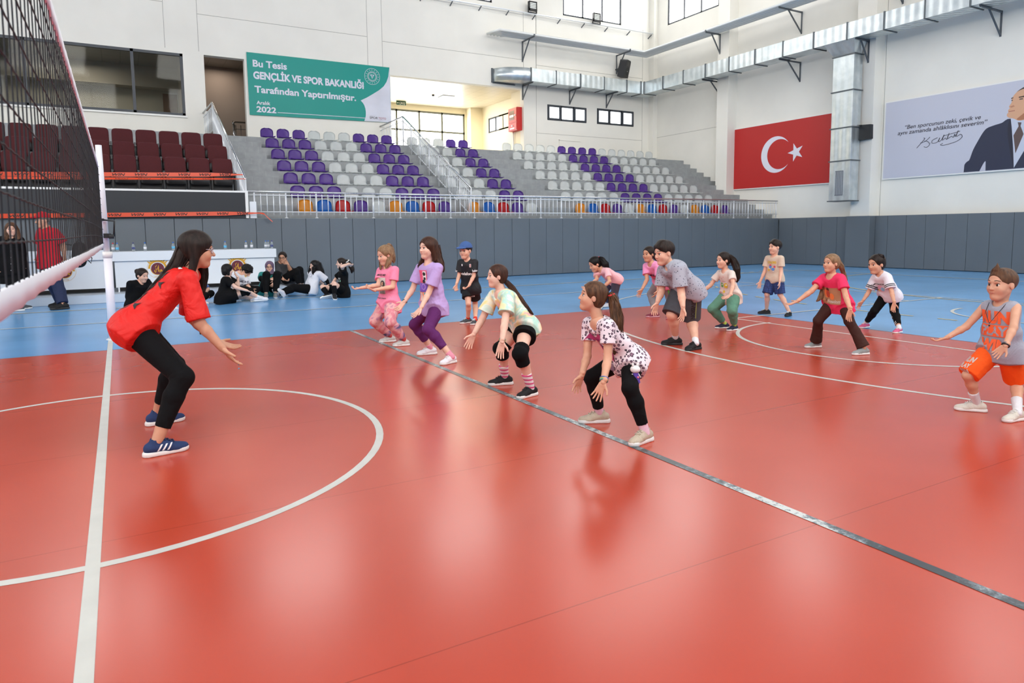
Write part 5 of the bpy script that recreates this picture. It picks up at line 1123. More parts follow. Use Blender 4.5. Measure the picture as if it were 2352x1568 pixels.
 'redcap': {'right_foot': [-0.976,11.005,0.0], 'toeR': [-1.106,10.968,0.0], 'right_heel': [-0.845,11.041,0.0], 'ankR': [-0.905,11.024,0.103], 'left_foot': [-0.905,10.406,0.0], 'toeL': [-1.035,10.37,0.0], 'left_heel': [-0.774,10.442,0.0], 'ankL': [-0.834,10.426,0.103], 'pv': [-1.016,10.7,0.878], 'hipL': [-0.967,10.622,0.878], 'knL': [-0.915,10.61,0.492], 'hipR': [-1.065,10.778,0.878], 'knR': [-1.008,10.804,0.468], 'nk': [-1.022,10.7,1.562], 'shL': [-0.884,10.544,1.46], 'elL': [-0.769,10.572,1.209], 'wrL': [-0.749,10.473,0.977], 'tpL': [-0.731,10.517,0.834], 'shR': [-1.124,10.858,1.472], 'elR': [-1.166,10.905,1.196], 'wrR': [-1.167,10.755,0.998], 'tpR': [-1.188,10.685,0.865], 'hd': [-1.081,10.681,1.702], 'hf': [-0.845,-0.529,-0.07], 'hh': 0.312, 'roll': 0.0, 'H': 1.78, 'base': [-0.94,10.705,0.0]},
}
# ------------------------------------------------------------------ figures: smooth surfaces grown from a distance field
def V3(p): return np.array(p, 'f8')
def unit(v):
    v = np.asarray(v, 'f8'); n = np.linalg.norm(v); return v / n if n > 1e-9 else np.array([0, 0, 1.0])
class Field:
    def __init__(s): s.it = []; s.cuts = []; s.wr = None
    def cone(s, a, b, ra, rb, k=0.02, flat=False, ax=None, sq=1.0, op='u'):
        s.it.append(('c', V3(a), V3(b), ra, rb, k, flat, ax, sq, op)); return s
    def ell(s, c, r, R=None, k=0.02, op='u'):
        s.it.append(('e', V3(c), V3(r), np.eye(3) if R is None else np.asarray(R, 'f8'), k, op)); return s
    def cut(s, p, n): s.cuts.append((V3(p), unit(n))); return s
    def bounds(s):
        lo = np.full(3, 1e9); hi = -lo
        for t in s.it:
            if t[-1] != 'u': continue
            if t[0] == 'c':
                r = max(t[3], t[4]) / min(t[8], 1.0)
                for q in (t[1], t[2]): lo = np.minimum(lo, q - r); hi = np.maximum(hi, q + r)
            else:
                r = t[2].max(); lo = np.minimum(lo, t[1] - r); hi = np.maximum(hi, t[1] + r)
        return lo, hi
    def mesh(s, vox):
        lo, hi = s.bounds(); lo -= 3 * vox + 0.01; hi += 3 * vox + 0.01
        n = np.ceil((hi - lo) / vox).astype(int) + 1
        F = np.full(n, 0.5, 'f4')
        axs = [(lo[i] + np.arange(n[i]) * vox).astype('f4') for i in range(3)]
        for t in s.it:
            if t[0] == 'c':
                _, a, b, ra, rb, k, flat, ax, sq, op = t; r = max(ra, rb) / min(sq, 1.0) + k + 2 * vox
                l2 = np.minimum(a, b) - r; h2 = np.maximum(a, b) + r
            else:
                _, c, r3, R, k, op = t; r = r3.max() + k + 2 * vox; l2 = c - r; h2 = c + r
            i0 = np.clip(np.floor((l2 - lo) / vox).astype(int), 0, n); i1 = np.clip(np.ceil((h2 - lo) / vox).astype(int) + 1, 0, n)
            if (i1 <= i0).any(): continue
            sl = tuple(slice(i0[i], i1[i]) for i in range(3))
            X = axs[0][sl[0]][:, None, None]; Y = axs[1][sl[1]][None, :, None]; Z = axs[2][sl[2]][None, None, :]
            if t[0] == 'c':
                ba = b - a; L2 = max(ba @ ba, 1e-9)
                px, py, pz = X - a[0], Y - a[1], Z - a[2]
                h0 = (px * ba[0] + py * ba[1] + pz * ba[2]) / L2; h = np.clip(h0, 0, 1)
                qx, qy, qz = px - h * ba[0], py - h * ba[1], pz - h * ba[2]
                d2 = qx * qx + qy * qy + qz * qz
                if ax is not None:
                    dn = qx * ax[0] + qy * ax[1] + qz * ax[2]; d2 = d2 + dn * dn * (sq * sq - 1)
                d = np.sqrt(np.maximum(d2, 0)) - (ra + (rb - ra) * h)
                if flat: d = np.maximum(d, (h0 - 1) * math.sqrt(L2))
            else:
                p = [X - c[0], Y - c[1], Z - c[2]]
                q = [sum(R[j][i] * p[i] for i in range(3)) for j in range(3)]
                k0 = np.sqrt(sum((q[j] / r3[j]) ** 2 for j in range(3))); k1 = np.sqrt(sum((q[j] / r3[j] ** 2) ** 2 for j in range(3)))
                d = k0 * (k0 - 1) / np.maximum(k1, 1e-6)
            o = F[sl]
            if op == 'u':
                h = np.clip(0.5 + 0.5 * (o - d) / k, 0, 1); F[sl] = o * (1 - h) + d * h - k * h * (1 - h)
            else:
                h = np.clip(0.5 - 0.5 * (o + d) / k, 0, 1); F[sl] = o * (1 - h) - d * h + k * h * (1 - h)
        X = axs[0][:, None, None]; Y = axs[1][None, :, None]; Z = axs[2][None, None, :]
        if s.wr is not None:
            amp, wl, seed = s.wr; g = np.random.RandomState(seed); w = 0
            for i in range(6):
                kx, ky, kz = g.normal(size=3) * (2 * PI / wl) * (0.35 + 0.16 * i); ph = g.uniform(0, 6.28)
                w = w + np.sin(X * kx + Y * ky + Z * kz + ph + 1.6 * np.sin(X * ky * .6 + Y * kz * .6 - Z * kx * .6 + i)) / (1 + .35 * i)
            w = w * (0.55 + 0.45 * np.sin(X * 11 + seed) * np.sin(Y * 9 + 1) * np.sin(Z * 8 + 2))
            F += (amp * 0.30 * w).astype('f4')
        for p, nn in s.cuts:
            F = np.maximum(F, ((X - p[0]) * nn[0] + (Y - p[1]) * nn[1] + (Z - p[2]) * nn[2]).astype('f4'))
        return nets(F, lo, vox)
def nets(F, lo, vox):
    ins = F < 0; cnt = np.zeros(tuple(k - 1 for k in F.shape), 'i1')
    for dx in (0, 1):
        for dy in (0, 1):
            for dz in (0, 1):
                cnt += ins[dx:F.shape[0] - 1 + dx, dy:F.shape[1] - 1 + dy, dz:F.shape[2] - 1 + dz]
    act = (cnt > 0) & (cnt < 8); ix = np.argwhere(act); M = len(ix)
    vid = np.full(act.shape, -1, 'i4'); vid[act] = np.arange(M)
    co = [(0, 0, 0), (1, 0, 0), (0, 1, 0), (1, 1, 0), (0, 0, 1), (1, 0, 1), (0, 1, 1), (1, 1, 1)]
    vals = np.stack([F[ix[:, 0] + c[0], ix[:, 1] + c[1], ix[:, 2] + c[2]] for c in co], 1).astype('f8')
    acc = np.zeros((M, 3)); ct = np.zeros(M)
    for a in range(8):
        for b in range(a + 1, 8):
            if sum(abs(co[a][i] - co[b][i]) for i in range(3)) != 1: continue
            va, vb = vals[:, a], vals[:, b]; m = (va < 0) != (vb < 0)
            t = va[m] / (va[m] - vb[m])
            acc[m] += np.array(co[a]) + t[:, None] * (np.array(co[b]) - np.array(co[a])); ct[m] += 1
    verts = lo + (ix + acc / np.maximum(ct, 1)[:, None]) * vox
    quads = []
    sh = ins.shape
    for ax in range(3):
        o1, o2 = (ax + 1) % 3, (ax + 2) % 3
        sa = [slice(None)] * 3; sb = [slice(None)] * 3; sa[ax] = slice(0, -1); sb[ax] = slice(1, None)
        for q in (o1, o2): sa[q] = slice(1, -1); sb[q] = slice(1, -1)
        A = ins[tuple(sa)]; B = ins[tuple(sb)]; e = np.argwhere(A != B)
        if len(e) == 0: continue
        fl = A[e[:, 0], e[:, 1], e[:, 2]]
        base = e.copy(); base[:, o1] += 1; base[:, o2] += 1
        def at(d1, d2):
            c = base.copy(); c[:, o1] += d1; c[:, o2] += d2; return vid[c[:, 0], c[:, 1], c[:, 2]]
        q = np.stack([at(-1, -1), at(0, -1), at(0, 0), at(-1, 0)], 1)
        q[~fl] = q[~fl][:, ::-1]; quads.append(q)
    Q = np.concatenate(quads) if quads else np.zeros((0, 4), 'i4')
    return verts, Q[(Q >= 0).all(1)]
def join(parts):
    vs = []; qs = []; n = 0
    for v, q in parts:
        vs.append(v); qs.append(q + n); n += len(v)
    return np.concatenate(vs), np.concatenate(qs)
def mesh_obj(name, vq, m, parent, origin):
    v, q = vq; me = bpy.data.meshes.new(name); nv, nq = len(v), len(q)
    me.vertices.add(nv); me.vertices.foreach_set('co', (v - origin).astype('f4').ravel())
    me.loops.add(nq * 4); me.loops.foreach_set('vertex_index', q.astype('i4').ravel())
    me.polygons.add(nq); me.polygons.foreach_set('loop_start', np.arange(nq, dtype='i4') * 4)
    me.polygons.foreach_set('use_smooth', np.ones(nq, bool)); me.update(calc_edges=True); me.validate()
    me.materials.append(m)
    o = bpy.data.objects.new(name, me); COL.objects.link(o); o.parent = parent
    return o

# ---- cloth, skin and hair materials
def skin(name, c):
    if name in MATS: return MATS[name]
    t = NT(name); v = t.coords('Object'); n = t.noise(v, 18, 3)
    lo = (c[0] * .95, c[1] * .90, c[2] * .88, 1); hi = (min(1, c[0] * 1.04), c[1] * 1.03, c[2] * 1.03, 1)
    r = t.ramp(n.outputs['Fac'], [(0.3, lo), (0.7, hi)]); t.l(r.outputs['Color'], t.b.inputs['Base Color'])
    t.b.inputs['Roughness'].default_value = 0.5; t.b.inputs['Specular IOR Level'].default_value = 0.35
    t.b.inputs['Subsurface Weight'].default_value = 0.0
    MATS[name] = t.m; return t.m
def hairmat(name, c, c2=None):
    if name in MATS: return MATS[name]
    t = NT(name); v = t.coords('Object', (60, 60, 6)); n = t.noise(v, 1.0, 4, 0.7)
    hi = c2 or tuple(min(1, k * 1.9) for k in c[:3]) + (1,)
    r = t.ramp(n.outputs['Fac'], [(0.35, c), (0.72, hi)]); t.l(r.outputs['Color'], t.b.inputs['Base Color'])
    t.b.inputs['Roughness'].default_value = 0.46; t.b.inputs['Specular IOR Level'].default_value = 0.18
    t.bump(n.outputs['Fac'], 0.5, 0.006); MATS[name] = t.m; return t.m
def cloth(name, c, rough=0.85, vary=0.06, fold=0.25, shine=0.3):
    if name in MATS: return MATS[name]
    t = NT(name); v = t.coords('Object'); n = t.noise(v, 7.0, 3); n.inputs['Distortion'].default_value = 1.2; n2 = t.noise(v, 240, 2)
    lo = tuple(k * (1 - vary) for k in c[:3]) + (1,); hi = tuple(min(1, k * (1 + vary)) for k in c[:3]) + (1,)
    r = t.ramp(n2.outputs['Fac'], [(0.3, lo), (0.7, hi)]); t.l(r.outputs['Color'], t.b.inputs['Base Color'])
    t.b.inputs['Roughness'].default_value = rough; t.b.inputs['Specular IOR Level'].default_value = shine
    t.bump(n.outputs['Fac'], min(1, fold * 1.8), 0.035); MATS[name] = t.m; return t.m
def tiedye(name, stops, scale=6.0, dist=1.5):
    if name in MATS: return MATS[name]
    t = NT(name); v = t.coords('Object'); n = t.noise(v, scale, 3, 0.55); n.inputs['Distortion'].default_value = dist
    r = t.ramp(n.outputs['Fac'], stops); t.l(r.outputs['Color'], t.b.inputs['Base Color']); t.b.inputs['Roughness'].default_value = 0.85
    t.bump(t.noise(v, 7, 3).outputs['Fac'], 0.45, 0.035); MATS[name] = t.m; return t.m
def spots(name, base, ring, inner, scale, r0, r1, rnd=0.8):
    """irregular spots: dark ring round a tinted centre (leopard), or small marks when inner == ring"""
    if name in MATS: return MATS[name]
    t = NT(name); v = t.coords('Object'); w = t.noise(v, scale * 1.2, 2)
    mx = t.n('ShaderNodeVectorMath', operation='MULTIPLY_ADD'); t.l(w.outputs['Color'], mx.inputs[0]); mx.inputs[1].default_value = (0.012, 0.012, 0.012); t.l(v, mx.inputs[2])
    vo = t.n('ShaderNodeTexVoronoi'); vo.inputs['Scale'].default_value = scale; vo.inputs['Randomness'].default_value = rnd; t.l(mx.outputs[0], vo.inputs['Vector'])
    r = t.ramp(vo.outputs['Distance'], [(0.0, inner), (r0, ring), (r1, base)], 'CONSTANT')
    t.l(r.outputs['Color'], t.b.inputs['Base Color']); t.b.inputs['Roughness'].default_value = 0.85
    t.bump(t.noise(v, 7, 3).outputs['Fac'], 0.45, 0.035); MATS[name] = t.m; return t.m
def plaid(name, c, c2):
    if name in MATS: return MATS[name]
    t = NT(name); v = t.coords('Object'); sx = t.n('ShaderNodeSeparateXYZ'); t.l(v, sx.inputs[0]); prev = None
    for k in ('X', 'Y', 'Z'):
        m = t.n('ShaderNodeMath', operation='MULTIPLY'); t.l(sx.outputs[k], m.inputs[0]); m.inputs[1].default_value = 30.0
        f = t.n('ShaderNodeMath', operation='FRACT'); t.l(m.outputs[0], f.inputs[0]); g = t.n('ShaderNodeMath', operation='LESS_THAN'); t.l(f.outputs[0], g.inputs[0]); g.inputs[1].default_value = 0.25
        if prev is None: prev = g.outputs[0]
        else:
            a = t.n('ShaderNodeMath', operation='MAXIMUM'); t.l(prev, a.inputs[0]); t.l(g.outputs[0], a.inputs[1]); prev = a.outputs[0]
    t.l(t.mix(prev, c, c2), t.b.inputs['Base Color']); t.b.inputs['Roughness'].default_value = 0.85; MATS[name] = t.m; return t.m
M_EYE = mat('eye_white', C(228, 224, 220), 0.2); M_IRIS = mat('iris_dark', C(44, 28, 20), 0.15); M_LASH = mat('lash_dark', C(30, 22, 20), 0.6)
M_SOLE = mat('sole_white', C(226, 226, 224), 0.5)

def chain(F, pts, rs, k=0.02, **kw):
    for i in range(len(pts) - 1): F.cone(pts[i], pts[i + 1], rs[i], rs[i + 1], k, **kw)

class Person:
    def __init__(s, key, label, o):
        s.J = {k: (V3(v) if hasattr(v, '__len__') else v) for k, v in PEOPLE[key].items()}
        J = s.J; s.o = o; s.H = J['H']; H = s.H; s.key = key
        s.seed = abs(hash(key)) % 1000 if False else sum(ord(c) for c in key)
        s.vox = o.get('vox', 0.009); s.hv = o.get('hv', 0.0055)
        s.root = empty('person', tuple(J['base'])); s.org = V3(s.root.location)
        tag(s.root, label, 'person', o.get('group'))
        s.up = unit(J['nk'] - J['pv']); s.lat = J['shL'] - J['shR']; s.lat = unit(s.lat - s.up * (s.lat @ s.up)); s.fw = np.cross(s.lat, s.up)
        hl = J['hipL'] - J['hipR']; s.hlat = unit(hl)
        s.w = o.get('w', 0.92)
        # head frame
        f = unit(J['hf']); l = unit(np.cross([0, 0, 1.0], f)); u = np.cross(f, l)
        r = math.radians(J.get('roll', 0)); l, u = l * math.cos(r) + u * math.sin(r), u * math.cos(r) - l * math.sin(r)
        s.hx, s.hy, s.hz = l, f, u; s.hs = J['hh'] * o.get('hk', 0.93); s.hc = J['hd'] - u * 0.02 * s.hs
        s.skin = skin('skin_' + o.get('skin', 'light'), SKIN[o.get('skin', 'light')])
    def hp(s, x, y, z): return s.hc + (s.hx * x + s.hy * y + s.hz * z) * s.hs
    def hr(s): return np.array([s.hx, s.hy, s.hz])
    def obj(s, name, vq, m, parent=None): return mesh_obj(name, vq, m, parent or s.root, s.org)
    def mb(s, b, name, m, parent=None, smooth=True):
        b.v = [tuple(np.asarray(p, 'f8') - s.org) for p in b.v]; return b.build(name, m, parent or s.root, smooth)
    # ---------------------------------------------------------------- body
    def limb(s, F, side, leg=True, arm=True, g=0.0):
        J, H, w = s.J, s.H, s.w
        if leg:
            h, k, a = J['hip' + side], J['kn' + side], J['ank' + side]
            F.cone(h, k, .056 * H * w, .036 * H * w, .02); back = unit((a - k) * 0 - s.fw * 1.0)
            m = k + (a - k) * .32 + back * .008 * H
            F.cone(k, m, .034 * H * w, .036 * H * w, .02); F.cone(m, a, .036 * H * w, .0215 * H, .02)
        if arm:
            sh, e, r = J['sh' + side], J['el' + side], J['wr' + side]
            F.cone(sh, e, .031 * H * w, .0235 * H * w, .02); m = e + (r - e) * .3
            F.cone(e, m, .0235 * H * w, .0235 * H * w, .015); F.cone(m, r, .0235 * H * w, .0155 * H, .015)
    def head_field(s):
        F = Field(); h = s.hs; R = s.hr(); P = s.hp
        F.ell(P(0, -.06, .145), np.array([.335, .405, .355]) * h, R, .02 * h)
        F.ell(P(0, .075, -.13), np.array([.265, .275, .345]) * h, R, .10 * h)
        F.ell(P(0, .21, -.385), np.array([.125, .12, .10]) * h, R, .10 * h)
        for q in (-1, 1):
            F.ell(P(q * .15, .205, -.12), np.array([.11, .10, .11]) * h, R, .12 * h)
            F.cone(P(q * .195, .02, -.19), P(q * .07, .2, -.39), .085 * h, .07 * h, .06 * h)
            F.ell(P(q * .135, .395, .005), np.array([.085, .085, .055]) * h, R, .06 * h, 's')
            F.ell(P(q * .322, -.035, -.03), np.array([.030, .068, .105]) * h, R, .02 * h)
        F.cone(P(-.13, .318, .10), P(.13, .318, .10), .032 * h, .032 * h, .07 * h)
        kd = s.H < 1.56
        F.cone(P(0, .335, .03), P(0, .40 if kd else .425, -.12), .028 * h, (.038 if kd else .045) * h, .04 * h)
        for q in (-1, 1): F.ell(P(q * .04, .368, -.13), np.array([.032, .036, .026]) * h, R, .025 * h)
        F.cone(P(-.05, .31, -.24), P(.05, .31, -.24), .030 * h, .030 * h, .045 * h)
        # neck
        J = s.J; H = s.H
        F.cone(J['nk'] + s.fw * .012 * H - s.up * .03 * H, P(0, -.08, -.22), .033 * H, .185 * h, .02)
        return F
    def hand(s, side):
        J, H = s.J, s.H; w, t = J['wr' + side], J['tp' + side]; d = unit(t - w); L = .108 * H
        sg = 1 if side == 'L' else -1
        pn = s.o.get('palm' + side); n = V3(pn) if pn is not None else np.array([0, 0, .75]) - s.lat * sg * .55 + s.fw * .25
        n = unit(n - d * (n @ d)); q = np.cross(n, d) if side == 'L' else np.cross(d, n)
        curl = s.o.get('curl' + side, s.o.get('curl', .35)); spread = s.o.get('spread', .16)
        F = Field(); k = .06 * L
        F.cone(J['wr' + side] - d * .02, w + d * .12 * L, .0155 * H, .105 * L, .02, ax=n, sq=1.15)
        for i in range(4):
            off = (.165 - .11 * i) * L
            b = w + d * .50 * L + q * off
            F.cone(w + d * .10 * L + q * off * .6, b, .085 * L, .068 * L, k, ax=n, sq=1.25)
            ln = (.40, .45, .42, .33)[i] * L; a = spread * (1.1, .35, -.35, -1.1)[i]
            dd = unit(d + q * a); c = curl * (0.8 + .15 * i); p = b; r = .050 * L
            for j, fr in enumerate((.45, .31, .24)):
                an = c * (0.6 + 0.9 * j); v = dd * math.cos(an) + n * math.sin(an); e = p + v * ln * fr
                F.cone(p, e, r, r * .9, .012 * L); p = e; r *= .9
        tb = w + d * .14 * L + q * .15 * L; te = tb + unit(d * .62 + q * .8 + n * .15) * .24 * L; tt = te + unit(d * .85 + q * .45 + n * .3) * .19 * L
        F.cone(w + d * .05 * L + q * .06 * L, tb, .08 * L, .075 * L, k); F.cone(tb, te, .072 * L, .056 * L, .03 * L); F.cone(te, tt, .055 * L, .045 * L, .01 * L)
        return F
    def body(s):
        J, H, w = s.J, s.H, s.w; F = Field(); pv, nk = J['pv'], J['nk']
        at = lambda t: pv + (nk - pv) * t
        F.cone(at(-.05), at(.35), .056 * H * w, .048 * H * w, .03, ax=s.lat, sq=.62); F.cone(at(.35), at(.78), .048 * H * w, .056 * H * w, .03, ax=s.lat, sq=.60)
        F.cone(J['shR'] + s.lat * .03 * H, J['shL'] - s.lat * .03 * H, .032 * H, .032 * H, .03); F.cone(at(.8), nk, .05 * H, .036 * H, .03)
        for q in 'LR': s.limb(F, q, arm='wr' + q in J)
        parts = [F.mesh(s.vox), s.head_field().mesh(s.hv)]
        for q in 'LR':
            if 'tp' + q in J: parts.append(s.hand(q).mesh(s.o.get('handv', s.hv * .75)))
        s.bodyobj = s.obj('body', join(parts), s.skin); s.face()
    def face(s):
        h = s.hs; P = s.hp; R = Matrix([list(s.hx), list(s.hy), list(s.hz)]).transposed()
        lipm = mat('lip_' + s.o.get('skin', 'light'), s.o.get('lip', C(176, 96, 88)), 0.4)
        browm = mat('brow_' + s.o.get('hair', 'dark'), HAIR[s.o.get('hair', 'dark')][0], 0.7)
        b = s.bodyobj
        for q in (-1, 1):
            e = MB().ball(P(q * .128, .275, .0), ((.062 if s.H < 1.56 else .056) * h, .05 * h, (.046 if s.H < 1.56 else .038) * h), 12, 8, R); eo = s.mb(e, 'eye', M_EYE, b)
            e = MB().ball(P(q * .130, .309, .002), ((.037 if s.H < 1.56 else .032) * h, .022 * h, (.041 if s.H < 1.56 else .035) * h), 10, 8, R); s.mb(e, 'iris', M_IRIS, eo)
            pts = [P(q * (.06 + .14 * t), .325 - .045 * t * t, .03 + .022 * math.sin(PI * t)) for t in (0, .25, .5, .75, 1)]
            s.mb(MB().tube(pts, [.006 * h, .010 * h, .011 * h, .010 * h, .006 * h], 6), 'eyelid', M_LASH, eo)
            pts = [P(q * (.05 + .17 * t), .352 - .07 * t * t, .108 + .028 * math.sin(PI * (t * .75 + .1))) for t in (0, .25, .5, .75, 1)]
            s.mb(MB().tube(pts, [.010 * h, .015 * h, .015 * h, .011 * h, .005 * h], 6), 'eyebrow', browm, b)
        m = MB()
        for (z, y, r) in ((-.227, .341, .013), (-.257, .338, .016)):
            pts = [P(x, y - 1.1 * x * x - (.004 if z > -.23 and abs(x) < .02 else 0), z + (.16 * abs(x) if z < -.25 else -.14 * abs(x))) for x in (-.09, -.055, -.02, 0, .02, .055, .09)]
            m.tube(pts, [r * k * h for k in (.3, .8, 1, .9, 1, .8, .3)], 6)
        s.mb(m, 'lips', lipm, b)
    # ---------------------------------------------------------------- hair
    def strands(s, pts, rs, n, m, parent, rad=.0035, seed=1):
        g = random.Random(seed); b = MB(); N = len(pts)
        fine = []
        for i in range(N - 1):
            for k in range(4):
                t = k / 4; p0, p1, p2, p3 = pts[max(i - 1, 0)], pts[i], pts[i + 1], pts[min(i + 2, N - 1)]
                c = 0.5 * ((2 * p1) + (p2 - p0) * t + (2 * p0 - 5 * p1 + 4 * p2 - p3) * t * t + (3 * p1 - p0 - 3 * p2 + p3) * t ** 3)
                fine.append((c, rs[i] + (rs[i + 1] - rs[i]) * t))
        fine.append((pts[-1], rs[-1]))
        for j in range(n):
            v = unit([g.gauss(0, 1) for _ in range(3)]); q = .75 + .3 * g.random(); end = g.uniform(.8, 1.0) * len(fine); wv = unit([g.gauss(0, 1) for _ in range(3)]); ph = g.uniform(0, 6)
            line = [c + v * r * q + wv * r * .18 * math.sin(i * .7 + ph) for i, (c, r) in enumerate(fine) if i < end]
            if len(line) > 2: b.tube(line, [rad * (1 - .7 * i / len(line)) for i in range(len(line))], 4, False)
        return s.mb(b, 'hair_strands', m, parent)
    def hair(s):
        o = s.o; st = o.get('style', 'pony'); h = s.hs; P = s.hp; R = s.hr(); F = Field(); m = hairmat('hair_' + o.get('hair', 'dark'), *HAIR[o.get('hair', 'dark')])
        if st == 'none': return
        big = {'long': 1.05, 'bob': 1.10, 'curly': 1.10, 'spike': .965, 'short': 1.02}.get(st, 1.0) * o.get('hairk', 1.0)
        F.ell(P(0, -.06, .145), np.array([.362, .430, .385]) * h * big, R, .02 * h)
        if st in ('long', 'bob', 'pony', 'half', 'bun', 'low'):
            F.ell(P(0, -.17, -.05), np.array([.33, .27, .30]) * h, R, .1 * h)
        if st == 'bob':
            for q in (-1, 1): F.cone(P(q * .30, -.02, .1), P(q * .33, .02, -.32), .13 * h, .11 * h, .08 * h)
            F.cone(P(-.2, -.28, -.1), P(.2, -.28, -.1), .2 * h, .2 * h, .1 * h); F.cone(P(-.2, -.26, -.3), P(.2, -.26, -.3), .16 * h, .16 * h, .1 * h)
        if st in ('long', 'half'):
            cu = o.get('curtain', .30)
            for q in (-1, 1): F.cone(P(q * .27, -.05, .12), P(q * .305, -.06 - cu * .2, -cu), .135 * h, .10 * h, .10 * h)
        if st == 'curly':
            g = random.Random(3)
            for i in range(60):
                a, z = g.uniform(0, 2 * PI), g.uniform(-.25, 1); c = math.sqrt(max(0, 1 - z * z))
                F.ell(P(.37 * c * math.cos(a), -.05 + .43 * c * math.sin(a), .13 + .39 * z), np.ones(3) * .085 * h, R, .02 * h)
        hl = o.get('hairline', 0.0)
        if st in ('pony', 'low', 'bun', 'half'): F.ell(P(0, .46, -.09 + hl), np.array([.335, .43, .40]) * h, R, .03 * h, 's')
        else: F.ell(P(0, .45, -.12 + hl), np.array([.315, .40, .39]) * h, R, .03 * h, 's')
        if st == 'short':
            F.cone(P(-.17, .235, .30 + hl), P(.17, .245, .28 + hl), .085 * h, .075 * h, .10 * h); F.cone(P(-.10, .05, .42), P(.12, .08, .41), .12 * h, .12 * h, .15 * h)
        if st == 'spike':
            F.cone(P(-.1, .16, .40), P(.1, .16, .40), .10 * h, .10 * h, .1 * h)
            for q in (-.08, 0, .06): F.cone(P(q, .22, .46), P(q * .5, .20, .66 - abs(q)), .055 * h, .012 * h, .04 * h)
        if st in ('short', 'spike', 'curly', 'cap'):
            F.cut(P(0, -.05, -.05 if st != 'curly' else -.15), unit(-s.hz * 1.0 + s.hy * .55))
            for q in (-1, 1): F.ell(P(q * .36, .02, -.06), np.array([.10, .12, .15]) * h, R, .02 * h, 's')
        elif st in ('pony', 'bun', 'low', 'half'):
            for q in (-1, 1): F.ell(P(q * .37, .015, -.06), np.array([.09, .10, .13]) * h, R, .02 * h, 's')
            F.cut(P(0, -.1, -.30), unit(-s.hz * 1.0 + s.hy * .5))
        ho = s.obj('hair', F.mesh(o.get('hairv', s.hv)), m)
        for ti in range(1, 4):
            T = s.J.get('tail%d' % ti)
            if T is None: continue
            pts = [V3(t[:3]) for t in T]; rs = [t[3] for t in T]
            G = Field(); chain(G, pts, [max(r * .85, .006) for r in rs], .012); to = s.obj('ponytail' if st in ('pony', 'low') else 'hair_lock', G.mesh(s.hv), m, ho)
            s.strands(pts, rs, o.get('nstr', 26), m, to, .0042 if s.vox < .009 else .0055, seed=s.seed + ti)
        if o.get('tie'):
            tp = V3(s.J['tail1'][0][:3]); d = unit(V3(s.J['tail1'][1][:3]) - tp); r = s.J['tail1'][0][3]; a = unit(np.cross(d, [0.3, 0.2, 1])); b2 = np.cross(d, a)
            s.mb(MB().tube([tp + (a * math.cos(t) + b2 * math.sin(t)) * r * .95 for t in np.linspace(0, 2 * PI, 14)[:-1]], .18 * r + .003, 6, closed=True), 'hair_tie', mat('tie_' + o['tie'], {'red': C(220, 60, 60), 'black': C(20, 20, 22), 'pink': C(240, 120, 130), 'white': C(230, 225, 220)}[o['tie']], 0.6), ho)
        if st == 'bun':
            G = Field(); c = P(*o.get('bunpos', (0.05, -.46, .22)))
            for dx, dz, r in ((0, 0, .15), (.06, .08, .09), (-.05, -.1, .09), (.03, -.14, .06)): G.ell(c + (s.hx * dx + s.hz * dz) * h, np.ones(3) * r * h, R, .03 * h)
            s.obj('hair_bun', G.mesh(s.hv), m, ho)
        return ho
    # ---------------------------------------------------------------- clothes
    def shirt(s, m, sleeve=.6, hem=.02, loose=1.0, name='shirt', neck=1.0, flare=1.0, wr=.006, sl=1.0, collar=None, tilt=0.0, belly=0.0, glute=.84, thigh=.12, thk=1.0):
        J, H, w = s.J, s.H, s.w * loose; F = Field(); pv, nk = J['pv'], J['nk']; at = lambda t: pv + (nk - pv) * t
        c = .010
        low = pv - s.up * hem * H + s.fw * 0.0
        F.cone(at(.80), at(.40), .058 * H * w + c, (.054 * H + belly) * w + c, .03, ax=s.lat, sq=.60)
        F.cone(at(.40), low, (.054 * H + belly) * w + c, .063 * H * w * flare + c * 1.1, .03, flat=True, ax=s.lat, sq=.55)
        F.cone(J['shR'] + s.lat * .02 * H, J['shL'] - s.lat * .02 * H, .034 * H * w + c * .5, .034 * H * w + c * .5, .03)
        F.cone(at(.82), nk - s.up * .005 * H, .052 * H * w, .040 * H, .03)
        if glute: F.ell(pv - s.fw * .012 * H - s.up * .012 * H, np.array([.102, .076, .080]) * H * s.w * glute + c, np.array([s.lat, s.fw, s.up]), .05 * H)
        if thigh:
            for q in 'LR':
                a, e = J['hip' + q], J['kn' + q]; F.cone(a, a + (e - a) * thigh, .064 * H * w * thk + c, .064 * H * w * thk * flare ** .5 + c, .05 * H, flat=True)
        for q in 'LR':
            if 'el' + q not in J: continue
            a, e = J['sh' + q], J['el' + q]
            if sleeve <= 0: continue
            if sleeve <= 1: F.cone(a, a + (e - a) * sleeve, .034 * H * w + c * .35, .036 * H * w * sl + c * .6, .02, flat=True)
            else:
                F.cone(a, e, .036 * H * w * sl, .030 * H * w * sl, .025); F.cone(e, e + (J['wr' + q] - e) * (sleeve - 1), .030 * H * w * sl, .024 * H * w * sl, .02, flat=True)
        if sleeve <= 0:
            pass
        # neck opening
        F.cone(nk + s.fw * .012 * H + s.up * .0 * H, s.hp(0, -.04, -.3), .041 * H * neck, .05 * H * neck, .006, op='s')
        F.ell(nk + s.fw * .045 * H + s.up * .012 * H, np.ones(3) * .034 * H * neck, None, .01, 's')
        if tilt: F.cut(low + s.fw * .1 * H * 0, -s.up + s.fw * tilt)
        F.wr = (wr, .16, s.seed)
        return s.obj(name, F.mesh(s.vox), m)
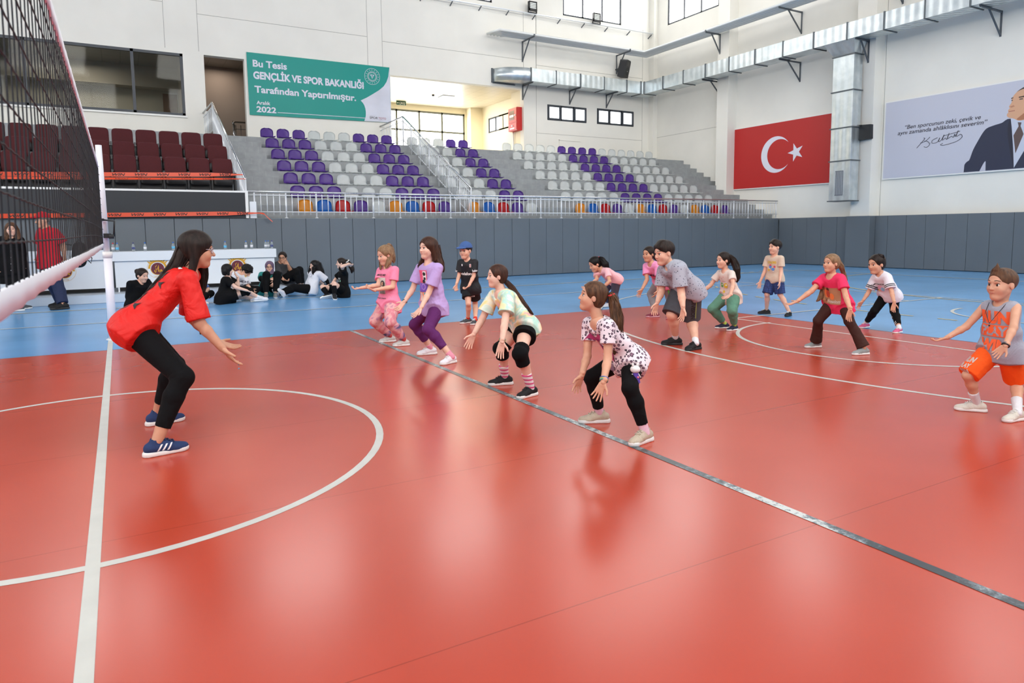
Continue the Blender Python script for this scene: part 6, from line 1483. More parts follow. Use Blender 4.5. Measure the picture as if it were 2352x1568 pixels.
    def trousers(s, m, end=1.9, loose=1.0, name='trousers', flare=1.0, waist=.35, wr=.004, skirt=False):
        J, H, w = s.J, s.H, s.w * loose; wl = s.w * min(loose, 1.04); F = Field(); pv, nk = J['pv'], J['nk']; at = lambda t: pv + (nk - pv) * t; c = .006
        F.ell(pv - s.fw * .010 * H - s.up * .02 * H, np.array([.097, .070, .074]) * H * wl, np.array([s.lat, s.fw, s.up]), .04 * H)
        F.cone(at(waist), at(-.06), .046 * H * wl + c * .5, .056 * H * wl + c, .03, ax=s.hlat, sq=.62)
        for q in 'LR':
            h, k, a = J['hip' + q], J['kn' + q], J['ank' + q]
            if end <= 1:
                F.cone(h, h + (k - h) * end, .060 * H * w + c, (.060 + (.047 - .060) * end) * H * w * flare + c, .02, flat=True)
            else:
                e = k + (a - k) * (end - 1); F.cone(h, k, .059 * H * w + c, .039 * H * w + c, .02)
                mm = k + (e - k) * .4 - s.fw * .006 * H
                F.cone(k, mm, .039 * H * w + c, .038 * H * w + c, .02); F.cone(mm, e, .038 * H * w + c, .0275 * H * w * flare + c, .02, flat=True)
        F.wr = (wr, .13, s.seed + 7)
        return s.obj(name, F.mesh(s.vox), m)
    def foot_frame(s, q):
        J, H = s.J, s.H; a, t = J['ank' + q], J['toe' + q]
        side = {'R': ('right_foot', 'right_heel'), 'L': ('left_foot', 'left_heel')}[q]
        if side[0] in J:
            d = unit((t - J[side[1]]) * [1, 1, 0]); u = np.array([0, 0, 1.0]); o = np.array([a[0], a[1], J[side[0]][2]])
        else:
            d = unit(t - a); sh = unit(J['kn' + q] - a); u = sh - d * (sh @ d); u = unit(u) if np.linalg.norm(u) > .1 else np.array([0, 0, 1.0]); o = a - u * .052 * H
        return o, d, u, np.cross(u, d)
    def sock(s, q, m, t=.25, name='sock'):
        J, H = s.J, s.H; a, k = J['ank' + q], J['kn' + q]; F = Field()
        F.cone(a - (k - a) * .05, a + (k - a) * t, .0245 * H, .0225 * H + .014 * H * min(1, t * 1.6), .01, flat=True)
        return s.obj(name, F.mesh(s.hv), m)
    def shoe(s, q, m, sole=None, lace=None, high=0.0, stripes=None, name='shoe', k=1.0):
        H = s.H; o, d, u, r = s.foot_frame(q); L = .158 * H * k; A = lambda x, y, z: o + d * x * L + r * y * L + u * z * L
        R = np.array([d, r, u]); F = Field()
        F.cone(A(-.18, 0, .19), A(.22, 0, .17), .145 * L, .15 * L, .04 * L); F.cone(A(.22, 0, .15), A(.58, .01, .10), .155 * L, .11 * L, .05 * L)
        F.ell(A(.42, 0.01, .10), np.array([.26, .165, .12]) * L, R, .05 * L); F.cone(A(-.09, 0, .2), A(-.04, 0, .40 + high), .14 * L, .125 * L, .05 * L, flat=True)
        F.cone(A(.10, 0, .28), A(.3, 0, .2), .11 * L, .09 * L, .05 * L)
        F.cone(A(-.05, 0, .28), A(-.02, 0, .6), .095 * L, .12 * L, .02 * L, op='s')
        F.cut(A(0, 0, .075), -u)
        v = s.vox if s.vox < .008 else .007
        v = min(v, .0065)
        so = s.obj(name, F.mesh(v), m)
        G = Field()
        G.cone(A(-.20, 0, .05), A(.15, 0, .05), .155 * L, .145 * L, .05 * L); G.cone(A(.15, 0, .05), A(.5, .015, .06), .145 * L, .165 * L, .05 * L); G.cone(A(.5, .015, .06), A(.58, .01, .08), .16 * L, .125 * L, .03 * L)
        G.cut(A(0, 0, .0), -u); G.cut(A(0, 0, .125), u)
        s.obj('sole', G.mesh(v), sole or M_SOLE, so)
        if lace is not None:
            b = MB(); bv = s.bvh(so)
            for i in range(5):
                x = .12 + .055 * i; pts = []
                for y in (-.085, -.04, 0, .04, .085):
                    hit = bv.ray_cast(Vector(A(x + (.02 if i % 2 else -.01) * y / .085, y, .9) - s.org), Vector(-u)); pts.append(np.array(hit[0]) + s.org + u * .006 if hit[0] else A(x, y, .3))
                b.tube(pts, .0032 * (H / 1.4), 5)
            s.mb(b, 'laces', lace, so)
        if stripes is not None:
            for sd in (-1, 1):
                b = MB(); bv = s.bvh(so)
                for i in range(3):
                    g = []
                    for t in np.linspace(0, 1, 6):
                        row = []
                        for e in (-.022, .022):
                            x = .02 + .11 * i + e + .10 * (t - .5); z = .13 + .15 * t
                            hit = bv.ray_cast(Vector(A(x, sd * .8, z) - s.org), Vector(-r * sd)); row.append(np.array(hit[0]) + s.org + r * sd * .003 if hit[0] else None)
                        g.append(row)
                    g = [x for x in g if x[0] is not None and x[1] is not None]
                    if len(g) > 1: b.add([p for x in g for p in x], [(2 * j, 2 * j + 1, 2 * j + 3, 2 * j + 2) for j in range(len(g) - 1)])
                if b.v: s.mb(b, 'side_stripes', stripes, so)
        return so
    # ---------------------------------------------------------------- prints laid on cloth
    def bvh(s, o):
        me = o.data; v = [tuple(x.co) for x in me.vertices]; return BVHTree.FromPolygons(v, [tuple(p.vertices) for p in me.polygons])
    def decal(s, host, name, items, c, n, upv, lift=.004, bv=None):
        """items: list of (verts2d, faces, material); projected on to host along -n round the point c"""
        n = unit(n); upv = unit(upv - n * (upv @ n)); l = np.cross(upv, n)      # l: reading direction
        bv = bv or s.bvh(host); first = None
        for (vs, fs, m) in items:
            b = MB(); pts = []; ok = []
            for (x, y) in vs:
                p = c + l * x + upv * y
                hit = bv.ray_cast(Vector(p + n * .35 - s.org), Vector(-n), .7)
                ok.append(hit[0] is not None); pts.append(np.array(hit[0]) + s.org + n * lift if hit[0] is not None else p)
            fs = [f for f in fs if all(ok[i] for i in f)]
            if not fs: continue
            b.add(pts, fs); ob = s.mb(b, name, m, first or host, False); first = first if first is not None else ob
            lift += .0012
        return first
    def chest(s, t=.55, x=0.0, side=0.0):
        """point on the front of the torso axis and the outward direction"""
        J = s.J; return J['pv'] + (J['nk'] - J['pv']) * t + s.lat * x * s.H, unit(s.fw * math.cos(side) + s.lat * math.sin(side))
def grid2(w, h, nx=8, ny=8, cx=0, cy=0):
    vs = [(cx - w / 2 + w * i / nx, cy - h / 2 + h * j / ny) for j in range(ny + 1) for i in range(nx + 1)]
    fs = [(j * (nx + 1) + i, j * (nx + 1) + i + 1, (j + 1) * (nx + 1) + i + 1, (j + 1) * (nx + 1) + i) for j in range(ny) for i in range(nx)]
    return vs, fs
def disc2(r, cx=0, cy=0, n=14, ry=None):
    return [(cx, cy)] + [(cx + r * math.cos(2 * PI * i / n), cy + (ry or r) * math.sin(2 * PI * i / n)) for i in range(n)], [(0, 1 + i, 1 + (i + 1) % n) for i in range(n)]
def word2(t, w, h, cx=0, cy=0, bold=.02, shear=0):
    vs, fs = text_polys(t, bold, shear); x0 = min(p[0] for p in vs); x1 = max(p[0] for p in vs)
    return [((p[0] - (x0 + x1) / 2) * w / (x1 - x0) + cx, (p[1] - .36) * h / .72 + cy) for p in vs], fs
SKIN = {'light': C(222, 176, 152), 'fair': C(228, 188, 168), 'tan': C(200, 150, 122), 'warm': C(210, 160, 132)}
HAIR = {'dark': (C(26, 19, 16), C(50, 38, 32)), 'black': (C(13, 11, 11), C(30, 26, 26)), 'brown': (C(58, 38, 27), C(112, 78, 54)), 'light': (C(104, 78, 56), C(164, 130, 98)), 'chestnut': (C(44, 28, 22), C(84, 54, 40)), 'grey': (C(90, 86, 80),)}
# ------------------------------------------------------------------ the people
def glasses(p, m, r=.088, lens=True):
    b = MB(); P = p.hp; h = p.hs
    for q in (-1, 1):
        c = (q * .135, .375, -.005); pts = [P(c[0] + r * math.cos(a), c[1] - .05 * (math.cos(a) * q > .3), c[2] + r * .82 * math.sin(a)) for a in np.linspace(0, 2 * PI, 19)[:-1]]
        b.tube(pts, .012 * h, 5, closed=True)
        b.tube([P(q * .225, .34, .02), P(q * .33, .1, .03), P(q * .345, -.06, .02)], .010 * h, 5)
    b.tube([P(-.045, .39, .01), P(0, .40, .02), P(.045, .39, .01)], .011 * h, 5)
    return p.mb(b, 'glasses', m, p.bodyobj)
def ring_on(p, q, m, t=.0, name='bracelet', r=.0185, th=.0035, n=1):
    J = p.J; e, w = J['el' + q], J['wr' + q]; d = unit(w - e); a = unit(np.cross(d, [.2, .3, 1])); c2 = np.cross(d, a); b = MB(); first = None
    for i in range(n):
        c = w - d * (t + .008 * i)
        b.tube([c + (a * math.cos(x) + c2 * math.sin(x)) * r * p.H for x in np.linspace(0, 2 * PI, 17)[:-1]], th, 6, closed=True)
    return p.mb(b, name, m, p.bodyobj)
def knee_pad(p, q, m):
    J, H = p.J, p.H; k = J['kn' + q]; h = k + (J['hip' + q] - k) * .24; a = k + (J['ank' + q] - k) * .30; F = Field()
    F.cone(h, k, .049 * H, .046 * H, .01, flat=False); F.cone(k, a, .046 * H, .043 * H, .01, flat=True); F.cut(h, h - k)
    f = unit(unit(k - J['hip' + q]) - unit(J['ank' + q] - k)); F.ell(k + f * .02 * H, np.ones(3) * .045 * H, None, .02)
    return p.obj('knee_pad', F.mesh(min(p.vox, .008)), m)
def feet(p, m, **k):
    for q in 'RL': p.shoe(q, m, **k)
def both(f, *a, **k):
    for q in 'RL': f(q, *a, **k)
BLK = cloth('black_cloth', C(13, 13, 15), 0.85, 0.1, 0.2, 0.15); NEAR = dict(vox=.0062, hv=.0042); MID = dict(vox=.0075, hv=.0050); FAR = dict(vox=.0095, hv=.0062)
WHITE_P = mat('print_plain_white', C(232, 232, 232), 0.6); BLACK_P = mat('print_plain_black', C(28, 28, 30), 0.6)
def pm(name, *c): return mat('print_' + name, C(*c), 0.65)
LACE_W = mat('lace_white', C(228, 228, 226), 0.7); LACE_K = mat('lace_black', C(30, 30, 32), 0.7)

# coach in red
p = Person('coach', 'woman in red jersey, black leggings and navy trainers, crouching beside the net', dict(NEAR, skin='tan', hair='dark', style='long', nstr=60, spread=.10, curl=.25, palmR=(.55, .1, .6), palmL=(.3, -.3, .8), hairline=-.02, curtain=.52))
p.body(); p.hair(); glasses(p, mat('clear_frame', C(196, 190, 196), 0.15))
sh = p.shirt(cloth('red_jersey', C(216, 34, 28), 0.55, 0.03, 0.35), sleeve=.92, hem=.035, loose=1.06, wr=.010, sl=1.22, flare=1.02, glute=.96, thigh=.17)
bk = unit(-p.fw * .85 - p.lat * .5)
def marks(u0, v0, k):
    out = []
    for (pl) in ([(0, 0), (.025, .05), (.045, .055), (.03, .07), (.045, .12), (.02, .10), (-.005, .05)], [(.03, .02), (.07, .03), (.095, .05), (.085, .02), (.11, -.005), (.06, .005)], [(-.01, -.01), (.02, .0), (.03, -.05), (.015, -.03), (.005, -.1), (-.012, -.04)]):
        out.append(([(u0 + x * k, v0 + y * k) for x, y in pl], [tuple(range(len(pl)))]))
    return out
c = p.J['pv'] + (p.J['nk'] - p.J['pv']) * .42
for (v, f) in marks(-.02, -.10, 1.1) + marks(.0, .10, 1.0): p.decal(sh, 'black_emblem', [(v, f, BLACK_P)], c, bk, p.up)
c = p.J['nk'] - p.up * .03; p.decal(sh, 'white_collar_stripe', [([(-.06, 0), (.02, -.015), (.02, .008), (-.06, .02)], [(0, 1, 2, 3)], WHITE_P)], c - p.lat * .06, unit(-p.fw - p.lat * .3 + np.array([0, 0, .6])), p.up)
p.trousers(BLK, end=1.80, loose=1.0, name='leggings', waist=.2)
NAVY = cloth('navy_knit', C(38, 56, 96), 0.8, 0.12, 0.1)
feet(p, NAVY, lace=mat('lace_navy', C(30, 44, 80), 0.7), stripes=WHITE_P)
b = MB(); w = p.J['wrL'] + (p.J['elL'] - p.J['wrL']) * .75; b.tube([w + V3((.02, -.05, -.03)), w + V3((.02, -.05, -.075))], .013, 8); b.tube([w + V3((.02, -.05, -.06)), w + V3((.05, -.05, -.06))], .007, 6); b.tube([w, w + V3((.02, -.05, -.03))], .003, 5)
p.mb(b, 'whistle', M_BLACK)
nl = mat('nail_blue', C(96, 180, 220), 0.25)
b = MB(); d = unit(p.J['tpR'] - p.J['wrR']); 
for off in (-.012, .014): b.ball(p.J['wrR'] + d * .108 * p.H * .93 + V3((0, 0, off)), .005, 8, 6)
p.mb(b, 'painted_nail', nl, p.bodyobj)

# girl in pink tee
p = Person('pink', 'girl in pink printed T-shirt and pink and navy tie-dye joggers', dict(MID, skin='light', hair='light', style='half', tie=None, nstr=24, curl=.7, palmL=(0, 0, 1), palmR=(0, 0, 1)))
p.body(); p.hair(); sh = p.shirt(cloth('pink_tee', C(240, 138, 170), 0.85, 0.04), sleeve=.62, hem=.07, loose=1.12, sl=1.1, flare=1.12, thk=1.2)
c, n = p.chest(.62, side=-.15); DK = pm('charcoal', 60, 50, 52)
p.decal(sh, 'shirt_print', [(*grid2(.115, .20, 8, 12, 0, -.05), pm('cream', 206, 200, 190)), (*grid2(.10, .06, 8, 4, 0, -.12), pm('grey', 120, 118, 114)), (*disc2(.036, .012, -.02), DK), (*disc2(.022, .014, -.025), pm('face', 200, 170, 150)), (*word2('16', .05, .05, -.015, -.09), WHITE_P), (*grid2(.03, .08, 2, 4, .035, -.05), DK), (*word2('MAKE ME', .15, .022, 0, .085, .03, .3), DK), (*word2('always yours', .17, .016, 0, -.20, .02), DK)], c, n, p.up)
p.trousers(tiedye('tiedye_joggers', [(0.30, C(222, 168, 168)), (0.42, C(214, 120, 136)), (0.50, C(226, 176, 172)), (0.58, C(190, 130, 150)), (0.66, C(74, 78, 122)), (0.72, C(90, 92, 132))], 6.0, .5), end=1.86, loose=1.32, name='joggers', wr=.010)
both(p.sock, cloth('red_sock', C(190, 80, 80)), .18); feet(p, cloth('grey_trainer', C(196, 196, 192), 0.6, 0.15), lace=LACE_W, k=1.05)

# girl in lilac
p = Person('lilac', 'girl with long brown hair in lilac T-shirt and purple leggings', dict(MID, skin='fair', hair='chestnut', style='long', curtain=.5, nstr=46, curl=.35, palmR=(.3, -.2, .5), palmL=(-.3, -.3, .6)))
p.body(); p.hair(); sh = p.shirt(cloth('lilac_tee', C(186, 160, 214), 0.85, 0.03), sleeve=.72, hem=.06, loose=1.1, sl=1.25, flare=1.12, wr=.008)
c, n = p.chest(.60, side=-.25); HP = pm('hot_pink', 232, 92, 128)
p.decal(sh, 'shirt_print', [(*grid2(.13, .14, 8, 8, 0, .05), HP), (*grid2(.05, .12, 4, 8, .03, .05), WHITE_P), (*disc2(.02, .03, .08), BLACK_P), (*disc2(.016, .035, .03), BLACK_P), (*disc2(.02, .02, .0), BLACK_P), (*grid2(.13, .09, 8, 6, 0, -.07), pm('violet', 118, 84, 190)), (*disc2(.035, .01, -.06), pm('pale_violet', 170, 140, 214)), (*disc2(.024, .01, -.06), pm('violet', 118, 84, 190)), (*grid2(.13, .10, 8, 6, 0, -.17), pm('peach', 240, 160, 130)), (*grid2(.02, .09, 2, 6, .02, -.17), pm('teal', 90, 180, 190)), (*grid2(.02, .09, 2, 6, -.03, -.17), WHITE_P)], c, n, p.up)
p.trousers(cloth('purple_legging', C(92, 34, 96), 0.8, 0.05), end=1.68, loose=1.1, name='leggings'); both(p.sock, cloth('pink_sock', C(226, 150, 170)), .14); feet(p, cloth('white_trainer', C(226, 224, 230), 0.6, 0.05), lace=LACE_W, k=1.05)
ring_on(p, 'R', BLACK_P, .01, 'hair_band')

# boy in black football kit
p = Person('jersey', 'boy in blue cap and black football kit standing behind the line of girls', dict(MID, skin='light', hair='dark', style='cap', curl=1.1))
p.body(); p.hair(); sh = p.shirt(cloth('black_jersey', C(30, 30, 34), 0.6, 0.25, 0.2), sleeve=.72, hem=.05, loose=1.1, sl=1.15)
c, n = p.chest(.60)
p.decal(sh, 'jersey_print', [(*word2('vodafone', .21, .045, 0, -.02, .03), WHITE_P), (*grid2(.026, .05, 3, 4, .075, .10), WHITE_P), (*grid2(.010, .045, 2, 4, .075, .10), pm('crest_red', 190, 40, 44)), (*disc2(.012, -.06, .11, 8, .018), WHITE_P)], c, n, p.up)
sl = (p.J['shL'] + (p.J['elL'] - p.J['shL']) * .55); p.decal(sh, 'sleeve_print', [(*word2('beko', .075, .032), WHITE_P)], sl, unit(p.fw + p.lat * .7), p.up)
sl = (p.J['shR'] + (p.J['elR'] - p.J['shR']) * .55); p.decal(sh, 'sleeve_print', [(*word2('beko', .075, .032), WHITE_P)], sl, unit(p.fw * 1.0 - p.lat * .8), p.up)
so = p.trousers(cloth('black_short', C(24, 24, 27), 0.7, 0.1), end=.62, loose=1.12, name='shorts', flare=1.3)
tri = [([(-.030 + .02 * i, 0), (-.016 + .02 * i, 0), (-.016 + .02 * i + .006 - .004, .012 + .009 * i), (-.026 + .02 * i, .017 + .009 * i)], [(0, 1, 2, 3)], WHITE_P) for i in range(3)]
p.decal(so, 'shorts_logo', tri, p.J['hipL'] * .6 + p.J['knL'] * .4, unit(p.fw + p.lat * .3), V3((0, 0, 1)))
both(p.sock, cloth('red_sock_b', C(214, 60, 44)), .13); feet(p, cloth('grey_runner', C(72, 76, 80), 0.7, 0.2), lace=LACE_W, k=1.1)
def cap(p, m, brim=True):
    F = Field(); h = p.hs; R = p.hr(); P = p.hp
    F.ell(P(0, -.05, .17), np.array([.385, .45, .40]) * h, R, .02 * h); F.cut(P(0, 0, .17), -p.hz + p.hy * .10)
    o = p.obj('cap', F.mesh(p.hv), m)
    G = Field(); G.ell(P(0, .42, .19), np.array([.30, .34, .10]) * h, R, .02 * h); G.ell(P(0, .40, .10), np.array([.36, .42, .10]) * h, R, .01 * h, 's'); G.cut(P(0, .28, .2), -p.hy); G.cut(P(0, 0, .30), p.hz)
    p.obj('brim', G.mesh(p.hv), m, o); p.mb(MB().ball(P(0, -.05, .575), .03 * h, 8, 6), 'button', m, o)
cap(p, cloth('denim_cap', C(66, 96, 150), 0.8, 0.15))

# girl in rainbow tie-dye
p = Person('dye', 'girl in pastel tie-dye T-shirt with black shorts and black knee pads', dict(NEAR, skin='fair', hair='chestnut', style='low', tie='black', nstr=34, curl=.25, palmR=(.2, -.4, .6), palmL=(-.2, -.8, .2), hairline=.01))
p.body(); p.hair(); sh = p.shirt(tiedye('pastel_tiedye', [(0.30, C(244, 190, 196)), (0.40, C(246, 226, 150)), (0.47, C(240, 240, 224)), (0.53, C(176, 222, 208)), (0.60, C(246, 232, 170)), (0.68, C(240, 176, 190))], 5.0, .7), sleeve=.70, hem=.05, loose=1.12, sl=1.3, flare=1.05, wr=.008, belly=.008)
c, n = p.chest(.55, side=-.1)
p.decal(sh, 'shirt_print', [(*grid2(.10, .13, 6, 8, 0, 0), pm('pale_grey', 206, 206, 204)), (*disc2(.03, 0, -.01, 14, .04), BLACK_P), (*disc2(.018, 0, -.012, 12, .026), WHITE_P), (*word2('LOVE', .09, .03, 0, .055, .04), BLACK_P)], c, n, p.up)
p.trousers(BLK, end=.40, loose=1.12, name='shorts', flare=1.25, waist=.2); both(lambda q: knee_pad(p, q, cloth('kneepad_black', C(13, 13, 15), 0.9, 0.1, 0.1, 0.15)))
def striped(name, a, bq, period=.02):
    if name in MATS: return MATS[name]
    t = NT(name); v = t.coords('Object'); sx = t.n('ShaderNodeSeparateXYZ'); t.l(v, sx.inputs[0]); m = t.n('ShaderNodeMath', operation='MULTIPLY'); t.l(sx.outputs['Z'], m.inputs[0]); m.inputs[1].default_value = 1 / period
    f = t.n('ShaderNodeMath', operation='FRACT'); t.l(m.outputs[0], f.inputs[0]); g = t.n('ShaderNodeMath', operation='LESS_THAN'); t.l(f.outputs[0], g.inputs[0]); g.inputs[1].default_value = .4
    t.l(t.mix(g.outputs[0], a, bq), t.b.inputs['Base Color']); t.b.inputs['Roughness'].default_value = .9; MATS[name] = t.m; return t.m
both(p.sock, striped('striped_sock', C(232, 228, 230), C(206, 76, 130), .036), .42); feet(p, cloth('black_runner', C(26, 26, 28), 0.75, 0.15), lace=LACE_K, k=1.06)
ring_on(p, 'L', mat('band_green', C(150, 190, 120), 0.6), .015, 'bracelet'); ring_on(p, 'L', mat('band_grey', C(120, 126, 140), 0.6), .022, 'bracelet')

# girl in leopard tunic
p = Person('leopard', 'girl with long ponytail in white leopard-print tunic on the dark line', dict(NEAR, skin='warm', hair='brown', style='pony', tie='red', nstr=70, curl=.2, spread=.26, palmR=(.1, -.9, .1), palmL=(-.3, -.5, .5), hairline=-.01))
p.body(); p.hair(); LEO = spots('leopard_print', C(232, 220, 226), C(52, 44, 58), C(150, 112, 136), 42.0, .22, .40)
sh = p.shirt(LEO, sleeve=.55, hem=.03, loose=1.08, sl=1.08, flare=1.12, wr=.012, name='tunic', neck=1.1, glute=1.1, thigh=.36)
c, n = p.chest(.52, side=-.25); MG = pm('magenta', 186, 70, 130); MG2 = pm('dark_magenta', 140, 48, 100)
bow = [([(x * .9, y) for x, y in pl], [tuple(range(len(pl)))], m) for pl, m in (([(-.085, .10), (-.05, .125), (0, .09), (.06, .125), (.09, .07), (.06, .03), (.0, .075), (-.06, .05)], MG), ([(.03, .06), (.075, .03), (.08, -.05), (.06, -.11), (.03, -.06), (.045, -.01)], MG), ([(-.02, .07), (.0, .02), (.01, -.05), (-.02, -.08), (-.03, 0)], MG), ([(.0, .085), (.03, .07), (.02, .05), (-.015, .06)], MG2), ([(-.02, -.12), (.04, -.12), (.05, -.17), (-.01, -.17)], pm('grey_spots', 140, 120, 140)))]
p.decal(sh, 'bow_print', bow, c, n, p.up)
p.trousers(BLK, end=1.84, loose=1.03, name='leggings', waist=.2); both(p.sock, cloth('pale_pink_sock', C(226, 190, 206)), .20)
feet(p, cloth('beige_trainer', C(184, 170, 150), 0.5, 0.12, 0.15), lace=mat('lace_beige', C(200, 190, 172), 0.7), k=1.14)
ring_on(p, 'L', mat('bead_teal', C(70, 160, 160), 0.4), .012, 'bracelet', .0195, .004); ring_on(p, 'L', mat('bead_yellow', C(190, 190, 90), 0.4), .021, 'bracelet', .02, .004); ring_on(p, 'L', mat('bead_blue', C(80, 110, 180), 0.4), .030, 'bracelet', .0205, .004)
c = p.J['hipL'] * .55 + p.J['knL'] * .45 + p.lat * .075 + p.fw * .02; b = MB()
b.ball(c + V3((0, 0, .055)), (.040, .014, .026), 12, 8); b.add([c + V3(q) for q in ((-.018, -.01, .03), (.02, -.01, .03), (.036, -.01, -.035), (-.032, -.01, -.035))], [(0, 1, 2, 3)])
TOY = mat('felt_white', C(226, 224, 222), 0.9); TP = mat('felt_purple', C(86, 60, 150), 0.9)
r_ = unit(np.cross(V3((0, 0, 1)), -(p.lat))); b = MB(); X = lambda x, z, y=0: c + r_ * x + V3((0, 0, 1)) * z + p.lat * y
b.ball(c + V3((0, 0, .05)), (.034, .034, .026), 14, 8); b.tube([X(-.016, .065), X(-.02, .09)], .008, 6); b.tube([X(.016, .065), X(.02, .09)], .008, 6)
b.tube([X(-.01, -.03), X(-.024, -.075), X(-.034, -.10)], .005, 6); b.tube([X(.01, -.03), X(-.002, -.08), X(-.015, -.115)], .005, 6); b.tube([X(-.02, .02), X(-.04, -.01)], .006, 6); b.tube([X(.02, .02), X(.042, .0)], .006, 6)
d = p.mb(b, 'toy_charm', TOY); b = MB(); b.tube([X(0, .03, .003), X(0, -.038, .003)], [.017, .032], 14); p.mb(b, 'charm_dress', TP, d, False)
b = MB(); b.ball(X(0, .0, .034), (.007, .007, .007), 8, 6); p.mb(b, 'charm_heart', mat('felt_pink', C(230, 110, 140), 0.9), d)

# girl bending in pale pink
p = Person('palepink', 'girl bending low in pale pink T-shirt and grey trousers, black ponytail', dict(FAR, skin='warm', hair='black', style='pony', tie='red', nstr=22, curl=.3))
p.body(); p.hair(); p.shirt(cloth('palepink_tee', C(238, 184, 190), 0.85, 0.03), sleeve=.62, hem=.05, loose=1.08, sl=1.15); p.trousers(cloth('slate_trouser', C(76, 76, 90), 0.85, 0.05), end=1.9, loose=1.15); feet(p, cloth('white_trainer', C(226, 224, 230), 0.6, 0.05))
# girl in pink shirt half hidden
p = Person('pinkgrey', 'girl in pink T-shirt and grey joggers with green stripe, half hidden behind grey polo boy', dict(FAR, skin='tan', hair='dark', style='low', nstr=14, curl=.3, spread=.28, palmR=(0, -.9, .2)))
p.body(); p.hair(); sh = p.shirt(cloth('candy_tee', C(238, 154, 196), 0.85, 0.03), sleeve=.62, hem=.06, loose=1.08, sl=1.15)
c, n = p.chest(.55); p.decal(sh, 'shirt_print', [(*grid2(.14, .06, 8, 4, 0, -.03), HP), (*word2('PARIS', .12, .05, 0, .0), BLACK_P), (*grid2(.12, .012, 8, 1, 0, -.075), pm('green', 90, 170, 90))], c, n, p.up)
tr = p.trousers(cloth('grey_jogger', C(140, 140, 142), 0.85, 0.06), end=1.86, loose=1.15, name='joggers')
a, k = p.J['hipL'], p.J['knL']; L = np.linalg.norm(a - k); p.decal(tr, 'green_stripe', [(*grid2(.02, L * .95, 1, 10, 0, 0), pm('neon', 90, 220, 90))], (a + k) / 2, unit(p.fw + p.hlat), unit(a - k))
feet(p, cloth('maroon_trainer', C(120, 48, 66), 0.7, 0.1), sole=mat('sole_pink', C(200, 150, 160), 0.6))

# boy in grey polo
p = Person('polo', 'boy in grey patterned polo shirt and dark grey shorts, leaning forward', dict(MID, skin='light', hair='dark', style='short', w=1.16, curl=.35, spread=.22, palmR=(.0, -.9, .2), palmL=(-.7, .0, .2), lip=C(186, 100, 96)))
p.body(); p.hair(); POLO = spots('polo_print', C(166, 168, 180), C(62, 66, 82), C(62, 66, 82), 34.0, .10, .20, .9)
sh = p.shirt(POLO, sleeve=.74, hem=.075, loose=1.06, sl=1.22, flare=1.08, wr=.008, name='polo_shirt', neck=1.05)
G = Field(); nk = p.J['nk'] + p.fw * .012 * p.H; cu = unit(p.hp(0, -.04, -.3) - nk)
G.cone(nk - cu * .015, nk + cu * .03, .054 * p.H, .050 * p.H, .01, flat=True); G.cone(nk - cu * .03, nk + cu * .06, .044 * p.H, .046 * p.H, .005, op='s'); G.ell(nk + p.fw * .06 * p.H + cu * .02, np.ones(3) * .028 * p.H, None, .005, 's')
p.obj('collar', G.mesh(.005), cloth('polo_collar', C(158, 162, 172), 0.85, 0.03), sh)
c, n = p.chest(.86); b = [(*grid2(.03, .12, 2, 6, 0, -.03), cloth('polo_collar', C(158, 162, 172))), (*disc2(.005, 0, -.01, 8), DK), (*disc2(.005, 0, -.05, 8), DK)]; p.decal(sh, 'placket', b, c, n, p.up)
so = p.trousers(cloth('charcoal_short', C(74, 76, 82), 0.85, 0.06), end=.98, loose=1.10, name='shorts', flare=1.28)
a, k = p.J['hipL'], p.J['knL']; p.decal(so, 'leg_lettering', [(*word2('DIVISION', .26, .045, 0, 0, .03), BLACK_P), (*grid2(.24, .006, 12, 1, 0, .034), pm('lime', 170, 190, 80))], a * .45 + k * .55, unit(p.fw * .6 + p.hlat), np.cross(unit(p.fw * .6 + p.hlat), unit(k - a)))
both(p.sock, cloth('white_sock', C(222, 224, 228)), .14); feet(p, cloth('black_runner', C(26, 26, 28), 0.75, 0.15), sole=mat('sole_black', C(30, 30, 32), 0.6), lace=LACE_K, k=1.04)

# girl in green trousers
p = Person('greenpants', 'girl with long dark ponytail in beige T-shirt and green joggers', dict(FAR, skin='light', hair='dark', style='pony', nstr=30, curl=.4, palmL=(-.2, -.3, .8), palmR=(0, -.4, .7)))
p.body(); p.hair(); sh = p.shirt(cloth('beige_tee', C(222, 206, 196), 0.85, 0.03), sleeve=.58, hem=.09, loose=1.10, sl=1.15, flare=1.12, thk=1.2)
c, n = p.chest(.55); g = pm('green', 90, 170, 90); y = pm('yellow', 222, 186, 56); rd = pm('crimson', 206, 66, 84)
p.decal(sh, 'shirt_print', [(*disc2(.03, -.035, -.02, 12, .035), g), (*disc2(.014, -.028, -.012, 10, .010), WHITE_P), (*disc2(.032, .04, -.025, 12, .036), y), (*disc2(.014, .05, -.018, 10, .010), WHITE_P), (*disc2(.018, .0, -.11), y), (*word2('hello', .10, .02, 0, .04, .02), pm('rose', 200, 150, 150)), *[(*disc2(.006, x, q, 6), rd) for x, q in ((-.05, .09), (.03, .1), (-.06, -.12), (.05, -.13), (0, .075))]], c, n, p.up)
p.trousers(cloth('green_jogger', C(92, 138, 116), 0.85, 0.06), end=1.84, loose=1.36, name='joggers', wr=.010)
b = MB(); c = p.J['pv'] + p.fw * .085; b.tube([c, c + V3((.0, 0, -.04)) + p.fw * .012, c + V3((0, 0, -.10)) + p.fw * .01], .004, 5); p.mb(b, 'drawstring', LACE_W)
both(p.sock, cloth('lime_sock', C(180, 210, 90)), .10); feet(p, cloth('navy_runner', C(34, 38, 62), 0.7, 0.2), k=1.08)
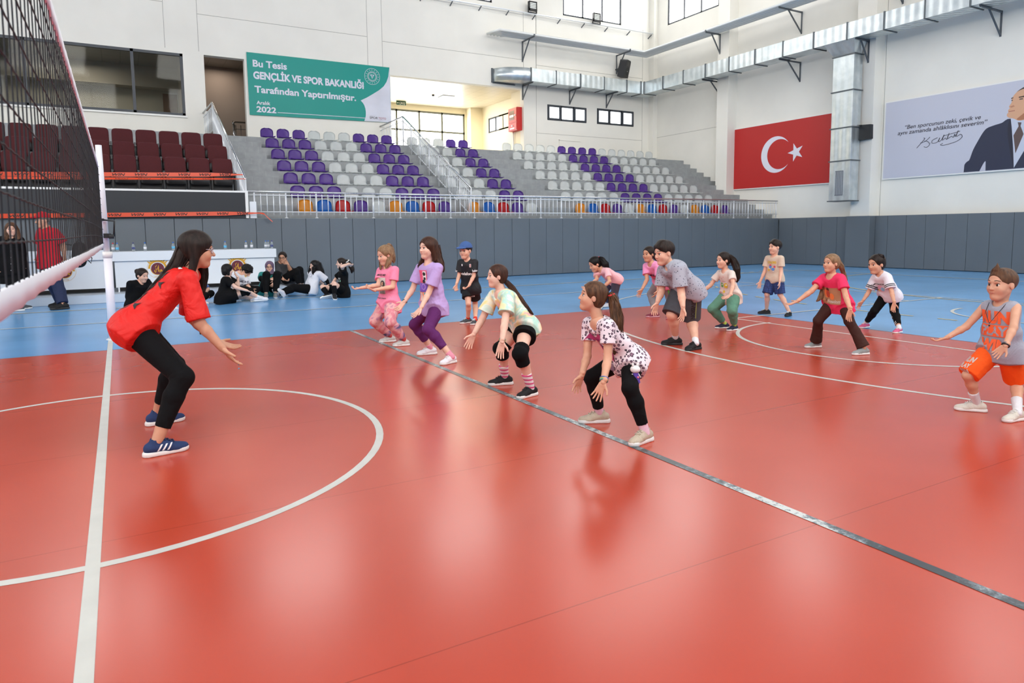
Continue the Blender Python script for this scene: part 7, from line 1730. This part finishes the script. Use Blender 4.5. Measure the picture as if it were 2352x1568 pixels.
# boy in beige tee
p = Person('beigeboy', 'boy in beige cartoon-print T-shirt and blue checked shorts', dict(FAR, skin='light', hair='dark', style='short', hk=.95, curl=.35))
p.body(); p.hair(); sh = p.shirt(cloth('sand_tee', C(206, 186, 166), 0.85, 0.04), sleeve=.62, hem=.045, loose=1.08, sl=1.2)
c, n = p.chest(.60); bl = pm('sky_blue', 84, 140, 206)
p.decal(sh, 'shirt_print', [(*word2('COLORS', .16, .035, 0, .05, .05), y), (*disc2(.026, -.02, -.02, 12, .03), bl), (*disc2(.02, -.02, .005, 10, .014), rd), (*disc2(.03, .03, -.06, 12, .022), bl), (*disc2(.018, .055, -.02, 10), rd), (*disc2(.02, -.05, -.07, 10), y), (*grid2(.03, .015, 2, 2, .04, -.095), WHITE_P), (*grid2(.03, .012, 2, 2, -.03, -.05), WHITE_P)], c, n, p.up)
p.trousers(plaid('blue_plaid', C(44, 66, 120), C(30, 44, 88)), end=.95, loose=1.18, name='shorts', flare=1.25); feet(p, cloth('black_runner', C(26, 26, 28), 0.75, 0.15), sole=mat('sole_black', C(30, 30, 32), 0.6), lace=LACE_W, k=1.04)
# girl in hot pink
p = Person('hotpink', 'girl in hot pink T-shirt with brown panel and brown flared trousers, arms wide', dict(FAR, vox=.0085, hv=.0055, skin='warm', hair='light', style='low', nstr=24, curl=.3, spread=.22, palmR=(.2, -.5, .8), palmL=(-.3, -.8, .3)))
p.body(); p.hair(); sh = p.shirt(cloth('hotpink_tee', C(226, 52, 96), 0.85, 0.05), sleeve=.58, hem=.07, loose=1.12, sl=1.15, flare=1.15, neck=1.15)
c, n = p.chest(.50); p.decal(sh, 'shirt_print', [(*grid2(.235, .19, 12, 10, 0, -.045), pm('tan_panel', 178, 132, 96)), (*disc2(.032, -.045, -.02, 12, .05), pm('orange', 236, 132, 70)), (*disc2(.028, .02, -.05, 12, .04), pm('orange', 236, 132, 70)), (*disc2(.018, -.02, .03, 10, .024), pm('hair_brown', 70, 40, 34)), (*disc2(.024, -.02, -.02, 10, .045), pm('brick', 180, 70, 50)), (*word2('Freedom', .15, .035, .04, -.105, .02, .3), pm('cream', 206, 200, 190)), (*word2('V', .03, .04, -.05, -.09), pm('hair_brown', 70, 40, 34))], c, n, p.up)
p.trousers(cloth('brown_flare', C(60, 32, 26), 0.85, 0.06), end=1.97, loose=1.0, name='trousers', flare=1.9, waist=.2); feet(p, cloth('grey_knit', C(140, 146, 146), 0.7, 0.1), k=1.0)
# girl in white tee
p = Person('whitetee', 'girl in white T-shirt with black sleeve stripes and black leggings, near the end wall', dict(FAR, skin='warm', hair='dark', style='low', tie='pink', nstr=16, curl=.35, palmR=(.2, -.6, .7), palmL=(-.4, -.6, .3)))
p.body(); p.hair(); sh = p.shirt(cloth('white_tee', C(226, 222, 230), 0.85, 0.03), sleeve=.78, hem=.04, loose=1.16, sl=1.3)
c, n = p.chest(.52, side=-.1); p.decal(sh, 'shirt_print', [(*disc2(.045, .0, -.02, 14, .05), pm('pastel_pink', 232, 176, 200)), (*disc2(.03, .035, -.03, 12), pm('pastel_blue', 140, 190, 220)), (*disc2(.024, -.03, -.05, 12, .016), pm('pastel_yellow', 232, 214, 120)), (*word2('STAY MAGICAL', .17, .022, 0, .05, .03), BLACK_P)], c, n, p.up)
for q in 'LR':
    e = p.J['el' + q]; a = p.J['sh' + q]; d = unit(e - a); u1 = unit(np.cross(d, [.2, .3, .5])); u2 = np.cross(d, u1); b = MB(); Ls = np.linalg.norm(e - a); bv = p.bvh(sh)
    for t in (.55, .66):
        c0 = a + (e - a) * t; ins = []; out = []
        for x in np.linspace(0, 2 * PI, 21)[:-1]:
            dr = u1 * math.cos(x) + u2 * math.sin(x)
            for off, lst in ((-.006, ins), (.006, out)):
                h = bv.ray_cast(Vector(c0 + d * off + dr * .12 - p.org), Vector(-dr), .12); lst.append(np.array(h[0]) + p.org + dr * .002 if h[0] else c0 + d * off + dr * .06)
        b.add(ins + out, [(i, (i + 1) % 20, 20 + (i + 1) % 20, 20 + i) for i in range(20)])
    p.mb(b, 'sleeve_stripe', BLACK_P, sh, False)
tr = p.trousers(BLK, end=1.84, loose=1.02, name='leggings'); k, a = p.J['knL'], p.J['ankL']
p.decal(tr, 'leg_print', [(*grid2(.07, .006, 4, 1, 0, .0), WHITE_P), (*grid2(.07, .006, 4, 1, 0, -.02), WHITE_P), (*disc2(.016, 0, .05, 10, .022), pm('pastel_blue', 140, 190, 220)), (*word2('UNICORN', .05, .02, 0, .09), WHITE_P)], k * .35 + a * .65, p.fw, unit(k - a))
both(p.sock, cloth('white_sock', C(222, 224, 228)), .10); feet(p, cloth('pink_trainer', C(206, 92, 130), 0.7, 0.25), lace=LACE_W, k=1.0)

# boy in grey tank top
p = Person('tank', 'boy in grey sleeveless top and orange shorts, cut by the right picture edge', dict(NEAR, skin='warm', hair='brown', style='spike', hk=.90, curl=.5, spread=.18, palmR=(.2, -.3, .9), palmL=(-.4, -.5, .6), hairline=.03))
p.body(); p.hair(); TANK = cloth('grey_tank', C(160, 162, 174), 0.85, 0.07)
sh = p.shirt(TANK, sleeve=0, hem=.06, loose=1.14, sl=1.15, flare=1.1, name='sleeveless_top')
c, n = p.chest(.58); OR = pm('neon_orange', 242, 100, 48)
p.decal(sh, 'shirt_lettering', [(*word2('RUN', .20, .085, 0, .055, .06), OR), (*grid2(.20, .085, 10, 5, 0, -.045), OR), (*word2('PLAY', .18, .065, 0, -.045, .04), TANK), (*word2('WIN', .19, .075, 0, -.145, .06), OR)], c, n, p.up)
so = p.trousers(cloth('orange_short', C(248, 92, 22), 0.8, 0.04), end=.98, loose=1.16, name='shorts', flare=1.25, wr=.007)
a, k = p.J['hipR'], p.J['knR']; p.decal(so, 'shorts_lettering', [(*word2('RUN', .075, .03, 0, .035, .05), pm('silver', 206, 190, 180)), (*word2('PLAY', .08, .026, 0, -.003, .05), pm('silver', 206, 190, 180)), (*word2('WIN', .075, .028, 0, -.04, .05), pm('silver', 206, 190, 180))], a * .5 + k * .5, unit(p.fw - p.hlat * .25), unit(a - k))
both(p.sock, cloth('white_sock', C(222, 224, 228)), .40)
for q in 'RL':
    k, a = p.J['kn' + q], p.J['ank' + q]
feet(p, cloth('offwhite_trainer', C(206, 202, 190), 0.6, 0.1), lace=LACE_W, k=1.16)
b = MB(); nk = p.J['nk']; ch = p.J['pv'] + (nk - p.J['pv']) * .62 + p.fw * .125
b.tube([nk + p.lat * .06 + p.fw * .04, nk + p.lat * .045 + p.fw * .10 - p.up * .06, ch, nk - p.lat * .045 + p.fw * .10 - p.up * .06, nk - p.lat * .06 + p.fw * .04], .0022, 5); b.ball(ch - p.up * .015, .007, 8, 6)
p.mb(b, 'necklace', M_BLACK); ring_on(p, 'L', BLACK_P, .004, 'bracelet', .02, .005); ring_on(p, 'L', mat('band_grey', C(120, 126, 140), 0.6), .016, 'bracelet', .02, .004)

# players sitting by the desk
SIT = dict(vox=.0105, hv=.0065, group=None); KP = cloth('kneepad_black', C(13, 13, 15), 0.9, 0.1, 0.1, 0.15)
p = Person('bunwoman', 'woman in black T-shirt with hair bun, leaning on one arm behind the coach', dict(SIT, skin='light', hair='dark', style='bun', bunpos=(.0, -.54, .20), curl=.1, palmR=(0, 0, -1)))
p.body(); p.hair(); p.shirt(BLK, sleeve=.92, hem=.05, loose=1.2, sl=1.3); p.trousers(BLK, end=1.9, loose=1.1); feet(p, cloth('white_trainer', C(226, 224, 230), 0.6, 0.05))
p = Person('bluesitter', 'person in blue top with black knee pad, sitting cross-legged hidden behind the coach', dict(SIT, skin='light', hair='dark', style='low', nstr=10))
p.body(); p.hair(); p.shirt(cloth('denim_blue_tee', C(84, 112, 170), 0.85, 0.05), sleeve=.8, hem=.03, loose=1.05); p.trousers(BLK, end=.7, loose=1.1, name='shorts'); both(lambda q: knee_pad(p, q, KP)); feet(p, cloth('white_trainer', C(226, 224, 230), 0.6, 0.05))
p = Person('bobwoman', 'woman with black bob in black dress sitting on the floor, hand on her knee', dict(SIT, skin='fair', hair='black', style='bob', curl=.15, spread=.22, palmR=(0, -.1, -1)))
p.body(); p.hair(); p.shirt(BLK, sleeve=.60, hem=.08, loose=1.16, sl=1.15, flare=1.2, name='dress', thigh=.5); p.trousers(BLK, end=.62, loose=1.2, name='skirt', flare=1.2); knee_pad(p, 'R', KP); both(p.sock, cloth('white_sock', C(222, 224, 228)), .12); feet(p, cloth('white_trainer', C(226, 224, 230), 0.6, 0.05), lace=LACE_W, stripes=pm('pale_grey', 206, 206, 204), k=1.1)
p = Person('whitejersey', 'person with black curly hair in white football shirt, looking down', dict(SIT, skin='light', hair='black', style='curly', curl=.3))
p.body(); p.hair(); sh = p.shirt(cloth('white_jersey', C(222, 222, 230), 0.7, 0.02), sleeve=.85, hem=.02, loose=1.12, sl=1.25)
c, n = p.chest(.50); p.decal(sh, 'jersey_lettering', [(*word2('SIEMENS', .26, .045, 0, .02, .03), pm('ink', 60, 60, 76)), (*word2('mobile', .18, .04, 0, -.05, .02), pm('ink', 60, 60, 76)), (*disc2(.022, .08, .14, 12, .03), pm('gold_crest', 190, 160, 90))], c, n, p.up)
p.trousers(BLK, end=1.9, loose=1.1); feet(p, cloth('white_trainer', C(226, 224, 230), 0.6, 0.05))
p = Person('hijab', 'woman in mauve headscarf and glasses, teal top, arms round her knees', dict(SIT, skin='light', style='none', curl=.4, palmR=(0, .6, -.5), palmL=(0, .8, -.3)))
p.body(); glasses(p, M_BLACK); sh = p.shirt(cloth('teal_top', C(40, 130, 126), 0.85, 0.05), sleeve=.75, hem=.06, loose=1.1, sl=1.15)
F = Field(); P = p.hp; h = p.hs; R = p.hr(); F.ell(P(0, -.06, .13), np.array([.40, .47, .43]) * h, R, .02 * h); F.cone(P(0, -.08, -.05), P(0, .02, -.52), .38 * h, .36 * h, .15 * h); F.cone(P(0, .02, -.5), P(0, .06, -.72), .36 * h, .42 * h, .1 * h, flat=True)
F.ell(P(0, .48, -.06), np.array([.27, .38, .385]) * h, R, .04 * h, 's'); F.wr = (.005, .06, 3); p.obj('headscarf', F.mesh(p.hv), cloth('mauve_scarf', C(104, 86, 108), 0.85, 0.06))
F = Field(); J = p.J
for q in 'LR': F.cone(J['sh' + q] + (J['el' + q] - J['sh' + q]) * .7, J['el' + q], .034 * p.H, .030 * p.H, .02); F.cone(J['el' + q], J['wr' + q] + (J['el' + q] - J['wr' + q]) * .08, .030 * p.H, .024 * p.H, .02, flat=True)
p.obj('under_sleeves', F.mesh(p.vox), BLK, sh); p.trousers(BLK, end=1.95, loose=1.3); feet(p, cloth('grey_canvas', C(120, 122, 120), 0.8, 0.1))
p = Person('greysitter', 'person in dark grey T-shirt and glasses leaning against the desk end', dict(SIT, skin='tan', hair='dark', style='bun', bunpos=(0, -.42, .3), w=1.12, curl=.9))
p.body(); p.hair(); glasses(p, M_BLACK); p.shirt(cloth('charcoal_tee', C(62, 63, 66), 0.85, 0.06), sleeve=.9, hem=.06, loose=1.14, sl=1.25); p.trousers(BLK, end=1.95, loose=1.15); feet(p, cloth('white_trainer', C(226, 224, 230), 0.6, 0.05))
p = Person('recliner', 'woman with long black hair in white T-shirt, leaning back with legs stretched out', dict(SIT, skin='fair', hair='black', style='long', nstr=40, curl=.2))
p.body(); p.hair(); sh = p.shirt(cloth('white_tee_b', C(222, 224, 232), 0.8, 0.02), sleeve=.8, hem=.05, loose=1.16, sl=1.2)
c, n = p.chest(.74, side=.2); p.decal(sh, 'chest_print', [(*disc2(.04, 0, 0, 14), pm('lilac_print', 150, 150, 180)), (*disc2(.03, 0, 0, 14), cloth('white_tee_b', C(222, 224, 232)))], c, n, p.up)
F = Field(); J = p.J; F.cone(J['elL'] - (J['elL'] - J['shL']) * .1, J['elL'], .028 * p.H, .026 * p.H, .01); F.cone(J['elL'], J['wrL'], .026 * p.H, .02 * p.H, .01, flat=True); p.obj('arm_sleeve', F.mesh(p.vox), BLK)
p.trousers(BLK, end=1.95, loose=1.28, wr=.008); feet(p, cloth('white_trainer', C(226, 224, 230), 0.6, 0.05), k=1.1)
p = Person('necksitter', 'woman in black with one hand behind her neck, sitting by the padded wall', dict(SIT, skin='fair', hair='dark', style='pony', tie='white', nstr=20, curl=.6))
p.body(); p.hair(); sh = p.shirt(BLK, sleeve=.72, hem=.07, loose=1.12, sl=1.3, flare=1.15); c, n = p.chest(.58, side=.5); p.decal(sh, 'chest_print', [(*word2('JUST PLAY', .12, .035, 0, .02, .03, .4), WHITE_P), (*disc2(.02, .045, -.03, 10), pm('pastel_green', 150, 210, 180)), (*disc2(.016, -.03, -.035, 10), WHITE_P)], c, n, p.up)
p.trousers(BLK, end=.72, loose=1.15, name='shorts')
for q in 'RL':
    F = Field(); k, a = p.J['kn' + q], p.J['ank' + q]; F.cone(k + (a - k) * .22, a, .042 * p.H, .027 * p.H, .01); F.cut(k + (a - k) * .24, k - a); p.obj('knee_sock', F.mesh(p.vox), KP)
feet(p, cloth('black_runner', C(26, 26, 28), 0.75, 0.15), k=1.08)
# two adults behind the net
p = Person('blackcoat', 'woman with long hair in long black shirt walking behind the net', dict(SIT, skin='light', hair='brown', style='long', nstr=20))
p.body(); p.hair(); sh = p.shirt(BLK, sleeve=1.85, hem=.20, loose=1.15, flare=1.35, sl=1.2, name='long_shirt', thigh=.3, thk=1.1); c, n = p.chest(.3)
p.decal(sh, 'button_row', [(*disc2(.006, .0, q, 8), WHITE_P) for q in (.12, .0, -.12, -.24)], c, n, p.up); p.trousers(BLK, end=1.9, loose=1.1); feet(p, cloth('grey_runner', C(72, 76, 80), 0.7, 0.2), lace=LACE_W, k=1.12)
p = Person('redcap', 'man in red cap, red T-shirt and jeans behind the net', dict(SIT, skin='tan', hair='grey', style='cap', w=1.12, curl=1.0))
p.body(); p.hair(); p.shirt(cloth('cardinal_tee', C(176, 24, 40), 0.85, 0.06), sleeve=.8, hem=.05, loose=1.2, sl=1.3, flare=1.05); p.trousers(cloth('denim', C(38, 46, 74), 0.85, 0.15), end=1.97, loose=1.25, flare=1.3); cap(p, cloth('red_cap', C(170, 22, 34), 0.8, 0.06)); feet(p, cloth('black_runner', C(26, 26, 28), 0.75, 0.15), sole=mat('sole_black', C(30, 30, 32), 0.6), k=1.12)
b = MB()
pts = [p.hp(x, .36 - 1.2 * x * x, -.19) for x in (-.1, -.05, 0, .05, .1)]; b.tube(pts, .022 * p.hs, 6); p.mb(b, 'moustache', mat('moustache', C(60, 52, 46), 0.8), p.bodyobj)
RED = p
# backpack hanging from his hand
bpk = empty('backpack', tuple(RED.J['wrL'] + V3((.22, .12, -.12)))); tag(bpk, 'black backpack carried on the arm of the man in the red cap', 'backpack')
F = Field(); F.cone((0, 0, .05), (0.02, 0, .30), .13, .12, .05, ax=V3((0, 1, 0)), sq=1.4); F.ell((.03, -.08, .12), (.10, .06, .10), None, .03); F.wr = (.008, .15, 5)
mesh_obj('pack_body', F.mesh(.009), cloth('backpack_black', C(26, 26, 28), 0.7, 0.15), bpk, V3((0, 0, 0)))
MB().tube([(-.10, -.02, .36), (-.22, -.02, .38), (-.26, -.02, .2), (-.20, -.02, .02), (-.08, -.02, -.04)], .014, 6).build('strap', M_BLACK, bpk, True); MB().tube([(.12, 0, .24), (.22, 0, .10), (.2, 0, .0), (.12, 0, .1)], .010, 6).build('strap', M_BLACK, bpk, True); MB().tube([(-.02, 0, .42), (.02, 0, .46), (.06, 0, .42)], .01, 6).build('grab_handle', M_BLACK, bpk, True)
